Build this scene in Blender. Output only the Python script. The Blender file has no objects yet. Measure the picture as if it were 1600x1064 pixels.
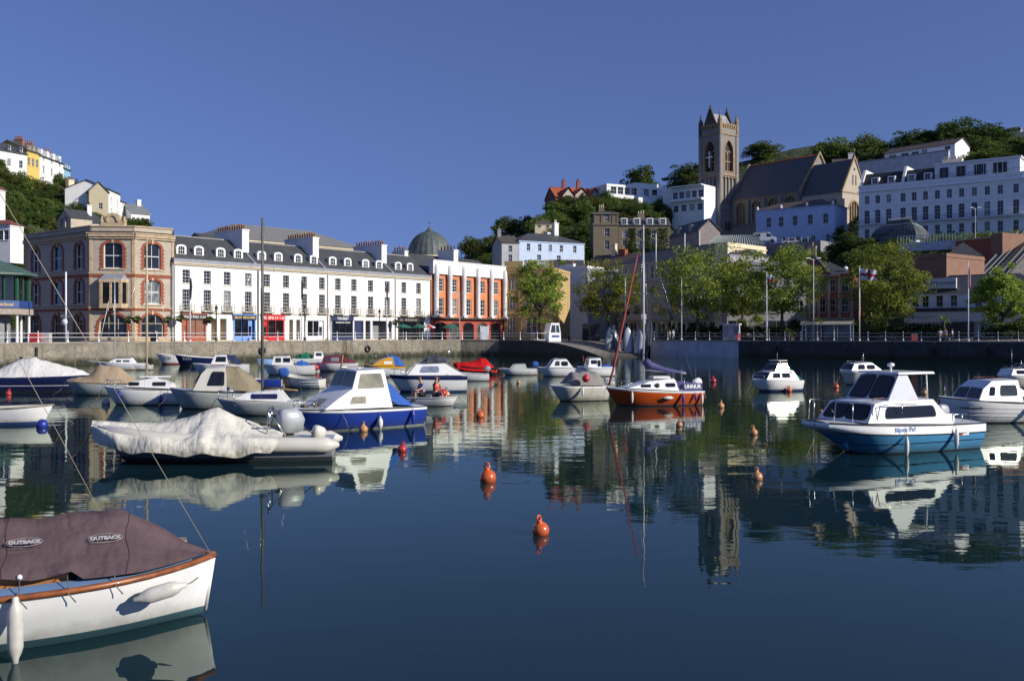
import bpy, math, random
import numpy as np
from mathutils import Vector, Matrix
random.seed(7)
PI = math.pi
scene = bpy.context.scene
COL = scene.collection
F, CX, HY, CH = 1500.0, 800.0, 521.0, 3.3      # focal length in photo pixels, optical centre, horizon row, eye height

def P(px, py, D):
    return Vector(((px - CX) / F * D, D, CH + (HY - py) / F * D))
def G(px, D):
    return Vector(((px - CX) / F * D, D, 0))
def WD(py):                                    # distance of a point on the water seen at photo row py
    return CH * F / (py - HY)
def WP(px, py):
    return G(px, WD(py))

# ---------------------------------------------------------------- objects
def empty(name, loc=(0, 0, 0), rz=0.0):
    o = bpy.data.objects.new(name, None); COL.objects.link(o)
    o.location = loc; o.rotation_euler = (0, 0, rz); o.empty_display_size = .2
    return o
def tag(o, label=None, cat=None, group=None, kind=None):
    if label: o['label'] = label
    if cat: o['category'] = cat
    if group: o['group'] = group
    if kind: o['kind'] = kind
    return o
def thing(name, label, cat, loc=(0, 0, 0), rz=0.0, group=None):
    return tag(empty(name, loc, rz), label, cat, group)
def inst(name, me, parent=None, loc=(0, 0, 0), rot=(0, 0, 0), scale=None):
    o = bpy.data.objects.new(name, me); COL.objects.link(o)
    if parent: o.parent = parent
    o.location = loc; o.rotation_euler = rot
    if scale is not None: o.scale = scale
    return o
KIDS = {}
def copy_tree(o, parent=None, memo=None):
    c = o.copy(); COL.objects.link(c)
    if parent: c.parent = parent
    for ch in list(o.children): copy_tree(ch, c)
    return c

class MB:
    def __init__(s): s.v = []; s.f = []; s.m = []; s.s = []
    def face(s, pts, mi=0, smooth=False):
        n = len(s.v); s.v += [tuple(p) for p in pts]
        s.f.append(tuple(range(n, n + len(pts)))); s.m.append(mi); s.s.append(smooth)
    def box(s, x0, x1, y0, y1, z0, z1, mi=0, taper=0.0):
        n = len(s.v); t = taper
        s.v += [(x0,y0,z0),(x1,y0,z0),(x1,y1,z0),(x0,y1,z0),(x0+t,y0+t,z1),(x1-t,y0+t,z1),(x1-t,y1-t,z1),(x0+t,y1-t,z1)]
        for q in ((0,3,2,1),(4,5,6,7),(0,1,5,4),(1,2,6,5),(2,3,7,6),(3,0,4,7)):
            s.f.append(tuple(n + i for i in q)); s.m.append(mi); s.s.append(False)
    def grid(s, rings, mi=0, closed=False, smooth=True, mifn=None, caps=False):
        n = len(s.v); R = len(rings); K = len(rings[0])
        for r in rings: s.v += [tuple(p) for p in r]
        for i in range(R - 1):
            for j in range(K if closed else K - 1):
                a = n + i*K + j; b = n + i*K + (j+1) % K
                s.f.append((a, b, b + K, a + K)); s.m.append(mifn(i, j) if mifn else mi); s.s.append(smooth)
        if caps:
            s.f.append(tuple(n + j for j in reversed(range(K)))); s.m.append(mi); s.s.append(False)
            s.f.append(tuple(n + (R-1)*K + j for j in range(K))); s.m.append(mi); s.s.append(False)
    def tube(s, pts, r, n=6, mi=0, smooth=True):
        pts = [Vector(p) for p in pts]; rr = r if isinstance(r, (list, tuple)) else [r]*len(pts)
        rings = []
        for i, p in enumerate(pts):
            d = (pts[min(i+1, len(pts)-1)] - pts[max(i-1, 0)])
            d = d.normalized() if d.length > 1e-9 else Vector((0,0,1))
            u = d.cross(Vector((0,0,1)) if abs(d.z) < .9 else Vector((1,0,0))).normalized(); w = d.cross(u)
            rings.append([p + (u*math.cos(2*PI*k/n) + w*math.sin(2*PI*k/n))*rr[i] for k in range(n)])
        s.grid(rings, mi, True, smooth, caps=True)
    def lathe(s, prof, n=12, c=(0,0,0), mi=0, smooth=True, mifn=None, a0=0.0):
        rings = [[(c[0]+r*math.cos(a0+2*PI*k/n), c[1]+r*math.sin(a0+2*PI*k/n), c[2]+z) for k in range(n)] for r, z in prof]
        s.grid(rings, mi, True, smooth, mifn)
    def prism(s, poly, y0, y1, mi=0):            # polygon in x,z pushed through y
        a = [(x, y0, z) for x, z in poly]; b = [(x, y1, z) for x, z in poly]
        s.face(a, mi); s.face(b[::-1], mi)
        for i in range(len(poly)):
            j = (i+1) % len(poly); s.face([a[j], a[i], b[i], b[j]], mi)
    def ball(s, c, r, n=12, mi=0, sz=1.0):
        k = max(4, n//2)
        s.lathe([(max(r*math.sin(PI*i/k), 1e-4), -r*sz*math.cos(PI*i/k)) for i in range(k+1)], n, c, mi)
    def mesh(s, name, mats):
        me = bpy.data.meshes.new(name); me.from_pydata(s.v, [], s.f)
        for m in (mats if isinstance(mats, (list, tuple)) else [mats]): me.materials.append(m)
        me.polygons.foreach_set('material_index', s.m); me.polygons.foreach_set('use_smooth', s.s)
        me.update(); return me
    def build(s, name, mats, parent=None, loc=(0,0,0), rot=(0,0,0)):
        return inst(name, s.mesh(name, mats), parent, loc, rot)
    def xf(s, M, start=0):
        for i in range(start, len(s.v)): s.v[i] = tuple(M @ Vector(s.v[i]))

# ---------------------------------------------------------------- materials
def nodes(name):
    m = bpy.data.materials.new(name); m.use_nodes = True
    nt = m.node_tree; return m, nt, nt.nodes['Principled BSDF']
def lnk(nt, a, b): nt.links.new(a, b)
def mixc(nt, fac, a, b, mode='MIX'):
    n = nt.nodes.new('ShaderNodeMix'); n.data_type = 'RGBA'; n.blend_type = mode
    for sock, v in ((n.inputs[0], fac), (n.inputs[6], a), (n.inputs[7], b)):
        if isinstance(v, bpy.types.NodeSocket): lnk(nt, v, sock)
        elif isinstance(v, (int, float)): sock.default_value = v
        else: sock.default_value = (*v, 1) if len(v) == 3 else v
    return n.outputs[2]
def noise(nt, vec, scale, detail=4, rough=.6):
    n = nt.nodes.new('ShaderNodeTexNoise'); n.inputs['Scale'].default_value = scale
    n.inputs['Detail'].default_value = detail; n.inputs['Roughness'].default_value = rough
    if vec is not None: lnk(nt, vec, n.inputs['Vector'])
    return n.outputs[0]
def ramp(nt, v, lo, hi):
    n = nt.nodes.new('ShaderNodeMapRange'); lnk(nt, v, n.inputs[0])
    n.inputs[1].default_value = lo; n.inputs[2].default_value = hi; return n.outputs[0]
def coords(nt, scale=None):
    n = nt.nodes.new('ShaderNodeTexCoord'); v = n.outputs['Object']
    if scale:
        mp = nt.nodes.new('ShaderNodeMapping'); mp.inputs['Scale'].default_value = scale; lnk(nt, v, mp.inputs[0]); v = mp.outputs[0]
    return v
def wallvec(nt):                                 # (x+y, z) so a brick pattern runs right on any upright wall
    sp = nt.nodes.new('ShaderNodeSeparateXYZ'); lnk(nt, coords(nt), sp.inputs[0])
    ad = nt.nodes.new('ShaderNodeMath'); lnk(nt, sp.outputs[0], ad.inputs[0]); lnk(nt, sp.outputs[1], ad.inputs[1])
    cb = nt.nodes.new('ShaderNodeCombineXYZ'); lnk(nt, ad.outputs[0], cb.inputs[0]); lnk(nt, sp.outputs[2], cb.inputs[1])
    return cb.outputs[0]
def bump(nt, b, h, strength, dist=.02):
    n = nt.nodes.new('ShaderNodeBump'); n.inputs['Strength'].default_value = strength; n.inputs['Distance'].default_value = dist
    lnk(nt, h, n.inputs['Height']); lnk(nt, n.outputs[0], b.inputs['Normal'])
MATS = {}
def mat(name, col, rough=.6, var=.18, scale=2.5, bmp=0.0, metal=0.0, spec=.5, streak=0.0, coat=0.0):
    if name in MATS: return MATS[name]
    m, nt, b = nodes(name); v = coords(nt)
    dark = tuple(c*(1-var*1.6) for c in col); lite = tuple(min(1, c*(1+var*.7)) for c in col)
    c = mixc(nt, ramp(nt, noise(nt, v, scale), .3, .7), dark, lite)
    if streak:
        s = ramp(nt, noise(nt, coords(nt, (1.3, 1.3, .18)), 2.2, 5), .45, .75)
        mul = nt.nodes.new('ShaderNodeMath'); mul.operation = 'MULTIPLY'; lnk(nt, s, mul.inputs[0]); mul.inputs[1].default_value = streak
        c = mixc(nt, mul.outputs[0], c, tuple(x*.42 for x in col))
    lnk(nt, c, b.inputs['Base Color'])
    b.inputs['Roughness'].default_value = rough; b.inputs['Metallic'].default_value = metal
    b.inputs['Specular IOR Level'].default_value = spec; b.inputs['Coat Weight'].default_value = coat
    if bmp: bump(nt, b, noise(nt, v, scale*6, 5), bmp)
    MATS[name] = m; return m
def brick(name, c1, c2, mortar, bw=.45, bh=.15, rough=.85, msize=.012, wall=True, var=.35, bmp=.4):
    if name in MATS: return MATS[name]
    m, nt, b = nodes(name); v = wallvec(nt) if wall else coords(nt)
    t = nt.nodes.new('ShaderNodeTexBrick'); lnk(nt, v, t.inputs['Vector'])
    t.inputs['Color1'].default_value = (*c1, 1); t.inputs['Color2'].default_value = (*c2, 1); t.inputs['Mortar'].default_value = (*mortar, 1)
    t.inputs['Scale'].default_value = 1; t.inputs['Brick Width'].default_value = bw; t.inputs['Row Height'].default_value = bh
    t.inputs['Mortar Size'].default_value = msize; t.inputs['Bias'].default_value = 0
    n = noise(nt, coords(nt), .7, 6)
    c = mixc(nt, ramp(nt, n, .3, .75), t.outputs[0], tuple(x*(1-var) for x in c1))
    c = mixc(nt, .25, c, mixc(nt, noise(nt, v, 9, 3), c1, c2))
    lnk(nt, c, b.inputs['Base Color']); b.inputs['Roughness'].default_value = rough
    bump(nt, b, t.outputs[1], -bmp, .02); MATS[name] = m; return m
def rubble(name, c1, c2, mortar, scale=2.0, rough=.9, tide=False):
    if name in MATS: return MATS[name]
    m, nt, b = nodes(name)
    v0 = nt.nodes.new('ShaderNodeTexVoronoi'); v0.inputs['Scale'].default_value = scale
    v1 = nt.nodes.new('ShaderNodeTexVoronoi'); v1.feature = 'DISTANCE_TO_EDGE'; v1.inputs['Scale'].default_value = scale
    c0 = coords(nt, (1, 1, 1.7)); lnk(nt, c0, v0.inputs[0]); lnk(nt, c0, v1.inputs[0])
    sp = nt.nodes.new('ShaderNodeSeparateColor'); lnk(nt, v0.outputs['Color'], sp.inputs[0])
    c = mixc(nt, sp.outputs[0], c1, c2)
    c = mixc(nt, ramp(nt, v1.outputs['Distance'], .02, .07), mortar, c)
    c = mixc(nt, ramp(nt, noise(nt, coords(nt), .5, 6), .4, .75), c, tuple(x*.55 for x in c1))
    if tide:                                     # weed and wet stone up to the last high water
        g_ = nt.nodes.new('ShaderNodeNewGeometry'); s_ = nt.nodes.new('ShaderNodeSeparateXYZ'); lnk(nt, g_.outputs['Position'], s_.inputs[0])
        a_ = nt.nodes.new('ShaderNodeMath'); a_.operation = 'MULTIPLY_ADD'; lnk(nt, noise(nt, coords(nt, (1, 1, .4)), 1.1, 5), a_.inputs[0]); a_.inputs[1].default_value = -1.1; lnk(nt, s_.outputs[2], a_.inputs[2])
        c = mixc(nt, ramp(nt, a_.outputs[0], -.25, .35), (.028, .032, .016), c)
        st = ramp(nt, noise(nt, coords(nt, (1.6, 1.6, .12)), 1.3, 5), .52, .72); c = mixc(nt, st, c, tuple(x*.45 for x in c1))
    lnk(nt, c, b.inputs['Base Color']); b.inputs['Roughness'].default_value = rough
    bump(nt, b, ramp(nt, v1.outputs['Distance'], 0, .12), .6, .03); MATS[name] = m; return m
def leafmat(name, c1, c2, c3):
    m, nt, b = nodes(name)
    gi = nt.nodes.new('ShaderNodeNewGeometry'); c = mixc(nt, gi.outputs['Random Per Island'], c1, c2)
    c = mixc(nt, ramp(nt, noise(nt, coords(nt), .55, 3), .42, .68), c, c3)
    oi = nt.nodes.new('ShaderNodeObjectInfo')
    hs = nt.nodes.new('ShaderNodeHueSaturation'); lnk(nt, c, hs.inputs['Color'])
    mr = nt.nodes.new('ShaderNodeMapRange'); lnk(nt, oi.outputs['Random'], mr.inputs[0]); mr.inputs[3].default_value = .7; mr.inputs[4].default_value = 1.35
    lnk(nt, mr.outputs[0], hs.inputs['Value'])
    mr2 = nt.nodes.new('ShaderNodeMapRange'); lnk(nt, oi.outputs['Random'], mr2.inputs[0]); mr2.inputs[3].default_value = .485; mr2.inputs[4].default_value = .52
    lnk(nt, mr2.outputs[0], hs.inputs['Hue'])
    lnk(nt, hs.outputs[0], b.inputs['Base Color']); b.inputs['Roughness'].default_value = .55; b.inputs['Specular IOR Level'].default_value = .25
    tr = nt.nodes.new('ShaderNodeBsdfTranslucent'); lnk(nt, hs.outputs[0], tr.inputs[0])
    mx = nt.nodes.new('ShaderNodeMixShader'); mx.inputs[0].default_value = .33
    lnk(nt, b.outputs[0], mx.inputs[1]); lnk(nt, tr.outputs[0], mx.inputs[2])
    lnk(nt, mx.outputs[0], nt.nodes['Material Output'].inputs[0]); return m
def glassmat(name, dark, pale, amount):          # a pane with a dim room or a curtain behind it, differing from window to window
    m, nt, b = nodes(name); oi = nt.nodes.new('ShaderNodeObjectInfo')
    c = mixc(nt, ramp(nt, oi.outputs['Random'], 1-amount, 1-amount+.15), dark, pale)
    c = mixc(nt, ramp(nt, noise(nt, coords(nt), 1.1, 2), .4, .7), c, tuple(x*.5 for x in dark))
    lnk(nt, c, b.inputs['Base Color']); b.inputs['Roughness'].default_value = .04; b.inputs['Specular IOR Level'].default_value = .6
    return m

WHITE = mat('white_render', (.80, .79, .76), .8, .05, .8, streak=.12)
WHITEB = mat('white_stucco', (.80, .81, .84), .8, .06, .8, streak=.18)
CREAM = mat('cream_render', (.72, .62, .42), .85, .08, .8, streak=.18)
PALEBLUE = mat('pale_blue_render', (.52, .62, .78), .85, .06, .7, streak=.15)
BLUEWALL = mat('blue_render', (.44, .54, .78), .85, .07, .7, streak=.15)
GREYR = mat('grey_render', (.27, .27, .28), .85, .1, .8, streak=.3)
TRIM = mat('white_trim', (.80, .80, .78), .55, .04)
CREAMTRIM = mat('cream_trim', (.62, .53, .36), .75, .1)
DKTRIM = mat('dark_trim', (.03, .03, .035), .5, .1)
LEAD = mat('lead_grey', (.27, .29, .33), .5, .15)
ORANGE = mat('orange_render', (.66, .235, .105), .85, .1, .9, streak=.12)
REDR = mat('red_render', (.38, .075, .05), .8, .12)
POT = mat('clay_pot', (.34, .17, .10), .85, .3, 9)
IRON = mat('black_iron', (.015, .016, .018), .45, .2)
SLATE = brick('slate', (.060, .062, .066), (.095, .098, .10), (.03, .03, .032), .3, .2, .62, .012, True, .3, .3)
SLATEB = brick('slate_brown', (.10, .075, .06), (.14, .11, .09), (.05, .04, .035), .3, .2, .7, .012, True, .3, .3)
REDTILE = brick('red_tile', (.40, .085, .03), (.55, .14, .05), (.2, .05, .02), .25, .2, .8, .012, True, .3, .3)
STONE = brick('grey_stone', (.56, .48, .385), (.37, .315, .255), (.48, .42, .34), .5, .25, .9, .014, True, .3)
STONEY = brick('yellow_stone', (.56, .40, .17), (.46, .33, .15), (.40, .30, .16), .7, .33, .9, .01, True, .22)
STONEC = brick('church_stone', (.30, .26, .22), (.20, .18, .16), (.33, .29, .25), .7, .32, .9, .02, True, .3)
BUFF = mat('buff_stone', (.54, .41, .26), .85, .2, 2)
REDBRICK = brick('red_brick', (.34, .085, .045), (.26, .06, .035), (.3, .2, .15), .23, .075, .85, .008)
BROWNBRICK = brick('brown_brick', (.29, .15, .095), (.22, .11, .07), (.33, .24, .18), .23, .075, .85, .008)
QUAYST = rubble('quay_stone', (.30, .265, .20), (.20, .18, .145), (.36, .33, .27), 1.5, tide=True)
SHADEDST = rubble('shaded_quay_stone', (.085, .083, .08), (.04, .04, .042), (.055, .055, .055), 1.3, tide=True)  # quay stone on the shaded side, the shade darkened into its colours
CLIFF = rubble('garden_stone', (.22, .19, .15), (.15, .13, .10), (.1, .1, .08), .6)
COPPER = mat('green_copper', (.105, .125, .118), .55, .25, 1.2, streak=.3)
GLASS = glassmat('window_glass', (.012, .015, .02), (.30, .30, .29), .16)
GLASSB = glassmat('boat_glass', (.01, .012, .014), (.05, .06, .06), .3)
GLASSP = glassmat('pale_glass', (.05, .06, .08), (.45, .47, .5), .5)
WOODT = mat('varnished_wood', (.30, .095, .025), .35, .3, 5, coat=.4)
BARK = mat('bark', (.085, .068, .05), .9, .35, 4, .4)
STEEL = mat('stainless', (.6, .6, .6), .25, .1, 6, metal=1.0)
ALU = mat('mast_alloy', (.60, .60, .60), .4, .12, 3, metal=.15)
ROPE = mat('rope', (.22, .19, .14), .9, .3, 20)
PLWHITE = mat('white_metal_paint', (.78, .79, .80), .4, .06, 3)

# ---------------------------------------------------------------- camera, sky, sun
SUN_EL, SUN_AZ = math.radians(24), math.atan2(.90, -.44)      # azimuth measured from +Y towards +X
cam = bpy.data.cameras.new('camera'); co = bpy.data.objects.new('camera', cam); COL.objects.link(co)
co.location = (0, 0, CH); co.rotation_euler = (PI/2, 0, 0)
cam.sensor_width = 36; cam.lens = 36*F/1600; cam.shift_y = -(532-HY)/1600; cam.clip_start = .2; cam.clip_end = 6000
scene.camera = co
w = bpy.data.worlds.new('World'); scene.world = w; w.use_nodes = True
nt = w.node_tree; bg = nt.nodes['Background']
sky = nt.nodes.new('ShaderNodeTexSky'); sky.sky_type = 'NISHITA'; sky.sun_disc = False
sky.sun_elevation = SUN_EL; sky.sun_rotation = SUN_AZ; sky.air_density = 1.0; sky.dust_density = .15; sky.ozone_density = 4.5; sky.altitude = 400
gm = nt.nodes.new('ShaderNodeGamma'); gm.inputs[1].default_value = 1.0
hs = nt.nodes.new('ShaderNodeHueSaturation'); hs.inputs['Saturation'].default_value = 1.02; hs.inputs['Hue'].default_value = .519
tcw = nt.nodes.new('ShaderNodeTexCoord'); mpw = nt.nodes.new('ShaderNodeMapping'); mpw.inputs['Scale'].default_value = (1, 1, .75); mpw.inputs['Location'].default_value = (0, 0, .24)
lnk(nt, tcw.outputs['Generated'], mpw.inputs[0]); lnk(nt, mpw.outputs[0], sky.inputs[0])
lnk(nt, sky.outputs[0], hs.inputs['Color']); lnk(nt, hs.outputs[0], bg.inputs[0]); bg.inputs[1].default_value = .13
sun = bpy.data.lights.new('sun', 'SUN'); sun.energy = 5.0; sun.angle = math.radians(.5); sun.color = (1, .94, .83)
so = bpy.data.objects.new('sun', sun); COL.objects.link(so)
sv = Vector((math.sin(SUN_AZ)*math.cos(SUN_EL), math.cos(SUN_AZ)*math.cos(SUN_EL), math.sin(SUN_EL)))
so.rotation_euler = sv.to_track_quat('Z', 'Y').to_euler()
scene.view_settings.view_transform = 'Standard'; scene.view_settings.look = 'None'; scene.view_settings.exposure = 0
scene.render.engine = 'CYCLES'
scene.cycles.max_bounces = 6; scene.cycles.diffuse_bounces = 2; scene.cycles.glossy_bounces = 3; scene.cycles.transmission_bounces = 4; scene.cycles.transparent_max_bounces = 6
scene.cycles.caustics_reflective = False; scene.cycles.caustics_refractive = False
try:
    scene.cycles.use_denoising = True; scene.cycles.denoiser = 'OPENIMAGEDENOISE'
except Exception: pass

# ---------------------------------------------------------------- ground: one terrain sheet with the quays and both hills
COLS = {   # photo column: list of (distance, height)
 -900: [(70,2.2),(130,2.2),(150,8),(200,30),(300,55),(420,70)],
 -300: [(80,2.2),(140,2.2),(155,6),(190,32),(260,62),(420,78)],
 0:   [(95,2.2),(146,2.2),(158,5),(186,29),(197,37),(228,42),(300,50),(420,52)],
 100: [(101,2.2),(146,2.2),(165,6),(205,28),(216,36.5),(230,38),(300,44),(420,46)],
 170: [(104.5,2.2),(138,2.2),(165,6),(192,20),(205,27),(230,30),(300,34),(420,36)],
 235: [(108,2.2),(142,2.2),(170,4),(200,18),(213,26.5),(230,27),(300,28),(420,28)],
 300: [(111.5,2.2),(150,2.2),(175,3),(205,6),(230,10),(300,12),(420,12)],
 380: [(117,2.2),(160,2.2),(180,2.2),(205,2.3),(230,2.5),(300,3),(420,4)],
 660: [(142,2.2),(160,2.2),(195,2.2),(215,3),(300,8),(420,12)],
 720: [(145,2.2),(165,2.2),(195,2.2),(220,7),(300,24),(420,25)],
 780: [(144,2.2),(165,2.2),(195,2.2),(222,16),(300,31),(420,32)],
 840: [(139,2.2),(160,2.2),(195,2.2),(222,17),(265,29),(300,36),(420,40)],
 870: [(136,1.9),(158,2.2),(195,2.2),(222,17),(265,29),(300,42),(420,46)],
 900: [(132,1.3),(160,2.2),(195,2.2),(225,18),(265,29),(302,43),(420,48)],
 930: [(128,.5),(163,2.2),(195,2.2),(215,12),(240,22),(300,43),(420,50)],
 952: [(126,-.3),(166,2.2),(195,2.2),(215,12),(240,22.5),(305,44),(420,52)],
 1010:[(126,-.4),(168,2.2),(192,2.2),(210,11),(240,23),(308,45.5),(420,54)],
 1016:[(139.8,2.2),(168,2.2),(192,2.2),(210,11),(240,23),(308,45.5),(420,54)],
 1090:[(135.6,2.2),(170,2.2),(185,6),(210,13),(245,24),(290,29),(310,40),(420,69)],
 1155:[(132,2.2),(165,2.2),(185,8),(205,17),(235,23.5),(290,28.5),(315,38),(420,78)],
 1240:[(127.8,2.2),(160,2.2),(180,8),(205,18),(235,23.5),(285,28),(315,42),(420,84)],
 1310:[(124.6,2.2),(160,2.2),(180,8),(203,20),(232,24),(280,29),(305,46),(420,87)],
 1345:[(123,2.2),(158,2.2),(176,8),(200,22),(240,25.3),(262,34),(290,49),(420,80)],
 1450:[(118.2,2.2),(150,2.2),(172,6),(196,23),(235,25.3),(255,38),(284,52.5),(330,64),(420,84)],
 1600:[(112,2.2),(140,2.2),(160,8),(178,22),(215,25),(235,38),(270,55),(330,68),(420,82)],
 2500:[(85,2.2),(120,2.2),(140,8),(160,22),(195,25),(220,38),(260,55),(330,68),(420,82)],
}
CK = sorted(COLS)
ROWS = [0, .12, .24, .36, .5, .62, .74, .87, 1.0, 1.12, 1.25, 1.37, 1.5, 1.62, 1.75, 1.87, 2.0]
ABSD = [145,150,155,160,165,170,175,180,185,190,195,200,205,210,215,220,225,230,235,240,247,255,263,271,280,290,300,310,320,335,350,370,395,420]
def _colz(k, D):
    L = COLS[k]
    if D <= L[0][0]: return L[0][1]
    for (d0, z0), (d1, z1) in zip(L, L[1:]):
        if D <= d1: return z0 + (z1-z0)*(D-d0)/(d1-d0)
    return L[-1][1]
def _span(px):
    px = max(CK[0], min(CK[-1], px))
    for a, b in zip(CK, CK[1:]):
        if px <= b: return a, b, (px-a)/(b-a)
def edgeD(px):
    a, b, t = _span(px); da, db = COLS[a][0][0], COLS[b][0][0]
    # straight in plan between the two columns
    A, B = G(a, da), G(b, db); k = (px-CX)/F
    den = (B.x-A.x) - k*(B.y-A.y)
    s = (k*A.y - A.x)/den if abs(den) > 1e-9 else t
    return A.y + s*(B.y-A.y)
def terr(px, D):
    a, b, t = _span(px); return _colz(a, D)*(1-t) + _colz(b, D)*t
def hz(x, y):                                    # ground height under a world point
    return terr(CX + x/y*F, y)
def ground_hit(px, py, lo=130, hi=418):          # where the sight line first meets the hillside
    D = lo
    while D < hi:
        if P(px, py, D).z <= terr(px, D): return D
        D += 1.0
    return None

GROUNDM, nt, b = nodes('ground')
geo = nt.nodes.new('ShaderNodeNewGeometry'); sp = nt.nodes.new('ShaderNodeSeparateXYZ'); lnk(nt, geo.outputs['Position'], sp.inputs[0])
pv = mixc(nt, ramp(nt, noise(nt, geo.outputs['Position'], 1.2, 6), .3, .7), (.16, .145, .125), (.23, .21, .185))
gr = mixc(nt, ramp(nt, noise(nt, geo.outputs['Position'], .35, 6), .35, .65), (.022, .036, .012), (.06, .075, .028))
c = mixc(nt, ramp(nt, sp.outputs[2], 2.6, 4.0), pv, gr)
wet = mixc(nt, ramp(nt, sp.outputs[2], .0, .9), (.05, .045, .03), c)
lnk(nt, wet, b.inputs['Base Color']); b.inputs['Roughness'].default_value = .9
bump(nt, b, noise(nt, geo.outputs['Position'], 3, 5), .3, .05)
mb = MB(); rings = []
cols = sorted(set(list(range(-900, -300, 60)) + list(range(-300, 1700, 20)) + list(range(1700, 2501, 80)) + [952, 1010, 1016, 1155, 1345, 870, 930]))
for px in cols:
    e = edgeD(px); row = [(e, terr(px, e))]
    row += [(D, terr(px, D)) for D in ABSD if True and D > e + .5] if True else []
    pad = len(ABSD) + 1 - len(row)
    row = [(e, _colz(_span(px)[0] if _span(px)[2] < .5 else _span(px)[1], 0) if False else terr(px, e))]*pad + row
    row += [(520, row[-1][1]*.8), (900, 8), (2600, 2.2)]
    rings.append([tuple(G(px, D).xy) + (z,) for D, z in row])
mb.grid(rings, 0, False, True)
for i in range(len(mb.s)): mb.s[i] = False
ground = mb.build('ground', GROUNDM); tag(ground, kind='structure')

# quay walls (left, sunlit; slip side; painted; right, darkened for shade)
def quay_wall(name, pxs, m, label, cope=True):
    mb = MB(); top = []; bot = []; back = []
    for px in pxs:
        e = edgeD(px); z = terr(px, e); p = G(px, e - .03); q = G(px, e + .45)
        top.append((p.x, p.y, z + .02)); bot.append((p.x - .0, p.y - .12, -1.2)); back.append((q.x, q.y, z + .02))
    rows = [[tuple(Vector(b).lerp(Vector(t), k/6)) for k in range(7)] for b, t in zip(bot, top)]
    mb.grid(rows, 0, False, False); mb.grid([[t, k] for t, k in zip(top, back)], 1, False, False)
    root = thing(name, label, 'quay wall')
    mb.build('wall', [m, QUAYST], root)
    if cope:
        cp = MB()
        for a, b_, ka, kb in zip(top, top[1:], back, back[1:]):
            va, vb, wa, wb = map(Vector, (a, b_, ka, kb)); off = Vector((0, -.1, 0)); up = Vector((0, 0, .16))
            gap = (vb-va).normalized()*.006
            va, wa = va+gap, wa+gap; lo = [va+off, vb+off, wb, wa]; lo = [p + Vector((0, 0, .004)) for p in lo]; hi = [p+up for p in lo]
            cp.face(hi)
            for i in range(4): cp.face([lo[i], lo[(i+1) % 4], hi[(i+1) % 4], hi[i]])
        cp.build('coping', mat('coping_stone', (.34, .31, .26), .9, .25, 1.5), root)
    return root
QL = list(range(-300, 661, 15)) + [672, 690, 705, 720, 735, 750, 765, 780]
quay_wall('quay_wall', QL, QUAYST, 'sunlit grey stone quay wall below the white terraced houses')
quay_wall('quay_wall', [780, 795, 810, 825, 840], SHADEDST, 'shaded curved end of the stone quay wall beside the slipway', True)
quay_wall('quay_wall', [840, 855, 870, 880, 890, 900, 915, 930, 942], SHADEDST, 'low shaded stone wall sloping down along the slipway edge', False)
PAINTW = mat('painted_quay', (.50, .52, .58), .85, .12, .6, streak=.45)
quay_wall('quay_wall', [1016, 1040, 1065, 1090, 1115, 1135, 1154], PAINTW, 'white painted quay wall right of the slipway')
quay_wall('quay_wall', list(range(1155, 1610, 15)) + list(range(1620, 2400, 60)), SHADEDST, 'long stone quay wall on the right, dark in shade')

# road behind the left quay
RD = mat('asphalt', (.05, .05, .052), .9, .2, 2, .2)
mb = MB(); KB = MB()
A, B = G(0, 95), G(660, 142); u = (B-A).normalized(); n_ = Vector((-u.y, u.x, 0))
a, b_ = A - u*40 + n_*3.2, B + u*6 + n_*3.2
mb.face([(a.x, a.y, 2.204), (b_.x, b_.y, 2.204), tuple((b_ + n_*4).xy) + (2.204,), tuple((a + n_*4).xy) + (2.204,)])
tag(mb.build('road', RD), kind='structure')
k0, k1 = a - n_*.35, b_ - n_*.35
for p, q in ((k0, k1),):
    lo = [p, q, q + n_*.34, p + n_*.34]
    KB.face([(v.x, v.y, 2.32) for v in lo]); 
    for i in range(4):
        v, w_ = lo[i], lo[(i+1) % 4]; KB.face([(v.x, v.y, 2.19), (w_.x, w_.y, 2.19), (w_.x, w_.y, 2.32), (v.x, v.y, 2.32)])
tag(KB.build('pavement', mat('kerb_stone', (.32, .3, .27), .9, .2)), kind='structure')

# ---------------------------------------------------------------- water
WM, nt, b = nodes('harbour_water')
geo = nt.nodes.new('ShaderNodeNewGeometry'); pos = geo.outputs['Position']
def mapped(sc, rz=0):
    mp = nt.nodes.new('ShaderNodeMapping'); mp.inputs['Scale'].default_value = sc; mp.inputs['Rotation'].default_value = (0, 0, rz); lnk(nt, pos, mp.inputs[0]); return mp.outputs[0]
n1 = noise(nt, mapped((.55, 1.1, 1), .2), 1.0, 3, .5)
n2 = noise(nt, mapped((2.2, 4.0, 1), -.3), 1.0, 3, .55)
sp = nt.nodes.new('ShaderNodeSeparateXYZ'); lnk(nt, pos, sp.inputs[0])
patch = ramp(nt, noise(nt, mapped((.05, .07, 1)), 1.0, 2), .42, .62)         # rippled and still patches
far = ramp(nt, sp.outputs[1], 16, 60)
def math_(op, a, b_):
    n = nt.nodes.new('ShaderNodeMath'); n.operation = op
    for s_, v in zip(n.inputs, (a, b_)):
        if isinstance(v, bpy.types.NodeSocket): lnk(nt, v, s_)
        else: s_.default_value = v
    return n.outputs[0]
h = math_('ADD', math_('MULTIPLY', n1, math_('ADD', math_('MULTIPLY', far, .032), .015)), math_('MULTIPLY', math_('MULTIPLY', n2, math_('ADD', math_('MULTIPLY', far, .013), .0028)), math_('ADD', math_('MULTIPLY', patch, .9), .15)))
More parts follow.
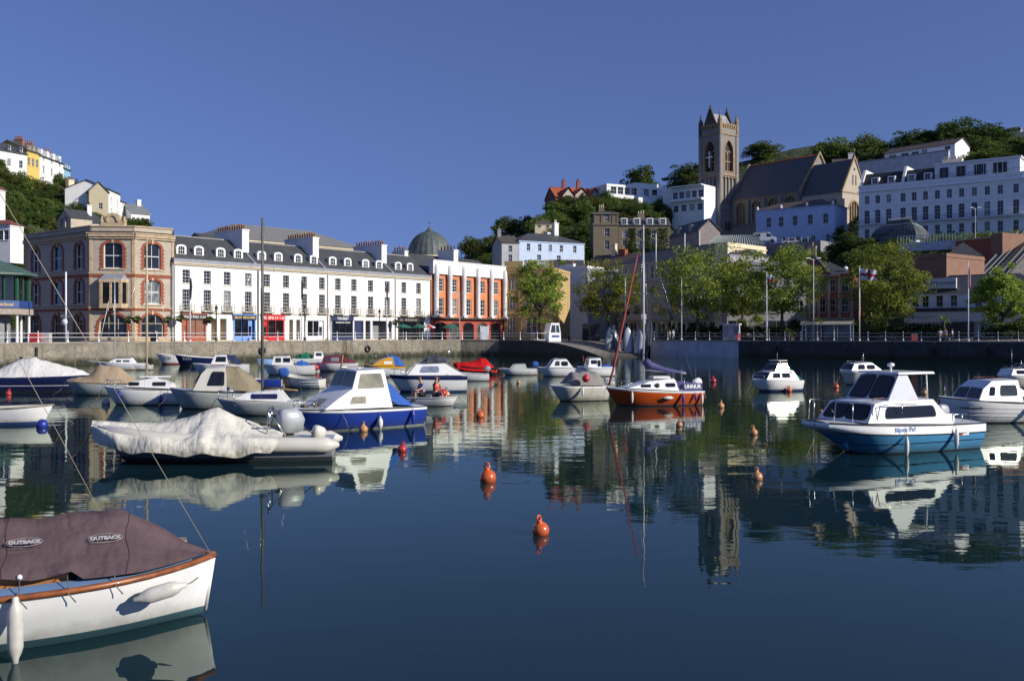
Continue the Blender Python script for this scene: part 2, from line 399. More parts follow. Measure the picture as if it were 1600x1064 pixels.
bp = nt.nodes.new('ShaderNodeBump'); bp.inputs['Strength'].default_value = .33; bp.inputs['Distance'].default_value = 1.0; lnk(nt, h, bp.inputs['Height'])
gl = nt.nodes.new('ShaderNodeBsdfGlossy'); gl.inputs['Roughness'].default_value = .0; gl.inputs[0].default_value = (.86, .93, .82, 1); lnk(nt, bp.outputs[0], gl.inputs['Normal'])
df = nt.nodes.new('ShaderNodeBsdfDiffuse'); df.inputs[0].default_value = (.007, .024, .032, 1)
fr = nt.nodes.new('ShaderNodeFresnel'); fr.inputs[0].default_value = 1.42; lnk(nt, bp.outputs[0], fr.inputs['Normal'])
mx = nt.nodes.new('ShaderNodeMixShader'); lnk(nt, fr.outputs[0], mx.inputs[0]); lnk(nt, df.outputs[0], mx.inputs[1]); lnk(nt, gl.outputs[0], mx.inputs[2])
lnk(nt, mx.outputs[0], nt.nodes['Material Output'].inputs[0]); nt.nodes.remove(b)
mb = MB(); mb.face([(-400, -60, 0), (400, -60, 0), (400, 210, 0), (-400, 210, 0)])
tag(mb.build('water', WM), kind='structure')
# ================================================================ building kit
def text_mesh(s, size, name='lettering', bold=0.0):
    cu = bpy.data.curves.new(name, 'FONT'); cu.body = s; cu.size = size; cu.align_x = 'CENTER'; cu.align_y = 'CENTER'; cu.extrude = .004; cu.offset = bold; cu.resolution_u = 2
    o = bpy.data.objects.new(name, cu); COL.objects.link(o)
    dg = bpy.context.evaluated_depsgraph_get(); me = bpy.data.meshes.new_from_object(o.evaluated_get(dg))
    bpy.data.objects.remove(o); bpy.data.curves.remove(cu); me.name = name; return me
def lettering(s, size, m, parent, loc, rot=(PI/2, 0, 0), name='lettering', bold=.01):
    me = text_mesh(s, size, name, bold); me.materials.clear(); me.materials.append(m)
    return inst(name, me, parent, loc, rot)
def rects(width, n, ww, v0, v1, arch=0, margin=None):
    sp_ = width/n; return [(sp_*(i+.5)-ww/2, sp_*(i+.5)+ww/2, v0, v1, arch) for i in range(n)]
class Plane:
    def __init__(s, o=(0,0,0), ang=0.0):
        s.o = Vector(o); s.a = ang; s.u = Vector((math.cos(ang), math.sin(ang), 0)); s.n = Vector((math.sin(ang), -math.cos(ang), 0))
    def __call__(s, u, v, d=0.0):
        return s.o + s.u*u + Vector((0,0,v)) - s.n*d
def arc(u0, u1, v, rise, k=8):                   # points of an arch from left springing to right
    w_ = (u1-u0)/2; c = (u0+u1)/2
    return [(c - w_*math.cos(PI*i/k), v + rise*math.sin(PI*i/k)) for i in range(k+1)]
def wall(mb, T, L, v0, v1, ops, rev=.18, mi=0):
    us = sorted({0, L} | {o[0] for o in ops} | {o[1] for o in ops}); vs = sorted({v0, v1} | {o[2] for o in ops} | {o[3] for o in ops})
    us = [u for u in us if -1e-6 <= u <= L+1e-6]; vs = [v for v in vs if v0-1e-6 <= v <= v1+1e-6]
    for a, b in zip(us, us[1:]):
        if b-a < 1e-5: continue
        cu = (a+b)/2; run = None
        for c, d in zip(vs, vs[1:]):
            cv = (c+d)/2
            if any(o[0] < cu < o[1] and o[2] < cv < o[3] for o in ops): continue
            mb.face([T(a,c), T(b,c), T(b,d), T(a,d)], mi)
    for o in ops:
        a, b, c, d = o[:4]; r = o[4] if len(o) > 4 else 0
        if r:
            pts = arc(a, b, d-r, r); k = len(pts)//2
            for p, q in zip(pts, pts[1:]):
                mb.face([T(p[0],p[1]), T(q[0],q[1]), T(q[0],d), T(p[0],d)], mi)
                mb.face([T(p[0],p[1]), T(q[0],q[1]), T(q[0],q[1],rev), T(p[0],p[1],rev)], mi)
            e = d-r
        else:
            e = d; mb.face([T(a,d), T(b,d), T(b,d,rev), T(a,d,rev)], mi)
        mb.face([T(a,c), T(a,e), T(a,e,rev), T(a,c,rev)], mi); mb.face([T(b,c), T(b,e), T(b,e,rev), T(b,c,rev)], mi)
        mb.face([T(a,c), T(b,c), T(b,c,rev), T(a,c,rev)], mi)
WCACHE = {}
def win_meshes(w_, h_, nx, ny, fr, glass, near, t=.07, mid=True):
    key = (round(w_,2), round(h_,2), nx, ny, fr.name, glass.name, near, t)
    if key in WCACHE: return WCACHE[key]
    mb = MB()
    mb.box(-w_/2, -w_/2+t, 0, .09, 0, h_); mb.box(w_/2-t, w_/2, 0, .09, 0, h_)
    mb.box(-w_/2+t, w_/2-t, 0, .09, 0, t); mb.box(-w_/2+t, w_/2-t, 0, .09, h_-t, h_)
    bt = t*.42
    for i in range(1, nx): x = -w_/2 + w_*i/nx; mb.box(x-bt/2, x+bt/2, .02, .085, t, h_-t)
    for j in range(1, ny):
        z = h_*j/ny; b2 = t*.75 if (j*2 == ny) else bt
        mb.box(-w_/2+t, w_/2-t, .015, .08, z-b2/2, z+b2/2)
    g = MB(); q = [(-w_/2+.02, .06, .02), (w_/2-.02, .06, .02), (w_/2-.02, .06, h_-.02), (-w_/2+.02, .06, h_-.02)]
    if near:
        g.face(q); r = (mb.mesh('window', fr), g.mesh('pane', glass))
    else:
        mb.face(q, 1); r = (mb.mesh('window', [fr, glass]), None)
    WCACHE[key] = r; return r
def window(root, T, op, nx=2, ny=2, fr=None, glass=None, near=False, d=.12, t=.07, label=None, name='window'):
    a, b, c, e = op[:4]; m1, m2 = win_meshes(b-a, e-c, nx, ny, fr or TRIM, glass or GLASS, near, t)
    o = inst(name, m1, root, T((a+b)/2, c, d), (0, 0, T.a))
    if m2: inst('pane', m2, o)
    if label: o['label'] = label
    return o
def sill(mb, T, op, mi=0, proud=.08, h=.1, ext=.08):
    a, b, c = op[:3]; bar(mb, T, a-ext, b+ext, c-h, c, proud, mi)
def bar(mb, T, a, b, c, d, proud=.1, mi=0, back=-.003):       # a moulding standing off a wall
    lo = [T(a,c,-proud), T(b,c,-proud), T(b,c,back), T(a,c,back)]; hi = [T(a,d,-proud), T(b,d,-proud), T(b,d,back), T(a,d,back)]
    mb.face(lo, mi); mb.face(hi, mi)
    for i in range(4): mb.face([lo[i], lo[(i+1)%4], hi[(i+1)%4], hi[i]], mi)
def archband(mb, T, u0, u1, vs, rise, wd, mi=0, proud=.06, k=10, legs=0.0):
    ins = arc(u0, u1, vs, rise, k); out = arc(u0-wd, u1+wd, vs, rise+wd, k)
    if legs: ins = [(u0, vs-legs)] + ins + [(u1, vs-legs)]; out = [(u0-wd, vs-legs)] + out + [(u1+wd, vs-legs)]
    for p, q, r, s_ in zip(ins, ins[1:], out, out[1:]):
        mb.face([T(*p,-proud), T(*q,-proud), T(*s_,-proud), T(*r,-proud)], mi)
        mb.face([T(*r,-proud), T(*s_,-proud), T(*s_,.003), T(*r,.003)], mi); mb.face([T(*p,-proud), T(*q,-proud), T(*q,.1), T(*p,.1)], mi)
def chimney(root, u, y, z0, wu, wy, h, pots, m=None, along='y', label=None, pm=None):
    mb = MB(); mb.box(u-wu/2, u+wu/2, y-wy/2, y+wy/2, z0, z0+h); mb.box(u-wu/2-.08, u+wu/2+.08, y-wy/2-.08, y+wy/2+.08, z0+h+.003, z0+h+.18)
    o = mb.build('chimney', m or WHITE, root); p = MB()
    for i in range(pots):
        t = (i+.5)/pots - .5; x, yy = (u, y+wy*t) if along == 'y' else (u+wu*t, y); hh = .62+.3*((i*37) % 5)/5
        p.lathe([(.15, z0+h+.19), (.12, z0+h+.19+hh*.8), (.15, z0+h+.19+hh*.85), (.14, z0+h+.19+hh), (.02, z0+h+.19+hh)], 8, (x, yy, 0))
    if pots: p.build('chimney_pots', pm or POT, o)
    if label: o['label'] = label
    return o
def roof_mesh(kind, L, W, z, h, over=.3, flat=1.2):
    mb = MB(); a, b, c, d = -over, L+over, -over, W+over; m = W/2
    if kind == 'hip':
        r = min(m, L/2*.95); p = [(a,c,z),(b,c,z),(b,d,z),(a,d,z)]; q0, q1 = (r,m,z+h), (L-r,m,z+h)
        mb.face([p[0],p[1],q1,q0]); mb.face([p[2],p[3],q0,q1]); mb.face([p[1],p[2],q1]); mb.face([p[3],p[0],q0]); mb.face([(x,y,zz-.02) for x,y,zz in p][::-1])
        mb.tube([q0, q1], .1, 5)
    elif kind == 'gable':
        q0, q1 = (a,m,z+h), (b,m,z+h); mb.face([(a,c,z),(b,c,z),q1,q0]); mb.face([(b,d,z),(a,d,z),q0,q1])
        lo = lambda p: (p[0],p[1],p[2]-.14)
        mb.face([lo((a,c,z)),lo((b,c,z)),(b,c,z),(a,c,z)]); mb.face([lo((a,c,z)),lo(q0),q0,(a,c,z)]); mb.face([lo((b,c,z)),lo(q1),q1,(b,c,z)])
        mb.face([lo((a,d,z)),lo(q0),q0,(a,d,z)]); mb.face([lo((b,d,z)),lo(q1),q1,(b,d,z)])
        mb.face([lo((a,c,z)),lo((b,c,z)),lo(q1),lo(q0)]); mb.face([lo((b,d,z)),lo((a,d,z)),lo(q0),lo(q1)]); mb.tube([q0, q1], .1, 5)
    elif kind == 'front':
        q0, q1 = (L/2,c,z+h), (L/2,d,z+h); mb.face([(a,c,z),(a,d,z),q1,q0]); mb.face([(b,d,z),(b,c,z),q0,q1]); mb.tube([q0,q1], .1, 5)
        lo = lambda p: (p[0],p[1],p[2]-.2)
        mb.face([lo((a,c,z)),lo(q0),q0,(a,c,z)]); mb.face([lo((b,c,z)),lo(q0),q0,(b,c,z)]); mb.face([lo((a,c,z)),lo((a,d,z)),lo(q1),lo(q0)]); mb.face([lo((b,c,z)),lo((b,d,z)),lo(q1),lo(q0)])
    elif kind == 'flat':
        mb.box(.2, L-.2, .2, W-.2, z-.5, z-.35)
    return mb
def frame_AB(A, B):
    d = B - A; d.z = 0; return d.length, math.atan2(d.y, d.x)
def house(name, label, A, B, z0, H, depth, wm, roof='hip', rh=2.0, rm=None, rows=(), sides=(), cat='house', group=None, near=False, base=3.0,
          trim=None, fr=None, glass=None, over=.3, cornice=True, nx=2, ny=2, openR=(), openL=(), parapet=.5):
    A, B = Vector(A), Vector(B); L, ang = frame_AB(A, B)
    root = thing(name, label, cat, (A.x, A.y, z0), ang, group)
    T = Plane(); TR = Plane((L, 0, 0), PI/2); TL = Plane((0, depth, 0), -PI/2); TB = Plane((L, depth, 0), PI)
    ops = []
    for r in rows:
        v0, v1, n, ww = r[:4]; rise = r[4] if len(r) > 4 else 0
        ops += rects(L, n, ww, v0, v1, rise) if isinstance(n, int) else [(u*L-ww/2, u*L+ww/2, v0, v1, rise) for u in n]
    top = H + (parapet if roof == 'flat' else 0)
    mb = MB(); wall(mb, T, L, -base, top, ops); wall(mb, TR, depth, -base, top, list(openR)); wall(mb, TL, depth, -base, top, list(openL)); wall(mb, TB, L, -base, top, [])
    if roof == 'gable':
        for T_ in (TR, TL): mb.face([T_(0,H), T_(depth,H), T_(depth/2,H+rh)])
    if roof == 'front':
        for T_ in (T, TB): mb.face([T_(0,H), T_(L,H), T_(L/2,H+rh)])
    if roof == 'flat':
        mb.face([(.25,.25,H-.02),(L-.25,.25,H-.02),(L-.25,depth-.25,H-.02),(.25,depth-.25,H-.02)])
        for T_, l in ((Plane((0,.25,0)), L), (Plane((L-.25,0,0),PI/2), depth), (Plane((.25,depth,0),-PI/2), depth), (Plane((L,depth-.25,0),PI), L)): mb.face([T_(0.26,H-.02), T_(l-.26,H-.02), T_(l-.26,top), T_(0.26,top)])
    mb.build('wall', wm, root)
    if roof != 'flat': roof_mesh(roof, L, depth, H+.004, rh, over).build('roof', rm or SLATE, root)
    tr = MB()
    if cornice and roof in ('flat', 'hip'):
        bar(tr, T, -.12, L+.12, H-.28, H-.02 if roof == 'hip' else H-.05, .16); bar(tr, TR, .003, depth-.003, H-.28, H-.03, .12); bar(tr, TL, .003, depth-.003, H-.28, H-.03, .12)
    for o in ops: sill(tr, T, o)
    for o in openR: sill(tr, TR, o)
    for o in openL: sill(tr, TL, o)
    if tr.v: tr.build('trim', trim or wm, root)
    for o in ops: window(root, T, o, nx, ny, fr, glass, near)
    for o in openR: window(root, TR, o, nx, ny, fr, glass, near)
    for o in openL: window(root, TL, o, nx, ny, fr, glass, near)
    root['_L'] = L; return root, L
def fin(root):
    if '_L' in root: del root['_L']
def PZ(py, D): return CH + (HY - py)/F*D
def upx(A, B, px):                               # distance along the line A-B where photo column px crosses it
    k = (px-CX)/F; d = (B-A); L = d.length; d = d/L
    return (k*A.y - A.x)/(d.x - k*d.y)

# ================================================================ the white terrace on the quay
TA, TBp = G(270, 121.5), G(672, 158); td = (TBp-TA).normalized(); TLn = (TBp-TA).length
cuts = [0, upx(TA,TBp,401), upx(TA,TBp,510), upx(TA,TBp,616), TLn]
W2 = [[291,324,355,388],[417,447,475,503],[528,553,579,605],[631,654]]
DORM = [[283,310.5,344.5,372],[408.5,434.5,465.5,490],[519.5,543,571,592],[622,640.5]]
ULAB = ['white terraced house with a rust red pub front, next to the corner stone building', 'white terraced house with the bright red shop, right of the fish and chip shop',
        'white terraced house above the navy tourist information office', 'narrow white terraced house with a dark cafe front, beside the orange building']
LEDGE = mat('cream_ledge', (.60, .52, .38), .8, .12)
BALC = mat('balcony_stone', (.42, .36, .26), .8, .2)
def tri_glass(mb, a, b, c, d, y, mi): mb.face([(a,y,c),(b,y,c),(b,y,d),(a,y,d)], mi)
def shopfront(root, a, b, base_m, fascia_m, sign=None, sign_m=None, label=None, door=None, stall=.75, top=3.55, fh=.62, glass=None, sign2=None, size=.42, awn=None):
    mb = MB(); y0 = -.10
    mb.box(a, a+.16, y0, .3, .02, top-fh); mb.box(b-.16, b, y0, .3, .02, top-fh)           # pilasters
    mb.box(a-.08, b+.08, y0-.08, .3, top-fh+.003, top, 1); mb.box(a-.14, b+.14, y0-.16, .3, top+.003, top+.14, 0)
    dr = door if door else None
    x0, x1 = a+.17, b-.17; segs = [(x0, x1)]
    if dr: segs = [s for s in ((x0, dr[0]), (dr[1], x1)) if s[1]-s[0] > .3]
    for s0, s1 in segs:
        mb.box(s0, s1, y0+.02, .28, .02, stall); n = max(1, round((s1-s0)/1.3))
        for i in range(n+1):
            x = s0 + (s1-s0-.07)*i/n; mb.box(x, x+.07, y0+.03, .2, stall+.003, top-fh-.003)
        mb.face([(s0, .06, stall), (s1, .06, stall), (s1, .06, top-fh), (s0, .06, top-fh)], 2)
    o = mb.build('shopfront', [base_m, fascia_m, glass or GLASS], root)
    if label: o['label'] = label
    if dr:
        d = MB(); x0, x1 = dr; d.box(x0, x0+.12, .1, .18, .02, 2.2); d.box(x1-.12, x1, .1, .18, .02, 2.2); d.box(x0+.12, x1-.12, .1, .18, .02, .8); d.box(x0+.12, x1-.12, .1, .18, 2.08, 2.2)
        d.face([(x0+.12,.15,.8),(x1-.12,.15,.8),(x1-.12,.15,2.08),(x0+.12,.15,2.08)], 1); d.box(x0, x1, .1, .2, 2.21, top-fh-.003)
        d.build('door', [base_m, glass or GLASS], o)
    if sign: lettering(sign, size, sign_m, o, ((a+b)/2, y0-.086, top-fh/2), bold=.012)
    if sign2: lettering(sign2[0], sign2[1], sign_m, o, ((a+b)/2, y0-.086, top-fh-.28), bold=.008)
    return o
def scribble(parent, a, b, z, h, m, y=-.19, seed=1, words=3):   # lettering too small to read in the photo: a row of strokes
    r = random.Random(seed); mb = MB(); x = a
    while x < b:
        if r.random() < .14: x += h*.5; continue
        wd = h*(.25+.3*r.random()); mb.box(x, x+h*.14, y, y+.01, z-h/2, z+h/2)
        if r.random() < .7: mb.box(x+h*.15, x+wd, y, y+.01, z+h*(.3 if r.random() < .5 else -.1), z+h*(.48 if r.random() < .5 else .1))
        if r.random() < .6: mb.box(x+wd, x+wd+h*.13, y, y+.01, z-h/2, z+h*(.5 if r.random() < .6 else 0))
        x += wd+h*.32
    return mb.build('lettering', m, parent)
BLUESH = mat('blue_shop', (.16, .33, .72), .5, .08); REDSH = mat('red_shop', (.60, .02, .02), .45, .1); NAVY = mat('navy_shop', (.018, .03, .10), .45, .1); RUST = mat('rust_shop', (.40, .10, .05), .6, .15)
BLK = mat('black_shop', (.02, .02, .022), .5, .1); YEL = mat('yellow_letters', (.75, .55, .05), .5, .05); GOLD = mat('gold_letters', (.6, .42, .15), .5, .1)
for k in range(4):
    u0, u1 = cuts[k], cuts[k+1]; L = u1-u0; o = TA + td*u0
    root = thing('terraced_house', ULAB[k], 'terraced house', (o.x, o.y, 2.2), math.atan2(td.y, td.x), 'white terraced houses on the quay')
    T = Plane(); U = lambda px: upx(TA, TBp, px) - u0
    ops = []
    for px in W2[k]:
        c = U(px); ops.append((c-.52, c+.52, 7.55, 9.25)); ops.append((c-.55, c+.55, 3.98, 6.75))
    gnd = {0: [(U(284),U(322)),(U(330),U(339)),(U(344),U(354)),(U(364),U(399))], 1: [(U(408),U(444)),(U(452),U(458)),(U(463),U(469)),(U(478),U(507))],
           2: [(U(518),U(551)),(U(553.5),U(568)),(U(571),U(579)),(U(582),U(605)),(U(607.5),U(612))], 3: [(U(622),U(662))]}[k]
    gops = [(a, b, .02, 3.5 if (b-a) > 2.2 and k != 2 or (k == 2 and i == 0) else 3.05) for i, (a, b) in enumerate(gnd)]
    mb = MB(); wall(mb, T, L, 0, 10.1, ops+gops, .3)
    wall(mb, Plane((L,0,0),PI/2), 10, 0, 10.1, []); wall(mb, Plane((0,10,0),-PI/2), 10, 0, 10.1, []); wall(mb, Plane((L,10,0),PI), L, 0, 10.1, [])
    mb.build('wall', WHITE, root)
    rec = MB()                                    # porch recesses behind the doorways
    for i, (a, b, c, d) in enumerate(gops):
        rec.face([(a-.01,1.6,0),(b+.01,1.6,0),(b+.01,1.6,d),(a-.01,1.6,d)]); rec.face([(a-.01,.3,0),(a-.01,1.6,0),(a-.01,1.6,d),(a-.01,.3,d)]); rec.face([(b+.01,.3,0),(b+.01,1.6,0),(b+.01,1.6,d),(b+.01,.3,d)]); rec.face([(a,.3,d),(b,.3,d),(b,1.6,d),(a,1.6,d)])
    rec.build('porch', CREAM if k < 2 else GREYR, root)
    tr = MB()
    bar(tr, T, .004, L-.004, 3.72, 3.86, .14); bar(tr, T, .004, L-.004, 9.82, 10.0, .22); bar(tr, T, .004, L-.004, 10.003, 10.16, .34)
    bar(tr, T, .004, L-.004, .0, .25, .03)
    for op in ops:
        if op[2] > 7: sill(tr, T, op)
    tr.build('cornice', LEDGE, root)
    lb = MB(); bar(lb, T, .004, L-.004, 10.163, 10.62, .30, 0, .5); lb.build('gutter', LEAD, root)
    rf = MB()
    for s0, s1 in ((0, L),): rf.grid([[(s0,.05,10.55),(s1,.05,10.55)],[(s0,4.4,13.95),(s1,4.4,13.95)],[(s0,5.4,14.0),(s1,5.4,14.0)],[(s0,10,10.3),(s1,10,10.3)]], 0, False, False)
    for x in (0, L): rf.face([(x,.05,10.1),(x,10,10.1),(x,10,10.3),(x,5.4,14.0),(x,4.4,13.95),(x,.05,10.55)])
    r_ = rf.build('roof', SLATE, root)
    rg = MB(); n = int(L/.45)
    for i in range(n): rg.box(i*.45+.02, i*.45+.42, 4.75, 5.0, 13.92, 14.12)
    rg.build('ridge_tiles', mat('ridge_tile', (.38,.37,.35), .9, .2), r_)
    for px in W2[k]:
        c = U(px); dn = (TA + td*(u0+c)); 
    for px in DORM[k]:
        dd = TA + td*(upx(TA, TBp, px)) ; c = U(px)
        # the dormer stands 1.2 m behind the wall plane: slide it along so it sits over its own bay
        pin = Vector((-td.y, td.x, 0)); q = upx(TA + pin*1.1, TBp + pin*1.1, px) - u0
        m = MB(); poly = [(q-.62,10.75),(q+.62,10.75)] + [(x, z) for x, z in arc(q-.62, q+.62, 12.2, .28, 6)][::-1]
        m.prism(poly, 1.1, 3.6); d = m.build('dormer', [LEAD], root)
        m = MB(); out = [(q-.72,10.72),(q+.72,10.72)] + arc(q-.72, q+.72, 12.2, .36, 6)[::-1]; inn = [(q-.45,10.9),(q+.45,10.9)] + arc(q-.45, q+.45, 12.12, .2, 6)[::-1]
        for i in range(len(out)):
            j = (i+1) % len(out); m.face([(out[i][0],1.02,out[i][1]),(out[j][0],1.02,out[j][1]),(inn[j][0],1.02,inn[j][1]),(inn[i][0],1.02,inn[i][1])])
            m.face([(out[i][0],1.02,out[i][1]),(out[j][0],1.02,out[j][1]),(out[j][0],1.35,out[j][1]),(out[i][0],1.35,out[i][1])])
        m.face([(x,1.06,z) for x, z in inn], 1)
        for i in (1, 2): m.box(q-.45+.3*i-.02, q-.45+.3*i+.02, 1.03, 1.05, 10.9, 12.26)
        for z in (11.35, 11.8): m.box(q-.45, q+.45, 1.025, 1.045, z-.02, z+.02)
        m.build('window', [TRIM, GLASS], d)
    for op in ops:
        tall = op[2] < 5; window(root, T, op, 2 if not tall else 3, 4 if not tall else 6, near=True, t=.06, d=.2)
        if tall:
            m = MB(); c = (op[0]+op[1])/2; m.box(c-.85, c+.85, -.62, -.004, 3.87, 3.97)
            for x in (c-.83, c-.3, c+.3, c+.77): m.box(x, x+.06, -.6, -.54, 3.973, 4.85)
            for z in (4.06, 4.45, 4.82): m.box(c-.835, c+.835, -.595, -.555, z, z+.05)
            for s_ in (-1, 1):
                for z in (4.06, 4.45, 4.82): m.box(c+s_*.81-.02, c+s_*.81+.02, -.55, -.004, z, z+.05)
            m.build('balcony', BALC, root)
    p = MB(); x = .18
    p.tube([(x,-.12,.1),(x,-.12,9.7)], .07, 6); p.build('drainpipe', IRON if k == 1 else mat('pale_pipe', (.5,.45,.38), .6), root)
    if k == 0:
        s = shopfront(root, U(284), U(322), RUST, BLK, None, None, 'rust red pub front with black sign board', (U(286), U(292)), glass=mat('brown_blind', (.22,.10,.06), .6, .1)); scribble(s, U(286), U(320), 3.24, .34, TRIM, seed=3)
        s = shopfront(root, U(364), U(399), BLUESH, NAVY, "BILLY'S FISH & CHIPS", YEL, 'pale blue fish and chip shop front', (U(388), U(394.5)), size=.36)
    if k == 1:
        s = shopfront(root, U(408), U(444), REDSH, REDSH, None, None, 'bright red shop front', (U(411), U(418))); scribble(s, U(410), U(443), 3.25, .42, TRIM, seed=8)
        s = shopfront(root, U(478), U(507), TRIM, TRIM, None, None, 'white shop front', (U(498), U(505))); scribble(s, U(487), U(499), 3.25, .22, mat('pale_blue_letters', (.3,.45,.7)), seed=5)
    if k == 2:
        shopfront(root, U(518), U(551), NAVY, NAVY, 'TOURIST', TRIM, 'navy tourist information shop front', size=.55, sign2=('INFORMATION CENTRE', .26), top=3.6)
        m = MB(); m.box(U(554), U(568), .35, .4, .02, 3.0); m.build('door', NAVY, root)
    if k == 3:
        s = shopfront(root, U(622), U(662), BLK, BLK, None, None, 'dark cafe front', (U(650), U(656))); scribble(s, U(624), U(650), 3.25, .26, mat('pale_letters', (.55,.55,.5)), seed=9)
    if k in (0, 1, 2):
        chimney(root, L-.65, 4.9, 12.2, 1.1, 6.6, 3.0 - .12*k, 12, label=None)
        pw = MB(); pw.prism([(0,0)]*0 or [(.05,10.45),(4.5,13.6),(5.4,13.65),(5.4,13.95),(4.4,13.9),(.05,10.75)], 0, .35)
        pw.xf(Matrix.Translation((L-.02,0,0)) @ Matrix(((0,-1,0,0),(1,0,0,0),(0,0,1,0),(0,0,0,1)))); pw.build('party_wall', LEAD, root)
    else:
        chimney(root, L-.8, 6.2, 12.5, .8, 3.0, 2.2, 5)

# ================================================================ corner stone building
HB = 16.2-2.2
f_pts = [G(40,128.5), G(140,118.0), G(210,118.4), G(271.6,122.0)]
cb = thing('corner_building', 'three-storey grey stone corner building with red brick arches and roof parapet', 'building', (f_pts[2].x, f_pts[2].y, 2.2), 0)
R0 = cb.location
wl = MB(); red = MB(); crm = MB(); par = MB(); REDSTONE = mat('red_terracotta', (.33,.085,.04), .85, .2, 4)
wins = []
def facet(A, B, bays, ground):
    L, a = frame_AB(A, B); T = Plane(((A-R0).x, (A-R0).y, 0), a); ops = []
    for f, w_ in bays:
        u = f*L; ops.append((u-w_/2, u+w_/2, 7.45-.0, 11.9, .45)); 
    L2 = []
    for f, w_ in bays:
        u = f*L; L2.append((u-w_/2, u+w_/2, 9.1, 12.3, .5)); L2.append((u-w_/2, u+w_/2, 4.75, 7.75, .4))
    for f, w_ in ground:
        u = f*L; L2.append((u-w_/2, u+w_/2, .02, 3.5, w_/2*.85))
    wall(wl, T, L, 0, HB-.6, L2, .3)
    for o in L2:
        a_, b_, c, d, r = o; archband(red, T, a_, b_, d-r, r, .32, 0, .05, 8, legs=(d-r-c) if c > 1 else 1.9)
        if c > 1: bar(crm, T, a_-.35, b_+.35, c-.18, c, .14)
        for q_ in range(7):
            zq = (c if c > 1 else .9) + q_*.46
            if zq + .2 < d-r:
                for e_ in (a_-.47, b_+.325): bar(red, T, e_, e_+.145, zq, zq+.23, .05)
        mm = MB(); mm.box(-.14,.14,-.12,.02,0,.55); s_ = mm.xf(Matrix.Translation(T((a_+b_)/2, d-.05)) @ Matrix.Rotation(a,4,'Z')); crm.v += [] ; n = len(crm.v); crm.v += mm.v; crm.f += [tuple(i+n for i in f_) for f_ in mm.f]; crm.m += mm.m; crm.s += mm.s
        wins.append((T, o))
    for z, h, pr, mb_ in ((3.95,.22,.16,red),(4.2,.16,.2,crm),(8.05,.3,.12,red),(8.4,.14,.18,crm),(HB-1.25,.2,.25,crm),(HB-1.0,.3,.4,crm),(HB-.65,.12,.45,crm)):
        bar(mb_, T, -.03, L+.03, z, z+h, pr)
    bar(crm, T, 0, L, .0, .7, .08)
    wall(par, Plane(T(0,0,.25), a), L, HB-.6, HB+.25, []); wall(par, Plane(T(L,0,.65), a+PI), L, HB-.6, HB+.25, []); bar(crm, Plane(T(0,0,.2), a), 0, L, HB+.253, HB+.42, .1, 0, .5)
    for u in (.15, L-.15): bar(crm, T, u-.16, u+.16, .7, HB-1.3, .07)
    return T, L
T1, L1 = facet(f_pts[0], f_pts[1], [(.17,1.9),(.52,2.6),(.85,1.9)], [(.17,2.3),(.52,2.3),(.85,2.3)])
T2, L2_ = facet(f_pts[1], f_pts[2], [(.52,2.3)], [(.52,3.4)])
T3, L3 = facet(f_pts[2], f_pts[3], [(.45,2.1)], [(.45,3.0)])
back = [f_pts[3] + Vector((-8,12,0)), f_pts[0] + Vector((3,12,0))]
for a_, b_ in ((f_pts[3], back[0]), (back[0], back[1]), (back[1], f_pts[0])):
    L, a = frame_AB(a_, b_); wall(wl, Plane(((a_-R0).x,(a_-R0).y,0), a), L, 0, HB+.2, [])
loop = [(p-R0) for p in f_pts + back]; wl.face([(p.x,p.y,HB-.3) for p in loop])
wl.build('wall', STONE, cb); red.build('brick_arches', REDSTONE, cb); crm.build('stone_bands', BUFF, cb); par.build('parapet', STONE, cb)
for T, o in wins:
    g = o[2] < 1
    window(cb, T, o, 2 if not g else 3, 2 if not g else 3, near=True, d=.22, t=.12 if not g else .16, fr=TRIM if not g else CREAMTRIM)
# oriel bay on the chamfer, upper floor; carved pediments on the parapet; corner finial
ob = MB(); u = .52*L2_; pl = [T2(u-1.75,0,.0), T2(u-1.2,0,-.85), T2(u+1.2,0,-.85), T2(u+1.75,0,.0)]
for z0, z1, e in ((4.2,4.75,.1),(7.35,7.75,.14)):
    ring = [[(p.x,p.y,z) for p in [T2(u-1.75-e,0,0), T2(u-1.2-e,0,-.85-e), T2(u+1.2+e,0,-.85-e), T2(u+1.75+e,0,0)]] for z in (z0, z1)]; ob.grid(ring, 0, False, False); ob.face(ring[0]); ob.face(ring[1])
for p, q in zip(pl, pl[1:]):
    for s_ in (.0, .46, .92):
        if (q-p).length < 1.5 and s_ == .46: continue
        c = p.lerp(q, s_+.04); ob.box(c.x-.12, c.x+.12, c.y-.1, c.y+.12, 4.753, 7.347)
top = T2(u,0,.0); ob.grid([[T2(u-1.85,7.753,0), T2(u-1.3,7.753,-.95), T2(u+1.3,7.753,-.95), T2(u+1.85,7.753,0)], [T2(u-1.5,8.5,0)]*1 + [T2(u-.9,8.5,-.05), T2(u+.9,8.5,-.05), T2(u+1.5,8.5,0)]], 1, False, False)
bay = ob.build('bay_window', [BUFF, LEAD], cb)
g = MB()
for p, q in zip(pl, pl[1:]): g.face([(p.x,p.y+.05,4.75),(q.x,q.y+.05,4.75),(q.x,q.y+.05,7.35),(p.x,p.y+.05,7.35)])
g.build('pane', GLASS, bay)
ob = MB(); u = .8*L1; pl = [T1(u-1.6,0,.0), T1(u-1.1,0,-.8), T1(u+1.1,0,-.8), T1(u+1.6,0,.0)]
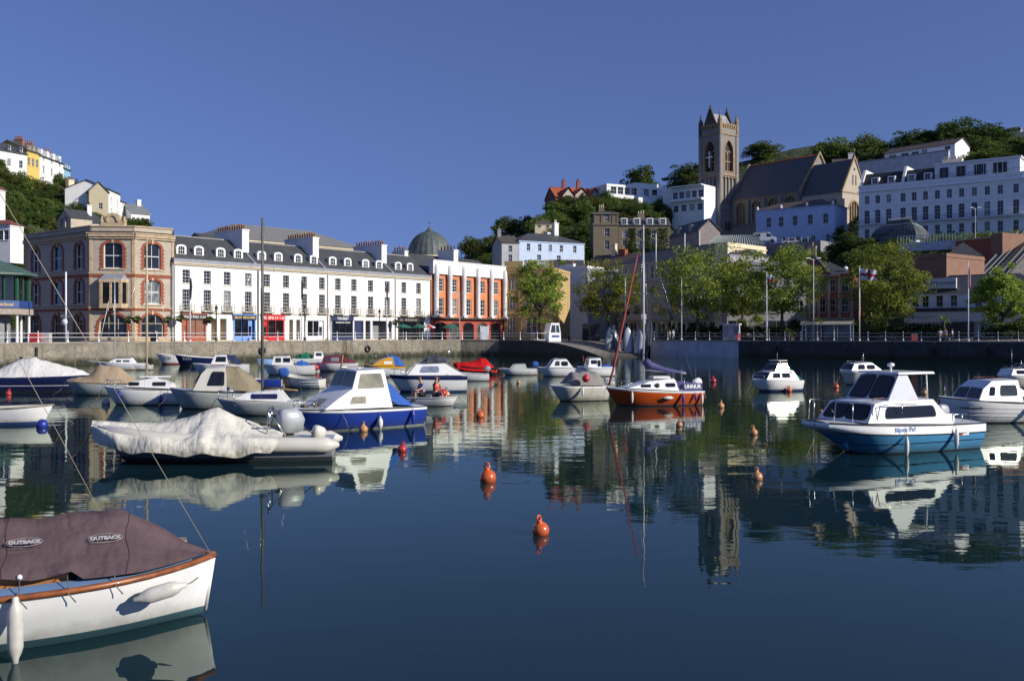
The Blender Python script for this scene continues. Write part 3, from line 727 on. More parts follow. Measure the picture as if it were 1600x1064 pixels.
def pediment(T, u, w_, h_, z, m=BUFF):
    mb = MB(); prof = [(u-w_/2, 0), (u-w_/2, h_*.35), (u-w_*.36, h_*.4)] + [(u + w_*.36*math.sin(t), h_*.45 + h_*.55*math.cos(t)) for t in [-1.4,-.9,-.45,0,.45,.9,1.4]] + [(u+w_*.36, h_*.4), (u+w_/2, h_*.35), (u+w_/2, 0)]
    a = [T(x, z+zz, .15) for x, zz in prof]; b_ = [T(x, z+zz, .75) for x, zz in prof]; mb.face(a); mb.face(b_)
    for i in range(len(a)): j = (i+1) % len(a); mb.face([a[i], a[j], b_[j], b_[i]])
    archband(mb, Plane(T(0,0,.12), T.a), u-w_*.2, u+w_*.2, z+h_*.3, h_*.45, w_*.09, 0, .12, 8)
    for s_ in (-1, 1): c = T(u+s_*w_*.5, z, .4); mb.lathe([(.3,0),(.3,h_*.35),(.38,h_*.4),(.1,h_*.5),(.2,h_*.58),(.02,h_*.75)], 8, c)
    mb.build('pediment', m, cb)
pediment(T2, .5*L2_, 2.7, 1.55, HB+.42)
mb = MB(); u = .6*L1
for a_, b_, z0, z1 in ((u-1.7,u+1.7,HB+.42,HB+1.7),): 
    A_ = [T1(a_,z0,.2),T1(b_,z0,.2),T1(b_,z0,3),T1(a_,z0,3)]; B_ = [T1(a_,z1,.2),T1(b_,z1,.2),T1(b_,z1,3),T1(a_,z1,3)]
    for i in range(4): mb.face([A_[i],A_[(i+1)%4],B_[(i+1)%4],B_[i]])
    mb.face([T1(a_,z1,.2),T1(b_,z1,.2),T1((a_+b_)/2,z1+1.2,.2)]); mb.face([T1(a_-.2,z1,.05),T1((a_+b_)/2,z1+1.3,.05),T1((a_+b_)/2,z1+1.3,3),T1(a_-.2,z1,3)],1); mb.face([T1(b_+.2,z1,.05),T1((a_+b_)/2,z1+1.3,.05),T1((a_+b_)/2,z1+1.3,3),T1(b_+.2,z1,3)],1)
    archband(mb, T1, u-.6, u+.6, z0+.75, .6, .25, 0, .1, 8, legs=.6)
mb.build('gablet', [STONE, SLATE], cb)

# ================================================================ orange building with white columns
A, B = G(674, 158.2), G(789, 175); oL, oa = frame_AB(A, B); OA, OB = A, B
root = thing('orange_building', 'orange rendered building with six tall white columns and a wine red ground floor', 'building', (A.x, A.y, 2.2), oa)
T = Plane(); cols_u = [upx(A,B,p) for p in (678,699,721,743,764,785)]; mids = [(a+b)/2 for a, b in zip(cols_u, cols_u[1:])]
ops = [(m-.75, m+.75, 8.1, 10.3) for m in mids] + [(m-.8, m+.8, 4.2, 7.0) for m in mids] + [(m-1.5, m+1.5, .05, 3.0, .7) for m in mids]
mb = MB(); wall(mb, T, oL, 0, 3.5, [o for o in ops if o[3] <= 3.1], .35, 1); wall(mb, T, oL, 3.5, 10.95, [o for o in ops if o[3] > 3.1], .2, 0)
wall(mb, Plane((oL,0,0),PI/2), 12, 0, 10.95, []); wall(mb, Plane((0,12,0),-PI/2), 12, 0, 10.95, []); wall(mb, Plane((oL,12,0),PI), oL, 0, 10.95, [])
mb.build('wall', [ORANGE, REDR], root)
mb = MB(); bar(mb, T, -.1, oL+.1, 10.953, 13.1, .5, 0, .4); bar(mb, T, -.15, oL+.15, 13.103, 13.25, .6, 0, .5); mb.build('parapet', WHITE, root)
mb = MB(); bar(mb, T, -.1, oL+.1, 3.5, 3.75, .75); mb.build('ledge', mat('dark_ledge', (.06,.05,.045), .8), root)
for u in cols_u:
    m = MB(); m.box(u-.5, u+.5, -1.02, -.02, 3.753, 4.05); m.lathe([(.46,4.053),(.40,4.25),(.40,10.2),(.46,10.4),(.46,10.9),(.44,12.0),(.3,12.5),(.02,12.6)], 12, (u,-.56,0)); m.build('column', mat('column_white', (.68,.68,.69), .7, .08, 2), root)
for o in ops: window(root, T, o, 3 if o[2] > 1 else 4, 4 if o[2] > 1 else 2, near=True, d=.15, t=.09 if o[2] > 1 else .12, fr=TRIM if o[2] > 1 else DKTRIM)
roof_mesh('gable', oL, 12, 10.96, 3.6, -.02).build('roof', SLATE, root)
chimney(root, oL*.42, 3.6, 12, 1.2, 3.6, 3.4, 5, pm=mat('dark_pot', (.12,.05,.04), .8)); chimney(root, oL*.62, 7.5, 12, 1.6, 1.2, 3.2, 4, m=CREAM)

# ================================================================ yellow stone bank
A, B = G(788.5, 174.5), G(864, 172); L, a_ = frame_AB(A, B)
root, L = house('stone_bank', 'pale yellow stone building with balustrade beside the orange one, behind a tree', A, B, 2.2, 12.8, 14, STONEY, 'flat', 0, None,
    [(.9,4.0,[.07,.13,.19],.42),(.9,4.0,[.5,.62],.8),(5.5,7.6,[.07,.13,.19],.42),(5.5,7.6,[.5,.64,.78],1.0),(9.0,11,[.1,.17],.5),(9.0,11,[.5,.64,.78],.9)], cat='building', near=True, parapet=.2, trim=STONEY)
fin(root); mb = MB(); T = Plane()
bar(mb, T, -.1, L+.1, 4.6, 4.9, .2); bar(mb, T, -.1, L+.1, 11.6, 12.0, .35); bar(mb, T, 0, L, 12.0, 12.2, .5); bar(mb, T, L*.4, L, 14.0, 14.2, .1)
for i in range(16): u = L*.42 + i*L*.57/15; mb.lathe([(.1,13.0),(.16,13.3),(.08,13.7),(.12,13.99)], 6, (u,.1,0))
bar(mb, T, 0, L*.38, 13.0, 14.2, .1); bar(mb, T, -.05, .6, 0, 11.6, .15); bar(mb, T, L*.3, L*.36, 0, 11.6, .15)
mb.build('balustrade', STONEY, root)

# ================================================================ the dome behind, the big grey hipped roof behind
c = G(671, 196); root = thing('domed_hall', 'ribbed grey-green dome with finial rising behind the terrace', 'dome', (c.x, c.y, 2.2))
mb = MB(); zb = PZ(398,196)-2.2; R = 4.35
mb.lathe([(4.9,0),(4.9,zb-3.8),(4.5,zb-3.7),(4.5,zb-.9),(5.0,zb-.8),(5.0,zb-.45),(4.6,zb-.4)], 24, smooth=False); mb.build('wall', CREAM, root)
mb = MB()
for i in range(12): a_ = PI*2*i/12; mb.box(-.7,.7,-.05,.05,zb-3.2,zb-1.2); mb.xf(Matrix.Rotation(a_,4,'Z') @ Matrix.Translation((0,-4.55,0)), len(mb.v)-8)
mb.build('drum_windows', GLASS, root)
mb = MB(); n = 72; rings = []
for i in range(15):
    t = PI/2*i/14; rr = (R+.15)*math.cos(t); rings.append([((rr + (.07 if k % 3 == 0 else 0)*math.cos(t))*math.cos(2*PI*k/n), (rr + (.07 if k % 3 == 0 else 0)*math.cos(t))*math.sin(2*PI*k/n), zb-.4 + 5.2*math.sin(t)) for k in range(n)])
mb.grid(rings, 0, True, False); mb.build('dome', COPPER, root)
mb = MB(); mb.lathe([(.9,zb+4.65),(.7,zb+5.0),(.3,zb+5.2),(.25,zb+5.6),(.05,zb+5.7),(.05,zb+6.4),(.2,zb+6.5),(.02,zb+6.75)], 10); mb.build('finial', COPPER, root)
A, B = G(345, 170), G(575, 196); L, a_ = frame_AB(A, B)
root, L = house('hall', 'large pale hall with a wide grey hipped roof behind the terrace', A, B, 2.2, PZ(379,183)-2.2-.3, 16, CREAM, 'hip', 3.6, mat('grey_roof', (.20,.20,.195), .8, .12, 1.5), cat='building'); fin(root)
chimney(root, L*.86, 4, 16.5, .9, .9, 2.8, 1, m=REDBRICK)
# far roofs and chimneys right behind the terrace
for (pa, pb, D, top, base_, nm, lab, wm, rm) in ((330,372,165,372,400,'house','dark slate roof with a row of red pots behind the left chimney',GREYR,SLATE),):
    A, B = G(pa, D), G(pb, D+5); r_, L = house(nm, lab, A, B, 2.2, PZ(381,D)-2.2, 8, wm, 'gable', 2.0, rm); fin(r_)
# ================================================================ church
ax = Vector((.6, -.8, 0)); pr = Vector((.8, .6, 0))            # along the nave (towards the chancel), across it (away from the viewer)
E0 = G(1125, 290); CZ = 27.0
church = thing('church', 'stone church with tall pinnacled tower and long slate roofed nave on the hillside', 'church', (E0.x, E0.y, CZ), math.atan2(ax.y, ax.x), None)
# local axes: x along the nave, y across; the tower's near edge is the origin, the tower lies at x<0
TW = 8.2; STONED = brick('church_stone_dark', (.29,.265,.235), (.19,.178,.165), (.31,.285,.25), .7, .32, .9, .02, True, .3)
OCH = mat('ochre_dressing', (.33, .225, .125), .85, .25, 1.5); GABD = mat('dark_brown_stone', (.10,.075,.055), .9, .3, 2); SLATEC = brick('church_slate', (.085,.088,.10), (.12,.12,.128), (.05,.05,.055), .5, .3, .7, .015, True, .25, .3)  # gables and left-hand pinnacles get the darker brown stone
def zt(py, D=290): return PZ(py, D) - CZ
def gothic(u0, u1, c, d, k=6):                    # pointed arch outline
    w_ = u1-u0; pts = []; R = w_*1.05; h = math.sqrt(R*R-(R-w_/2)**2); s = d-h
    for i in range(k+1):
        t = math.acos((R-w_/2)/R)*i/k; pts.append((u0 + R - R*math.cos(t), s + R*math.sin(t)))
    pts2 = [(u1-(x-u0), z) for x, z in pts[::-1]]
    return [(u0, c)] + pts + pts2[1:] + [(u1, c)], s
def gothic_open(mb, gm, T, u0, u1, c, d, mi_trim=1, lights=2, rec=.55, tw=.35):
    o, s = gothic(u0, u1, c, d); q, s2 = gothic(u0-tw, u1+tw, c-.01, d+tw*1.1)
    for (a, b), (e, f_) in zip(zip(o, o[1:]), zip(q, q[1:])):
        mb.face([T(*a,-.08),T(*b,-.08),T(*f_,-.08),T(*e,-.08)], mi_trim); mb.face([T(*a,-.08),T(*b,-.08),T(*b,rec),T(*a,rec)], mi_trim); mb.face([T(*e,-.08),T(*f_,-.08),T(*f_,.01),T(*e,.01)], mi_trim)
    bar(mb, T, u0-tw, u1+tw, c-.35, c-.003, .15, mi_trim)
    gm.face([T(*p, rec-.02) for p in o])
    for i in range(lights):
        a = u0 + (u1-u0)*i/lights; b = u0 + (u1-u0)*(i+1)/lights
        if i: mb_box(mb, T, a-.12, a+.12, c, s+.3, rec-.25, rec, mi_trim)
        archring(mb, T, a+.12, b-.12, s-.9, .3*(b-a), rec-.25, mi_trim)
    mb_box(mb, T, u0, u1, (c+s)/2-.15, (c+s)/2+.15, rec-.22, rec, mi_trim)
    return o
def mb_box(mb, T, a, b, c, d, y0, y1, mi):
    p = [T(a,c,y0),T(b,c,y0),T(b,d,y0),T(a,d,y0)]; q = [T(a,c,y1),T(b,c,y1),T(b,d,y1),T(a,d,y1)]
    mb.face(p, mi)
    for i in range(4): mb.face([p[i],p[(i+1)%4],q[(i+1)%4],q[i]], mi)
def archring(mb, T, a, b, v, rise, y, mi):
    i_ = arc(a, b, v, rise+.3, 6); o_ = [(x, z+.35) for x, z in i_]
    for p, q, r, s_ in zip(i_, i_[1:], o_, o_[1:]): mb.face([T(*p,y),T(*q,y),T(*s_,y),T(*r,y)], mi)
def fill_opening(mb, T, L, v0, v1, outl, mi=0):   # wall panel with one pointed hole, built as vertical strips
    xs = sorted({0, L} | {round(p[0],5) for p in outl}); c = outl[0][1]; u0, u1 = outl[0][0], outl[-1][0]
    up = outl[1:-1]
    def zat(x):
        for p, q in zip(up, up[1:]):
            if p[0]-1e-6 <= x <= q[0]+1e-6 and q[0] > p[0]: return p[1] + (q[1]-p[1])*(x-p[0])/(q[0]-p[0])
        return up[0][1]
    for a, b in zip(xs, xs[1:]):
        if b <= u0+1e-4 or a >= u1-1e-4: mb.face([T(a,v0),T(b,v0),T(b,v1),T(a,v1)], mi)
        else:
            mb.face([T(a,v0),T(b,v0),T(b,c),T(a,c)], mi); mb.face([T(a,zat(a)),T(b,zat(b)),T(b,v1),T(a,v1)], mi)
tower = MB(); tg = MB()
z1, z2, z3, zp = zt(327), zt(272), zt(208), zt(200)      # string courses, parapet base
TF = [Plane((-TW,0,0), 0), Plane((0,0,0), PI/2), Plane((0,TW,0), PI), Plane((-TW,TW,0), -PI/2)]
for i, T in enumerate(TF):
    o, s = gothic(2.2, TW-2.2, z2+1.2, zt(217)); fill_opening(tower, T, TW, z2, z3+.2, o); gothic_open(tower, tg, T, 2.2, TW-2.2, z2+1.2, zt(217), 1, 2, .9, .45)
    slope = [T(2.2,z2+.2,-.1),T(TW-2.2,z2+.2,-.1),T(TW-2.2,z2+1.3,.5),T(2.2,z2+1.3,.5)]; tower.face(slope, 1)
    wall(tower, T, TW, -6, z1, []); wall(tower, T, TW, z1, z2, [(1.1+j*1.55, 1.1+j*1.55+1.25, z1+1.4, z2-.6, .6) for j in range(4)], .5)
    tower.face([T(1,z1+1,.45),T(TW-1,z1+1,.45),T(TW-1,z2-.5,.45),T(1,z2-.5,.45)], 0)
    for j in range(4): archband(tower, T, 1.1+j*1.55+.02, 1.1+j*1.55+1.23, z2-1.2, .6, .16, 1, .06, 6)
    for j in range(3): o2, s = gothic(2.4+j*1.25, 2.4+j*1.25+.75, z1-11.2, z1-3.6); tg.face([T(*p,-.03) for p in o2]); archband(tower, T, 2.4+j*1.25, 2.4+j*1.25+.75, z1-4.3, .6, .18, 1, .08, 6, legs=6.8)
    for z, h, p in ((z1-.2,.4,.22),(z2-.25,.45,.25),(z3-.2,.4,.3),(zt(248),.25,.12)):
        bar(tower, T, -.1, TW+.1, z, z+h, p, 1) if abs(z-zt(248)) > .01 else [bar(tower, T, 0, 1.6, z, z+h, p, 1), bar(tower, T, TW-1.6, TW, z, z+h, p, 1)]
    for u in (-.12, TW-1.0): mb_box(tower, T, u, u+1.12, -6, z3-.3, -.28, .02, 0)          # corner buttresses
    wall(tower, T, TW, z3+.2, zp+.3, []); 
    for j in range(7): mb_box(tower, T, .75+j*.98, .75+j*.98+.55, zp+.3, zp+1.35, -.1, .35, 1)
    bar(tower, T, 0, TW, zp+1.36, zp+1.75, .15, 1, .4)
tower.build('tower', [STONED, OCH], church); tg.build('tower_openings', mat('louvre_dark', (.03,.025,.02), .8, .2), church)
ga = MB(); gz = zp+.2; gp = zt(166)
for y0 in (0, TW-.6):                              # stepped, crocketed gables on the near-left and far sides
    poly = [(-TW+1.5,gz),(-1.5,gz),(-TW/2,gp)]; ga.prism([(x,z) for x,z in poly], y0, y0+.6)
    for k in range(1, 8):
        for s_ in (-1, 1):
            t = k/8; x = -TW/2 + s_*(TW/2-1.4)*(1-t); z = gz+(gp-gz)*t; ga.box(x-.28, x+.28, y0+.0, y0+.6, z-.1, z+.75, 0, .1)
    ga.lathe([(.25,gp-.3),(.2,gp+.3),(.35,gp+.5),(.05,gp+1.4)], 6, (-TW/2, y0+.3, 0))
ga.build('gable', GABD, church)
sr = MB(); sr.face([(-TW+1.1,.3,gz),(-TW/2,.3,gp-1.3),(-TW/2,TW-.3,gp-1.3),(-TW+1.1,TW-.3,gz)]); sr.face([(-1.1,.3,gz),(-TW/2,.3,gp-1.3),(-TW/2,TW-.3,gp-1.3),(-1.1,TW-.3,gz)])
sr.face([(-TW,0,gz-.1),(0,0,gz-.1),(0,TW,gz-.1),(-TW,TW,gz-.1)]); sr.build('tower_roof', mat('pale_lead', (.33,.335,.35), .6, .2, .8), church)
for cx_, cy_ in ((-.3,.3),(-TW+.3,.3),(-.3,TW-.3),(-TW+.3,TW-.3)):
    m = MB(); m.lathe([(.72,z3-.2),(.72,zp+2.4),(.85,zp+2.5),(.62,zp+2.8),(.08,zt(176)),(.22,zt(175)),(.02,zt(171))], 8, (cx_,cy_,0), smooth=False); m.build('pinnacle', GABD if cx_ < -1 else OCH, church)
cr = MB(); cy = z2+5.2; mb_box(cr, TF[0], TW/2-.14, TW/2+.14, cy-2.8, cy+2.2, -.25, .1, 0); mb_box(cr, TF[0], TW/2-1.25, TW/2+1.25, cy+.2, cy+.55, -.253, .1, 0); cr.build('cross', TRIM, church)
# nave: starts .6 TW across the tower's right face
NY = .62*TW; NL = 25.2; HWD = 8.6; ez, rz = zt(299, 274), zt(241, 277)
nv = MB(); ngl = MB(); NT = Plane((0, NY, 0), 0); bays = [(2.0+i*5.9, 2.0+i*5.9+3.5) for i in range(4)]
wall(nv, NT, NL, -6, ez, [(a, b, zt(352,280), ez-1.2, 1.75) for a, b in bays], .45)
for a, b in bays:
    archband(nv, NT, a, b, ez-2.95, 1.75, .45, 1, .1, 10); ngl.face([NT(a,zt(352,280),.4),NT(b,zt(352,280),.4),NT(b,ez-1.2,.4),NT(a,ez-1.2,.4)])
    for i in (1, 2): x = a+(b-a)*i/3; mb_box(nv, NT, x-.12, x+.12, zt(352,280), ez-1.5, .2, .42, 1)
    mb_box(nv, NT, b+.9, b+1.6, -6, ez-.8, -.7, 0, 0)
bar(nv, NT, 0, NL, ez-.5, ez-.15, .25, 1)
for x in (.003, NL): 
    T_ = Plane((x, NY, 0), PI/2); nv.face([T_(0,-6),T_(2*HWD,-6),T_(2*HWD,ez),T_(HWD,rz+1.0),T_(0,ez)])
T_ = Plane((NL+.02, NY, 0), PI/2)
n0 = len(nv.v); nv.prism([(NY-.4,ez-.6),(NY+HWD,rz+.2),(NY+2*HWD+.4,ez-.6),(NY+2*HWD+.4,ez+.3),(NY+HWD,rz+1.1),(NY-.4,ez+.3)], 0, .7, 1)
nv.xf(Matrix.Translation((NL-.25,0,0)) @ Matrix(((0,1,0,0),(1,0,0,0),(0,0,1,0),(0,0,0,1))), n0)
nv.build('nave', [STONED, OCH], church); ngl.build('nave_windows', mat('leaded_glass', (.10,.085,.05), .5, .4, 3), church)
rf = MB(); rf.face([(.02,NY-.3,ez-.1),(NL-.1,NY-.3,ez-.1),(NL-.1,NY+HWD,rz),(.02,NY+HWD,rz)]); rf.face([(.02,NY+2*HWD+.3,ez-.1),(NL-.1,NY+2*HWD+.3,ez-.1),(NL-.1,NY+HWD,rz),(.02,NY+HWD,rz)])
r_ = rf.build('nave_roof', SLATEC, church); m = MB(); m.tube([(.1,NY+HWD,rz+.05),(NL-.1,NY+HWD,rz+.05)], .22, 6); m.build('ridge_tiles', REDTILE, r_)
CLn, CW = 13.6, 11.0; cez, crz = zt(301, 264), zt(249, 266)
chn = MB(); CTl = Plane((NL+.4, NY, 0), 0); CE = Plane((NL+CLn, NY, 0), PI/2)
wall(chn, CTl, CLn-.4, -6, cez, [(1.5,3.3,cez-8,cez-2,.9),(5.5,7.3,cez-8,cez-2,.9),(9.5,11.3,cez-8,cez-2,.9)], .4)
gl2 = MB()
for a in (1.5,5.5,9.5): archband(chn, CTl, a, a+1.8, cez-2.9, .9, .35, 1, .08, 8); gl2.face([CTl(a,cez-8,.35),CTl(a+1.8,cez-8,.35),CTl(a+1.8,cez-2,.35),CTl(a,cez-2,.35)])
wall(chn, CE, CW, -6, cez, [(3.2,7.8,cez-11,cez-2.4,2.3)], .4); chn.face([CE(0,cez),CE(CW,cez),CE(CW/2,crz)])
archband(chn, CE, 3.2, 7.8, cez-4.7, 2.3, .5, 1, .1, 10); gl2.face([CE(3.2,cez-11,.35),CE(7.8,cez-11,.35),CE(7.8,cez-2.4,.35),CE(3.2,cez-2.4,.35)])
for i in (1,2,3): mb_box(chn, CE, 3.2+4.6*i/4-.15, 3.2+4.6*i/4+.15, cez-11, cez-2.8, .1, .36, 1)
for u in (4.6, 6.0): gl2.face([CE(u,cez+2.2,-.03),CE(u+.5,cez+2.2,-.03),CE(u+.5,cez+5.0,-.03),CE(u,cez+5.0,-.03)])
gl2.face([CE(CW/2-.3+.45*math.cos(t)+.3, cez+6.6+.45*math.sin(t), -.03) for t in [i*PI/5 for i in range(10)]])
bar(chn, CE, 0, CW, cez-.2, cez+.1, .15, 1)
for u in (-.3, CW-.8): mb_box(chn, CE, u, u+1.1, -6, cez-2, -.9, 0, 0)
cop = [(0-.4,cez-.4),(CW/2,crz+.1),(CW+.4,cez-.4),(CW+.4,cez+.3),(CW/2,crz+1.0),(-.4,cez+.3)]
a_ = [CE(u,v,-.25) for u, v in cop]; b_ = [CE(u,v,.4) for u, v in cop]; chn.face(a_,1); chn.face(b_,1)
for i in range(6): chn.face([a_[i],a_[(i+1)%6],b_[(i+1)%6],b_[i]], 1)
chn.lathe([(.15,crz+.9),(.15,crz+2.2),(.4,crz+2.3),(.1,crz+2.6)], 6, CE(CW/2,0,0), 1)
wall(chn, Plane((NL+CLn,NY+CW,0),PI), CLn, -6, cez, [])
chn.build('chancel', [STONE, OCH], church); gl2.build('chancel_windows', mat('church_glass', (.06,.04,.02), .5, .4, 3), church)
rf = MB()
for y0 in (NY-.2, NY+CW+.2): rf.face([(NL+.5,y0,cez-.05),(NL+CLn-.3,y0,cez-.05),(NL+CLn-.3,NY+CW/2,crz),(NL+.5,NY+CW/2,crz)])
rf.build('chancel_roof', SLATEC, church)
# aisle and low chapel in front of the nave
ai = MB(); AT = Plane((1.2, NY-6, 0), 0); aL = NL+9; az = zt(372, 278)
wall(ai, AT, aL, -6, az, [(1.5+i*2.9, 2.9+i*2.9, az-4.6, az-.8, .7) for i in range(11)], .3); ag = MB()
for i in range(11): ag.face([AT(1.5+i*2.9,az-4.6,.25),AT(2.9+i*2.9,az-4.6,.25),AT(2.9+i*2.9,az-.8,.25),AT(1.5+i*2.9,az-.8,.25)])
wall(ai, Plane((1.2+aL,NY-6,0),PI/2), 6, -6, az, []); wall(ai, Plane((1.2,NY,0),-PI/2), 6, -6, az+3.5, [])
ai.build('aisle', STONED, church); ag.build('aisle_windows', DKTRIM, church)
m = MB(); m.face([(1.0,NY-6.4,az-.1),(1.2+aL+.2,NY-6.4,az-.1),(1.2+aL+.2,NY-.02,zt(346,283)),(1.0,NY-.02,zt(346,283))]); m.build('aisle_roof', SLATEC, church)

# ================================================================ white hotel terrace
A, B = G(1342, 225), G(1604, 204); HL, ha = frame_AB(A, B); HZ = 24.6
root = thing('hotel_terrace', 'long white stucco terrace with tall windows and balcony on the right hillside', 'terrace', (A.x, A.y, HZ), ha)
T = Plane(); rel = lambda py, D=215: PZ(py, D) - HZ
U = lambda px: upx(A, B, px)
ops = []
wx = [1354.6,1371.3,1388.5,1410.8,1428.2,1446,1464.5,1483.3,1502.3,1522.3,1542.5,1562.8,1587.5]
f0, f1, f2 = (0.1,3.0), (4.2,7.35), (8.75,10.7); top = 12.6
for px in wx:
    u = U(px); ops += [(u-.55,u+.55,f0[0]+.5,f0[1],.15),(u-.62,u+.62,f1[0],f1[1],.15),(u-.55,u+.55,f2[0],f2[1],.2)]
mb = MB(); wall(mb, T, HL, -3, top+.5, ops, .2); wall(mb, Plane((HL,0,0),PI/2), 12, -3, top+.5, []); wall(mb, Plane((0,12,0),-PI/2), 12, -3, top+.5, []); wall(mb, Plane((HL,12,0),PI), HL, -3, top+.5, [])
mb.build('wall', WHITEB, root)
m = MB(); bar(m, T, -.2, HL+.2, 11.6, 11.85, .35); bar(m, T, -.1, HL+.1, 12.45, 13.2, .12, 0, .4); bar(m, T, 0, HL, 8.0, 8.15, .1); bar(m, T, 0, HL, 3.5, 3.65, .12); m.build('cornice', WHITEB, root)
for o in ops: window(root, T, o, 2, 4 if o[2] > 1 else 2, near=False, t=.07, d=.14, glass=GLASSP if False else GLASS)
m = MB(); m.box(0, HL, -1.3, -.13, 3.85, 4.0, 0)
for i in range(int(HL/.3)): x = i*.3+.1; m.box(x-.02, x+.02, -1.25, -1.21, 4.003, 4.95, 1)
m.box(0, HL, -1.27, -1.19, 4.953, 5.02, 1); m.box(0, HL, -1.26, -1.2, 4.1, 4.15, 1)
m.build('balcony', [WHITEB, mat('grey_iron', (.10,.12,.15), .5)], root)
uM = U(1457)
rf = MB(); rf.grid([[(0,.5,13.0),(uM,.5,13.0)],[(0,3.4,16.3),(uM,3.4,16.3)],[(0,9,16.3),(uM,9,16.3)],[(0,11.9,13.0),(uM,11.9,13.0)]], 0, False, False)
for x in (0, uM): rf.face([(x,.5,13),(x,3.4,16.3),(x,9,16.3),(x,11.9,13)])
rf.build('roof', mat('dark_slate', (.028,.03,.033), .7, .25, 2), root)
for px0 in (1342.5, 1407):
    u = max(0, U(px0)) + .1; m = MB(); pts = [(.4,13.0),(3.3,16.4),(9.1,16.4),(9.1,17.3),(3.2,17.3),(.4,13.7)]
    a_ = [(u,y,z) for y,z in pts]; b_ = [(u+.55,y,z) for y,z in pts]; m.face(a_); m.face(b_)
    for i in range(6): m.face([a_[i],a_[(i+1)%6],b_[(i+1)%6],b_[i]])
    m.build('party_wall', TRIM, root)
for px in (1365.5, 1391, 1422.5, 1448):
    u = U(px); m = MB(); m.box(u-.85,u+.85,.9,3.2,13.3,15.0); d = m.build('dormer', WHITEB, root); window(d, Plane((0,.9,0)), (u-.65,u+.65,13.5,14.8), 2, 2, d=-.12)
m = MB(); m.box(uM+.1, HL-1.5, 1.6, 11, 12.6, 16.5); m.box(uM-.1, HL-1.2, 1.2, 11.2, 16.503, 16.85); at = m.build('attic_storey', WHITEB, root)
for px in (1472.5,1499,1527,1531,1557,1564): u = U(px); window(at, Plane((0,1.6,0)), (u-1.0,u+1.0,13.5,15.9), 2, 1, d=-.13)
m = MB()
for i in range(int((HL-uM)/.4)): m.box(uM+.2+i*.4, uM+.24+i*.4, .3, .34, 13.2, 14.1)
m.box(uM+.1, HL, .28, .36, 14.1, 14.16); m.build('roof_railing', mat('grey_iron2', (.10,.12,.15), .5), root)
chimney(root, U(1477), 7, 16.5, 4.2, 1.4, 1.7, 7, m=CREAM, along='x', pm=CREAMTRIM)
# conservatory in front of it
D = 196; A, B = G(1360, 199), G(1432, 192); L, a_ = frame_AB(A, B)
cons = thing('conservatory', 'ornate green-grey curved glass conservatory below the white hotel terrace', 'conservatory', (A.x, A.y, 21.0), a_)
zc = PZ(378, D)-21; zd = PZ(363, D)-21; ze = PZ(343, D)-21
m = MB(); m.box(0, L, 0, 6, -4, zc); m.build('base', WHITEB, cons)
m = MB(); prof = [(0,zc),(.05,zd-.9),(.3,zd),(.9,zd+.9),(1.7,ze-1.0),(2.0,ze-.75)]
rings = [[(x0,y,z) for x0,y in ((p,p),(L-p,p),(L-p,6-p),(p,6-p))] for p, z in prof]; m.grid(rings, 0, True, False); m.face(rings[-1]); m.box(2.3, L-2.3, 2.3, 3.7, ze-.9, ze, 0)
m.build('glass_roof', [mat('conservatory_glass', (.05,.06,.055), .25, .35, .8)], cons)
m = MB()
for i in range(25):
    t = i/24
    for y_ in (-.03, 6.03): m.tube([(p+(L-2*p)*t, (p-.04 if y_ < 0 else 6-p+.04), z) for p, z in prof], .045, 4)
for i in range(15):
    t = i/14
    for s_ in (0, 1): m.tube([((p-.04) if s_ == 0 else L-p+.04, p+(6-2*p)*t, z) for p, z in prof], .045, 4)
for i in range(12): m.lathe([(.05,ze),(.1,ze+.3),(.02,ze+.6)], 5, (2.5+i*(L-5)/11, 3, 0))
m.box(-.1, L+.1, -.1, .02, zc-.1, zc+.12); m.box(1.5, L-1.5, 1.5, 1.75, ze-1.1, ze-.85)
m.build('glazing_bars', mat('pale_green_iron', (.30,.34,.33), .5), cons)
A, B = G(1402, 186), G(1516, 178); L, a_ = frame_AB(A, B); z0 = PZ(378, 182)
r_ = thing('terrace_railing', 'pale blue railing along the terrace edge below the white hotel', 'railing', (A.x, A.y, z0), a_); m = MB()
for i in range(int(L/.55)): m.box(i*.55, i*.55+.07, 0, .07, .1, 1.35)
m.box(0, L, 0, .08, 1.353, 1.45); m.box(0, L, 0, .08, .7, .76); m.build('rail', mat('pale_blue_iron', (.5,.6,.72), .5), r_)
m = MB(); m.box(0, L, -.1, 1.5, -1.6, .08); m.build('plinth', mat('plinth', (.5,.55,.62), .8), r_)

# ================================================================ blue building below the church
A, B = G(1181, 240), G(1304, 228); root, L = house('blue_building', 'long blue rendered building with slate roof below the church', A, B, PZ(386,234), 9.6, 9, BLUEWALL, 'hip', 2.0, SLATEB,
    [(.6,2.6,[.17,.36,.55,.74,.92],1.05),(5.2,7.6,[.17,.33,.51,.70,.89],1.25)], openR=[(2,3.2,1.5,5)], cat='building', base=8, parapet=.5); fin(root)
m = MB()
for f in (.02,.33,.66,.98): m.lathe([(.3,9.6),(.35,10.2),(.1,10.5)], 8, (L*f, .1, 0))
m.build('finials', TRIM, root)

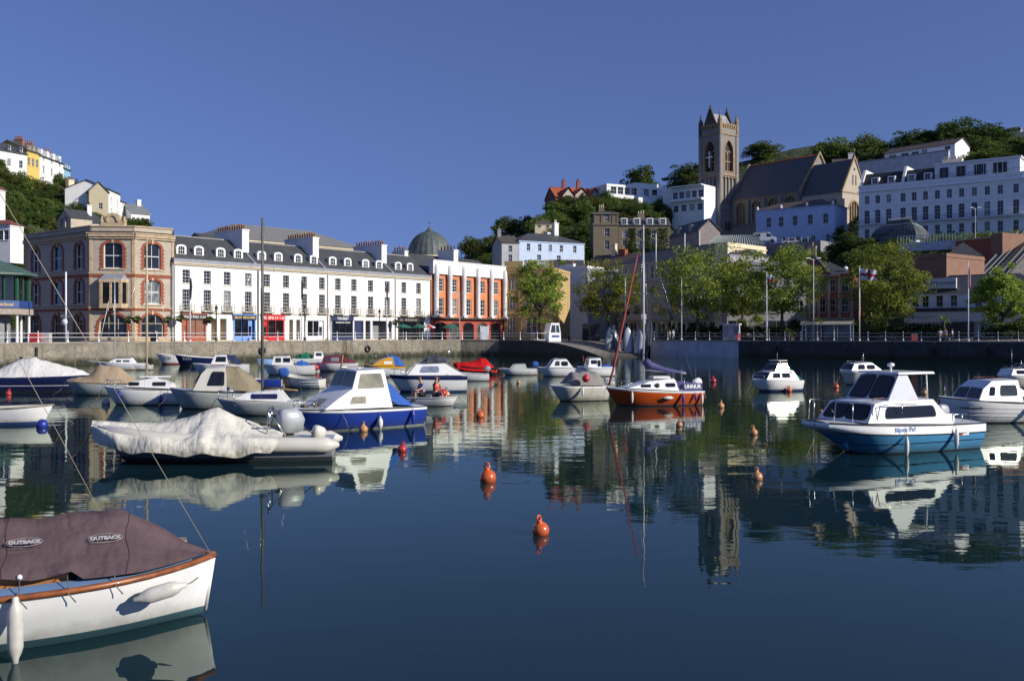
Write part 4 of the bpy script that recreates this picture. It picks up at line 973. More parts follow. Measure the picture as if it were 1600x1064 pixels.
# ================================================================ street blocks behind the trees
# long grey office block above the plane trees
A, B = G(966, 190), G(1141, 163); root, L = house('grey_block', 'long grey rendered block with arched upper windows behind the plane trees', A, B, 2.2, 14.6, 9, mat('lilac_grey_render', (.40,.39,.41), .85, .1, .8, streak=.3), 'hip', 2.6, SLATE,
    [(.1,3.2,[.06,.15,.24,.33,.42,.51,.6,.69,.78,.87,.95],2.2),(4.6,6.6,[.08,.2,.37,.54,.71,.88],2.4),(8.0,10.0,[.2,.37,.54,.71,.88],2.4),(11.4,13.9,[.09,.17,.235,.34,.385,.43,.55,.595,.64,.75,.8,.85,.93],1.05,.5)], cat='building', nx=2); fin(root)
m = MB(); T = Plane(); bar(m, T, -.1, L+.1, 10.7, 10.95, .25); bar(m, T, -.1, L+.1, 14.2, 14.58, .3); bar(m, T, 0, L, 3.5, 4.1, .35)
for f in (.12,.285,.49,.69,.885): bar(m, T, f*L-.3, f*L+.3, 10.96, 14.19, .12)
m.build('cornice', mat('grey_trim', (.36,.34,.32), .8, .15), root)
# cream blind wall with parapet
A, B = G(1137, 163), G(1197, 172); root, L = house('cream_block', 'plain cream painted block with a dark drainpipe rising behind the trees', A, B, 2.2, PZ(380,165)-2.2-.5, 2.5, CREAM, 'flat', 0, None, [], cat='building'); fin(root)
m = MB(); bar(m, Plane(), L*.19, L*.215, 3, 15.5, .14); m.build('drainpipe', mat('rust_pipe', (.12,.05,.03), .8), root)
A, B = G(1136, 158), G(1260, 158); root, L = house('low_block', 'low grey flat block in front of the cream blind wall', A, B, 2.2, PZ(412,158)-2.2, 4, GREYR, 'flat', 0, None, [(4.5,6.5,6,1.1),(8.0,9.8,6,1.1),(.2,3.2,4,3.0)], cat='building', parapet=.3); fin(root)
A, B = G(1106, 200), G(1192, 198); L, a_ = frame_AB(A, B); r_ = thing('skylight_roof', 'striped green metal roof rising above the trees below the church tower', 'roof', (A.x, A.y, PZ(383,199)), a_)
m = MB(); m.box(0, L, 0, 7, -14, 0); m.build('wall', GREYR, r_); m = MB(); m.face([(-.2,-.3,0.01),(L+.2,-.3,0.01),(L-1,5,2.5),(2.4,5,2.5)]); m.face([(-.2,-.3,0.01),(2.4,5,2.5),(-.2,8,.01)]); m.build('roof', COPPER, r_)
m = MB()
for i in range(22): t = i/21; m.tube([(-.2+(L+.4)*t,-.33,.03),(2.4+(L-3.4)*t,4.95,2.53)], .09, 4)
m.build('seams', mat('pale_seam', (.45,.5,.47), .5), r_)
# red brick civic building with pediment
A, B = G(1243, 163), G(1333, 159); L, a_ = frame_AB(A, B); root, L = house('pedimented_building', 'dark red brick building with stone pilasters and a triangular pediment', A, B, 2.2, 11.0, 12, REDBRICK, 'hip', 2.4, SLATE,
    [(.1,3.0,[.12,.3,.48,.66,.84],1.3,.5),(4.6,7.0,[.16,.3,.47,.64,.86],1.1),(8.0,10.2,[.3,.47,.64,.86],1.1)], cat='building', base=1); fin(root)
m = MB(); T = Plane()
for f in (.02,.22,.385,.56,.74,.95): bar(m, T, f*L, f*L+.5, 3.5, 10.6, .15)
bar(m, T, -.1, L+.1, 3.3, 3.7, .2); bar(m, T, -.2, L*.78, 10.6, 11.0, .35); m.build('pilasters', mat('sand_stone', (.38,.30,.22), .85, .2), root)
m = MB(); m.prism([(-.4,11.0),(L*.6,11.0),(L*.3,14.2)], -.4, 6); m.build('pediment', REDBRICK, root)
m = MB(); m.face([(-.7,-.7,10.95),(L*.3,-.7,14.5),(L*.3,6,14.5),(-.7,6,10.95)]); m.face([(L*.6+.3,-.7,10.95),(L*.3,-.7,14.5),(L*.3,6,14.5),(L*.6+.3,6,10.95)]); 
for s_ in ((-.7,10.95),(L*.6+.3,10.95)): m.face([(s_[0],-.7,s_[1]),(L*.3,-.7,14.5),(L*.3,-.7,14.0),(s_[0]*.9,-.7,s_[1]-.1)])
m.build('pediment_roof', DKTRIM, root); chimney(root, 1.5, 9, 11, 1.2, 1.0, 5.4, 2, m=BUFF)
m = MB(); m.ball((L*.86,1.0,11.9), .42, 10); m.build('satellite_dish', TRIM, root)
# brown brick block, retaining walls and the slate roofed shop
A, B = G(1418, 152), G(1479, 147); root, L = house('brick_block', 'plain brown brick block with a flat top behind the slate roofed shop', A, B, 2.2, PZ(398,150)-2.2-.3, 12, BROWNBRICK, 'flat', 0, None, [], cat='building', parapet=.3); fin(root)
A, B = G(1493, 172), G(1562, 164); L, a_ = frame_AB(A, B); r_ = thing('retaining_wall', 'dark brick retaining wall under the right end of the white hotel', 'wall', (A.x, A.y, 2.2), a_)
zt_ = PZ(374,168)-2.2; m = MB(); m.box(0, L, 0, 6, 0, zt_); m.build('wall', REDBRICK, r_); m = MB(); m.box(-.1, L+.1, -.1, 6, zt_+.003, zt_+.25); m.build('coping', BUFF, r_); m = MB(); m.box(L-1.2, L+1.0, -.6, 5, 0, zt_+.6); m.build('pier', BROWNBRICK, r_)
SHA, SHB = G(1418, 142), G(1640, 130); root, L = house('slate_roofed_shop', 'long slate roofed shop with white walls and a large sign on its roof', SHA, SHB, 2.2, 6.9, 9, WHITEB, 'hip', 2.7, SLATE,
    [(.1,2.6,[.03,.09,.15,.21,.36,.42,.56,.7,.85],1.1),(4.9,6.6,[.06,.135,.24,.345,.52,.75,.9],.95)], cat='shop', near=True, base=1); fin(root); shop = root
m = MB(); T = Plane(); bar(m, T, -.2, L+.2, 4.25, 4.75, 1.0); m.build('canopy', mat('canopy_dark', (.03,.035,.05), .6), root)
m = MB(); bar(m, T, -.2, L+.2, 2.75, 4.24, .9); fb = m.build('fascia', mat('fascia_white', (.55,.56,.58), .6, .05), root); lettering('BEACH', .75, mat('grey_letters', (.30,.32,.36)), fb, (L*.14, -.91, 3.4), bold=.01)
sx0, sx1 = upx(SHA,SHB,1446), upx(SHA,SHB,1493); m = MB(); m.box(sx0, sx1, .3, .75, 7.6, 9.1); sg = m.build('roof_sign', mat('sign_white', (.62,.63,.66), .6, .05), root); lettering('DEBENHAMS', .72, mat('sign_letters', (.25,.28,.36)), sg, ((sx0+sx1)/2, .285, 8.35), bold=.01)
m = MB(); m.box(sx0-.1, sx1+.1, .4, 1.0, 6.95, 7.59); m.build('sign_base', DKTRIM, root)
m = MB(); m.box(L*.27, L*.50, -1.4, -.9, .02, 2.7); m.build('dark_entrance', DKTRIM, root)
A, B = G(1478, 156), G(1533, 154); root, L = house('white_gabled_hut', 'small grey-roofed white building just above the shop roof', A, B, PZ(445,155), 4.6, 5, WHITEB, 'hip', 2.4, SLATE, [(2.6,4.0,2,1.0)], base=8); fin(root)
# funicular / steps climbing right
m = MB(); p0, p1 = P(1535, 445, 150), P(1612, 362, 172); d = (p1-p0); u = d.normalized(); s_ = Vector((-u.y, u.x, 0)).normalized()
r_ = thing('cliff_railway', 'railed track climbing the slope at the right edge', 'track', tuple(p0)); a_ = [Vector((0,0,0)) - s_*2.6, Vector((0,0,0)) + s_*2.6, d + s_*2.6, d - s_*2.6]
dn = Vector((0,0,-5)); m.face(a_); m.face([a_[0],a_[1],a_[1]+dn,a_[0]+dn]); m.face([a_[0],a_[3],a_[3]+dn,a_[0]+dn]); m.face([a_[1],a_[2],a_[2]+dn,a_[1]+dn]); m.build('track_bed', mat('track_grey', (.13,.125,.12), .9, .3, 2), r_)
m = MB()
for off in (-2.2,-1.2,-.4,.4,1.2,2.2): m.tube([s_*off+Vector((0,0,.15)), d+s_*off+Vector((0,0,.15))], .1, 4)
for i in range(40): c = d*(i/40); m.box(c.x-.1, c.x+.1, c.y-2.5, c.y+2.5, c.z+.02, c.z+.12)
m.build('rails', mat('rail_grey', (.25,.24,.23), .6), r_)

# ================================================================ houses of the centre hill
def hh(name, label, pa, Da, pb, Db, pe, pbase, depth, wm, roof, rh, rm, rows, **k):
    Dm = (Da+Db)/2; z0 = PZ(pbase, Dm); H = PZ(pe, Dm) - z0
    r_, L = house(name, label, G(pa,Da), G(pb,Db), z0, H, depth, wm, roof, rh, rm, rows, base=k.pop('base', 9), **k); fin(r_); return r_, L, H
r_, L, H = hh('pale_blue_house', 'pale blue house with dark hipped slate roof and white chimney, above the yellow stone building', 811, 214, 913, 222, 378, 410, 10, PALEBLUE, 'hip', 2.2, SLATE, [(.35,1.6,[.3,.6],1.0),(2.4,4.0,[.14,.31,.47,.64,.85],.85)])
chimney(r_, L*.72, 5, H+1.2, 1.1, 1.1, 3.6, 2, pm=TRIM); chimney(r_, L*.68, 6, H+1.2, 2.6, 1.4, 1.4, 0)
r_, L, H = hh('grey_house', 'narrow pale grey house with brown roof joined left of the pale blue house', 784, 213, 810.5, 214, 379, 412, 9, mat('pale_grey_render', (.48,.49,.50), .85, .1, .7, streak=.2), 'gable', 1.8, SLATEB, [(.5,2.0,1,.9),(2.6,4.0,1,.9)])
chimney(r_, .5, 4.5, H+1, .8, .8, 2.2, 1, m=GREYR)
r_, L, H = hh('red_roofed_house', 'red tiled house with three gables on the skyline of the centre hill', 868, 302, 938, 306, 308, 318, 11, mat('dark_brick', (.22,.09,.06), .85, .2), 'gable', 3.6, REDTILE, [(.4,1.7,[.2,.5,.8],1.6)])
for f, w_ in ((.26,2.4),(.55,3.0),(.85,2.4)):
    m = MB(); x = L*f; m.face([(x-w_,-1.6,H-.2),(x,-1.6,H+2.9),(x,4.5,H+2.9),(x-w_,4.5,H-.2)]); m.face([(x+w_,-1.6,H-.2),(x,-1.6,H+2.9),(x,4.5,H+2.9),(x+w_,4.5,H-.2)]); g_ = m.build('gable_roof', REDTILE, r_)
    m = MB(); m.prism([(x-w_+.5,H-2),(x+w_-.5,H-2),(x+w_-.5,H),(x,H+2.3),(x-w_+.5,H)], -1.2, 2); gw = m.build('gable_wall', mat('gable_cream', (.5,.42,.36), .8), g_); window(gw, Plane((0,-1.2,0)), (x-.9,x+.9,H-1.4,H+.3), 3, 2, d=-.13)
chimney(r_, L*.3, 5.5, H+2.4, 1, 1, 3.2, 3, m=REDBRICK); chimney(r_, L*.63, 5.5, H+2.4, 1, 1, 3.4, 3, m=REDBRICK)
r_, L, H = hh('white_villa', 'large white flat roofed modern villa in the hilltop trees', 948, 300, 1036, 309, 293, 326, 12, WHITE, 'flat', 0, None, [(4.2,6.4,[.12,.24,.36,.48,.7,.85],2.0),(.9,3.2,[.15,.3,.45],1.7)], cat='house', parapet=.5, over=.2)
m = MB(); m.box(L*.55, L*.98, 2, 10, H+.5, H+1.9); m.box(L*.42, L*.75, -4.5, -.01, -3, 2.9); m.box(L*.75, L*1.02, -3, -.01, -3, 4.2); m.box(L*.03, L*.42, -2.5, -.01, 2.4, 2.7); m.box(L*.0, L*.4, -2.6, -2.4, 2.7, 3.6); m.build('wing', WHITE, r_)
m = MB(); m.box(L*.16,L*.4,-5.5,-.5,-3,-.2); m.box(L*.14,L*.42,-5.8,-.2,-.19,.05); p_ = m.build('porch', WHITE, r_); window(p_, Plane((0,-5.5,0)), (L*.27,L*.38,-2.4,-.5), 3, 1, d=-.13)
r_, L, H = hh('white_annexe', 'small plain white block between the white villa and the glazed house', 1036, 300, 1062, 297, 297, 322, 9, WHITE, 'flat', 0, None, [], parapet=.4)
r_, L, H = hh('glazed_house', 'pale blue glazed house with balconies behind the church tower', 1050, 292, 1100, 285, 295, 332, 10, WHITEB, 'flat', 0, None, [(.4,2.4,4,1.7),(4.3,6.4,5,1.7)], parapet=.8)
m = MB(); m.box(-.3, L, -1.6, -.01, 3.3, 3.9); m.box(-.3, L, -1.8, -.02, H+.5, H+.8); m.build('balcony', WHITEB, r_)
SOMB = brick('sombre_stone', (.23,.185,.12), (.165,.135,.10), (.12,.10,.08), .6, .3, .9, .015, True, .35)
r_, L, H = hh('stone_villa', 'sombre brown stone villa tower with pyramid roof beside an ivy covered wing', 927, 236, 966, 236, 333, 392, 8, SOMB, 'hip', 1.0, SLATE, [(.3,2.5,[.55],1.2),(3.5,5.5,[.55],1.3),(7.2,9.2,[.55],1.2)])
m = MB(); T = Plane(); bar(m, T, -.2, L+.2, 6.3, 6.7, .25); bar(m, T, -.2, L+.2, H-.3, H, .35)
for f in (.03,.3,.75,.93): bar(m, T, f*L, f*L+.35, 6.7, H-.3, .12)
m.build('stone_bands', SOMB, r_); chimney(r_, L*.4, 5, H+.3, 1.4, .8, 1.5, 3, m=SOMB, along='x', pm=CREAMTRIM)
r_, L, H = hh('ivy_wing', 'long stone house with four white dormers and dark ivy on the hillside', 966.5, 237, 1047, 237, 352, 392, 9, SOMB, 'gable', 2.2, SLATE, [(.6,2.6,[.12,.4,.68],1.1),(3.2,5.0,[.12,.4,.68],1.1)])
for f in (.11,.36,.61,.86):
    m = MB(); x = L*f; m.box(x-.8,x+.8,-.05,2.6,H+.05,H+1.75); d_ = m.build('dormer', TRIM, r_); window(d_, Plane((0,-.05,0)), (x-.62,x+.62,H+.2,H+1.6), 2, 2, d=-.12)
chimney(r_, L*.48, 4.5, H+1.6, 1.8, .9, 1.6, 3, m=SOMB, along='x', pm=CREAMTRIM); IVYW = (r_, L, H)
r_, L, H = hh('mansard_houses', 'grey stone house row with dark mansard roof left of the church tower', 1046, 224, 1092, 208, 366, 392, 5, mat('pinkish_stone', (.30,.25,.24), .9, .2, 2), 'gable', 2.6, SLATE, [(.5,2.2,[.25,.55,.8],.9)])
for f in (.3, .7): m = MB(); x = L*f; m.box(x-.7,x+.7,.2,2.5,H+.2,H+1.7); d_ = m.build('dormer', GREYR, r_); window(d_, Plane((0,.2,0)), (x-.5,x+.5,H+.4,H+1.5), 2, 2, d=-.12)
r_, L, H = hh('white_town_house', 'small white town house with flat parapet between the first two plane trees', 918, 190, 943, 196, 420, 524, 9, WHITE, 'flat', 0, None, [(8.2,10.2,1,.9),(4.4,6.2,1,.9)], base=1, parapet=.4)
chimney(r_, 1.0, 5, H+.3, 1.0, 3.0, .5, 5); 
r_, L, H = hh('grey_town_house', 'shaded grey town house left of the white one, with a corbelled window', 893, 196, 918, 190, 424, 524, 9, mat('blue_grey_render', (.30,.33,.38), .85, .1), 'flat', 0, None, [(8.2,10.2,1,1.1),(4.4,6.4,1,1.3),(.1,3,1,2.0)], base=1, parapet=.4)
m = MB(); bar(m, Plane(), L*.2, L+.3, 7.4, 7.9, .6); bar(m, Plane(), -.2, L+.2, 6.9, 7.1, .3); m.build('corbel', TRIM, r_); chimney(r_, L*.3, 4, H+.3, .8, 3, .6, 6)
r_, L, H = hh('slate_shed', 'low dark slate roof below the pale blue house', 861, 206, 912, 206, 428, 470, 8, GREYR, 'gable', 3.2, SLATE, [], base=4)
r_, L, H = hh('brown_roofed_house', 'low brown tiled roof below the stone villa', 916, 210, 985, 203, 418, 470, 8, GREYR, 'gable', 3.0, SLATEB, [(3.8,5.2,3,1.0)], base=4)
chimney(r_, L*.42, 4, H+2.0, .9, .9, 3.2, 1, m=CREAM); chimney(r_, L*.62, 4, H+1.5, 1.6, 1.2, 2.4, 4, m=REDBRICK)
r_, L, H = hh('hillside_cottage', 'small cottage roof half hidden in the trees left of the pale blue house', 836, 262, 862, 262, 350, 358, 7, CREAM, 'hip', 1.6, SLATEB, [(.4,1.4,2,.9)])
# bungalow and garden wall on the right hill
r_, L, H = hh('bungalow', 'long low white bungalow with brown roof above a white garden wall', 1382, 284, 1492, 268, 233, 247, 9, WHITEB, 'gable', 2.2, SLATEB, [(.3,2.0,[.12,.3,.45],2.2),(.2,2.2,[.58,.9],1.6)])
A, B = G(1340, 283), G(1482, 264); L, a_ = frame_AB(A, B); r2 = thing('garden_wall', 'long weathered white retaining wall below the bungalow', 'wall', (A.x, A.y, PZ(262,274)), a_)
m = MB(); m.box(0, L, 0, 1, -5, PZ(246,274)-PZ(262,274)); m.build('wall', PAINTW, r2); m = MB(); m.box(-.1, L+.1, -.1, 1.1, PZ(246,274)-PZ(262,274)+.003, PZ(246,274)-PZ(262,274)+.3); m.build('coping', GREYR, r2)
r_, L, H = hh('skyline_house', 'pale house with stepped flat roofs on the skyline at the right edge', 1566, 330, 1612, 325, 209, 224, 8, CREAM, 'flat', 0, None, [(.5,2.2,3,1.8)], parapet=.4)
m = MB(); m.box(L*.2, L*.6, 2, 7, H+.4, H+2.6); m.build('upper_storey', GREYR, r_)
r_, L, H = hh('ridge_house', 'small white house with chimney on the ridge behind the church roof', 1302, 318, 1340, 316, 254, 262, 7, WHITE, 'gable', 1.8, SLATEB, [(.3,1.4,3,1.0)])
chimney(r_, L*.75, 3.5, H+1, 1.6, 1.0, 2.4, 2)
r_, L, H = hh('hotel_outbuilding', 'pale gabled outbuilding behind the hotel roof', 1527, 248, 1552, 246, 257, 264, 7, CREAM, 'gable', 1.6, SLATEB, [], base=14)
# ================================================================ houses of the left hill
YELLOWR = mat('yellow_render', (.68,.50,.14), .85, .08); SKYR = mat('sky_blue_render', (.30,.52,.66), .85, .08)
def rowhouse(label, pa, Da, pb, Db, pe, pbase, wm, **k): return hh('hill_house', label, pa, Da, pb, Db, pe, pbase, 9, wm, 'gable', 2.3, SLATE, [(.8,2.4,3,.85),(3.6,5.2,3,.85)], group='row of houses on the left hilltop', base=4, **k)
r_, L, H = rowhouse('white hilltop house at the left end of the row with slate hipped wing', -14, 196, 42, 203, 237, 266, WHITE); chimney(r_, L*.35, 4.5, H+1.2, 2.6, .8, 1.6, 6, m=BROWNBRICK, along='x')
r_, L, H = rowhouse('yellow house of the hilltop row', 42.5, 204, 61.5, 208, 238, 266, YELLOWR); chimney(r_, L*.9, 4.5, H+1.4, .8, 2.0, 1.6, 5, m=BROWNBRICK)
r_, L, H = rowhouse('long white house of the hilltop row with four dormers', 62, 208, 99.5, 219, 250, 281, WHITE); chimney(r_, L*.35, 4.5, H+1.4, .8, 2.2, 1.7, 5, m=BROWNBRICK)
for f in (.15,.4,.65,.9): m = MB(); x = L*f; m.box(x-.5,x+.5,.3,2.2,H+.2,H+1.6); m.build('dormer', TRIM, r_)
r_, L, H = rowhouse('sky blue end house of the hilltop row', 100, 219, 110, 223, 265, 292, SKYR); chimney(r_, L*.5, 4.5, H+1.4, .9, 1.6, 2.4, 3, m=BROWNBRICK)
r_, L, H = hh('hill_house', 'cream gabled house with a tall chimney below the sky blue house', 113, 208, 146, 212, 309, 345, 9, CREAM, 'gable', 2.4, SLATEB, [(1.5,3.0,2,.9)], base=10); chimney(r_, 1.2, 3, H+.2, 1.3, 1.2, 3.6, 2, m=CREAM)
r_, L, H = hh('hill_house', 'tall cream gable-fronted house on the left hillside', 139, 204, 169, 206, 300, 345, 10, mat('olive_cream', (.46,.40,.27), .85, .1), 'front', 2.2, SLATE, [(2.5,3.8,[.6],.8)], base=10)
r_, L, H = hh('hill_house', 'white house with slate roof joined to the tall cream gable', 169.5, 206, 188, 214, 300, 345, 9, WHITE, 'gable', 2.0, SLATE, [(1,2.4,2,.8),(3.4,4.8,2,.8)], base=10)
r_, L, H = hh('hill_house', 'lower white terrace stepping down the left hill', 188.5, 214, 207, 222, 318, 348, 9, WHITE, 'gable', 1.6, SLATE, [(.8,2.0,3,.7),(2.8,4.0,3,.7)], base=10)
r_, L, H = hh('hill_house', 'grey mansard roofed white house at the foot of the left hill skyline', 205, 214, 234, 217, 334, 353, 8, WHITE, 'gable', 2.4, mat('grey_mansard', (.2,.21,.22), .7, .15), [(.6,1.8,4,.7)], base=10); chimney(r_, L*.8, 4, H+1, .9, .9, 2.4, 0)
r_, L, H = hh('hill_house', 'low dark hipped house just above the corner building roof', 130, 178, 166, 180, 350, 362, 8, WHITE, 'hip', 2.6, SLATE, [], base=12); chimney(r_, L*.35, 3, H+1.0, .8, .8, 2.6, 1)
r_, L, H = hh('white_house', 'white house with red roof edge at the left edge of the picture', -30, 172, -10, 172, 293, 349, 4, WHITE, 'hip', 1.2, mat('maroon_roof', (.22,.06,.05), .8), [(2.4,3.6,2,1.0)], base=4)
r_, L, H = hh('white_house', 'low white villa with maroon roof edge below the left hillside', -40, 166, 16, 164, 352, 384, 3, WHITE, 'hip', .9, mat('maroon_roof', (.22,.06,.05), .8), [(.9,2.6,[.6,.74,.88],1.1)], base=3)
A, B = G(70, 187), G(96, 190)
for pa, pb, D, pt, pbm, lab in ((104,122,176,372,385,'grey stone wall above the corner building'),):
    A, B = G(pa,D), G(pb,D+3); L, a_ = frame_AB(A,B); r2 = thing('hillside_wall', lab, 'wall', (A.x,A.y,PZ(pbm,D)), a_); m = MB(); m.box(0,L,0,1.2,-1.2,PZ(pt,D)-PZ(pbm,D),0,.1); m.build('wall', CLIFF, r2)
# ================================================================ vegetation
LEAF_PLANE = leafmat('plane_leaves', (.24,.30,.04), (.36,.40,.07), (.13,.19,.03))
LEAF_DARK = leafmat('dark_leaves', (.075,.125,.030), (.145,.195,.052), (.042,.075,.021))
LEAF_MID = leafmat('mid_leaves', (.125,.18,.038), (.21,.25,.06), (.07,.11,.027))
LEAF_WARM = leafmat('warm_leaves', (.15,.16,.04), (.20,.20,.06), (.085,.10,.028))
rng = np.random.default_rng(11)
def leaf_quads(c, size, up=.35):                  # one kinked leaf blade per centre
    n = len(c); d = rng.normal(size=(n,3)); d /= np.linalg.norm(d,axis=1)[:,None]; d[:,2] = np.abs(d[:,2])*.6 + up; d /= np.linalg.norm(d,axis=1)[:,None]
    t = rng.normal(size=(n,3)); u = np.cross(d,t); u /= np.linalg.norm(u,axis=1)[:,None]+1e-9; w_ = np.cross(d,u)
    s = size*(.55+.9*rng.random(n))[:,None]
    v = np.stack([c-u*s, c-w_*s*.62, c+u*s, c+w_*s*.62], axis=1); v[:,0] -= d*s*.25; v[:,2] -= d*s*.25
    return v.reshape(-1,3)
def leaf_mesh(name, c, size, m, up=.35):
    v = leaf_quads(c, size, up); n = len(c); me = bpy.data.meshes.new(name)
    me.vertices.add(4*n); me.vertices.foreach_set('co', v.astype(np.float32).ravel()); me.loops.add(4*n); me.loops.foreach_set('vertex_index', np.arange(4*n, dtype=np.int32))
    me.polygons.add(n); me.polygons.foreach_set('loop_start', np.arange(0,4*n,4, dtype=np.int32)); me.materials.append(m); me.update(calc_edges=True); me.validate(); return me
def crown_points(rx, ry, rz, z0, clumps, per, cr, flat=1.0, lobes=None):
    pts = []
    for i in range(clumps):
        d = rng.normal(size=3); d /= np.linalg.norm(d); r = (.45+.55*rng.random()**.5)
        k = 1 + .22*math.sin(3*math.atan2(d[1],d[0])+i) + .1*rng.normal()
        c = np.array([d[0]*rx*r*k, d[1]*ry*r*k, z0 + rz + d[2]*rz*r*k*flat]); q = cr*(.6+.8*rng.random())
        e = rng.normal(size=(per,3)); e /= np.linalg.norm(e,axis=1)[:,None]; e *= (q*(.35+.65*rng.random(per)**.6))[:,None]; e[:,2] *= .62
        pts.append(c+e)
    return np.concatenate(pts)
def limbs(h, r, z_cr, rx, rz, n=6, seed=1, lean=0.0):
    rd = random.Random(seed); mb = MB(); mb.tube([(0,0,-.3),(0,0,.4),(lean*.3,.05,h*.5),(lean,0,h)], [r*1.5,r*1.05,r*.85,r*.7], 8)
    for i in range(n):
        a = 2*PI*i/n + rd.random()*.7; l = rx*(.55+.35*rd.random()); z1 = h*(.72+.25*rd.random()); e = Vector((math.cos(a)*l, math.sin(a)*l, z_cr+rz*(.8+.8*rd.random())))
        s = Vector((lean*.8,0,z1)); m_ = s.lerp(e,.5)+Vector((0,0,-.3)); mb.tube([s,m_,e],[r*.5,r*.3,r*.08],5)
        for j in range(2):
            f = m_.lerp(e,.3+.4*j); g = f + Vector((rd.uniform(-1,1)*rx*.35, rd.uniform(-1,1)*rx*.35, rd.uniform(.1,.9)*rz*.6)); mb.tube([f,g],[r*.18,r*.04],4)
    return mb
def plane_tree(px, D, base, py_top, py_bot, pw, label, seed, leafc=LEAF_PLANE, per=95, clumps=128, dens=1.0, group='plane trees on the quay', name='plane_tree'):
    p = G(px, D); zt_, zb_ = PZ(py_top, D), PZ(py_bot, D); rx = pw/2/F*D; rz = (zt_-zb_)/2; z0 = zb_-base
    r_ = thing(name, label, 'tree', (p.x, p.y, base), 0, group)
    limbs(max(1.8, z0+rz*.5), .16+.02*rx, z0, rx, rz, 8, seed).build('trunk', BARK, r_)
    pts = crown_points(rx*.96, rx*.85, rz, z0, int(clumps*dens), per, rx*.25)
    me = leaf_mesh('crown', pts, .15, leafc); inst('crown', me, r_); return r_
plane_tree(843, 150, 2.2, 403, 503, 82, 'young plane tree with thin crown in front of the yellow stone building', 3, dens=.8)
plane_tree(950, 168, 2.2, 412, 500, 92, 'plane tree behind the upright dinghies, left of the orange boat mast', 4, dens=.9)
plane_tree(1090, 142, 2.2, 388, 500, 130, 'broad plane tree above the white painted quay wall', 5, dens=1.15)
plane_tree(1160, 150, 2.2, 400, 503, 74, 'plane tree merging with its broad left neighbour in front of the cream block', 9, dens=.9)
plane_tree(1222, 138, 2.2, 392, 502, 116, 'plane tree beside the flagpole with the torn white flag', 6, dens=1.1)
plane_tree(1384, 134, 2.2, 376, 502, 112, 'tall plane tree behind the flagpole flying the red cross flag', 7, dens=1.2)
plane_tree(1566, 125, 2.2, 424, 505, 78, 'small round plane tree in front of the slate roofed shop at the right edge', 8, dens=.9)

# hill trees: a handful of kinds, each placed tree a thing of its own
def make_kind(rx, rz, clumps, per, leaf, m, seed, squash=1.0):
    me = leaf_mesh('crown', crown_points(rx, rx, rz, .15*rz, clumps, per, rx*.36), leaf, m, .5); tr = limbs(rz*.9, .22, .2*rz, rx, rz, 5, seed).mesh('trunk', BARK); return me, tr
KINDS = [make_kind(4.2,3.6,85,75,.25,LEAF_DARK,21), make_kind(4.0,4.4,90,75,.25,LEAF_DARK,22), make_kind(3.8,3.2,80,75,.24,LEAF_MID,23), make_kind(4.4,3.0,80,75,.25,LEAF_MID,24), make_kind(3.6,2.8,70,75,.23,LEAF_WARM,25), make_kind(2.2,4.0,66,75,.21,LEAF_DARK,26)]
KNAME = ['dark_tree','dark_tree','green_tree','green_tree','pale_tree','dark_tree']
def hill_tree(px, py, size_px, kind, label, D=None, group=None, tall=1.0, name=None):
    D = D or ground_hit(px, py) or 330
    p = P(px, py, D); z = min(p.z, terr(px, D) + 1.5) if True else p.z
    z = terr(px, D); me, tr = KINDS[kind]; rx = [4.2,4.0,3.8,4.4,3.6,2.2][kind]; s = size_px/2/F*D/(rx*1.12)
    r_ = thing(name or KNAME[kind], label, 'tree', (p.x, p.y, z-.2), random.random()*6.28, group)
    inst('trunk', tr, r_, scale=(s,s,s*tall)); inst('crown', me, r_, scale=(s,s,s*tall)); return r_
rd = random.Random(5)
def scatter(poly_rows, n, size, kinds, label, group, seed, tall=(.8,1.2), mind=.5):
    rr = random.Random(seed); done = []; tries = 0
    while len(done) < n and tries < n*40:
        tries += 1; x0, x1, y0, y1 = rr.choice(poly_rows); px = rr.uniform(x0, x1); py = rr.uniform(y0, y1); s = rr.uniform(*size)
        if any(abs(px-a) < mind*(s+c)/2 and abs(py-b) < mind*(s+c)/3 for a, b, c in done): continue
        D = ground_hit(px, py)
        if not D: continue
        hill_tree(px, py, s, rr.choice(kinds), label, D, group, rr.uniform(*tall)); done.append((px, py, s))
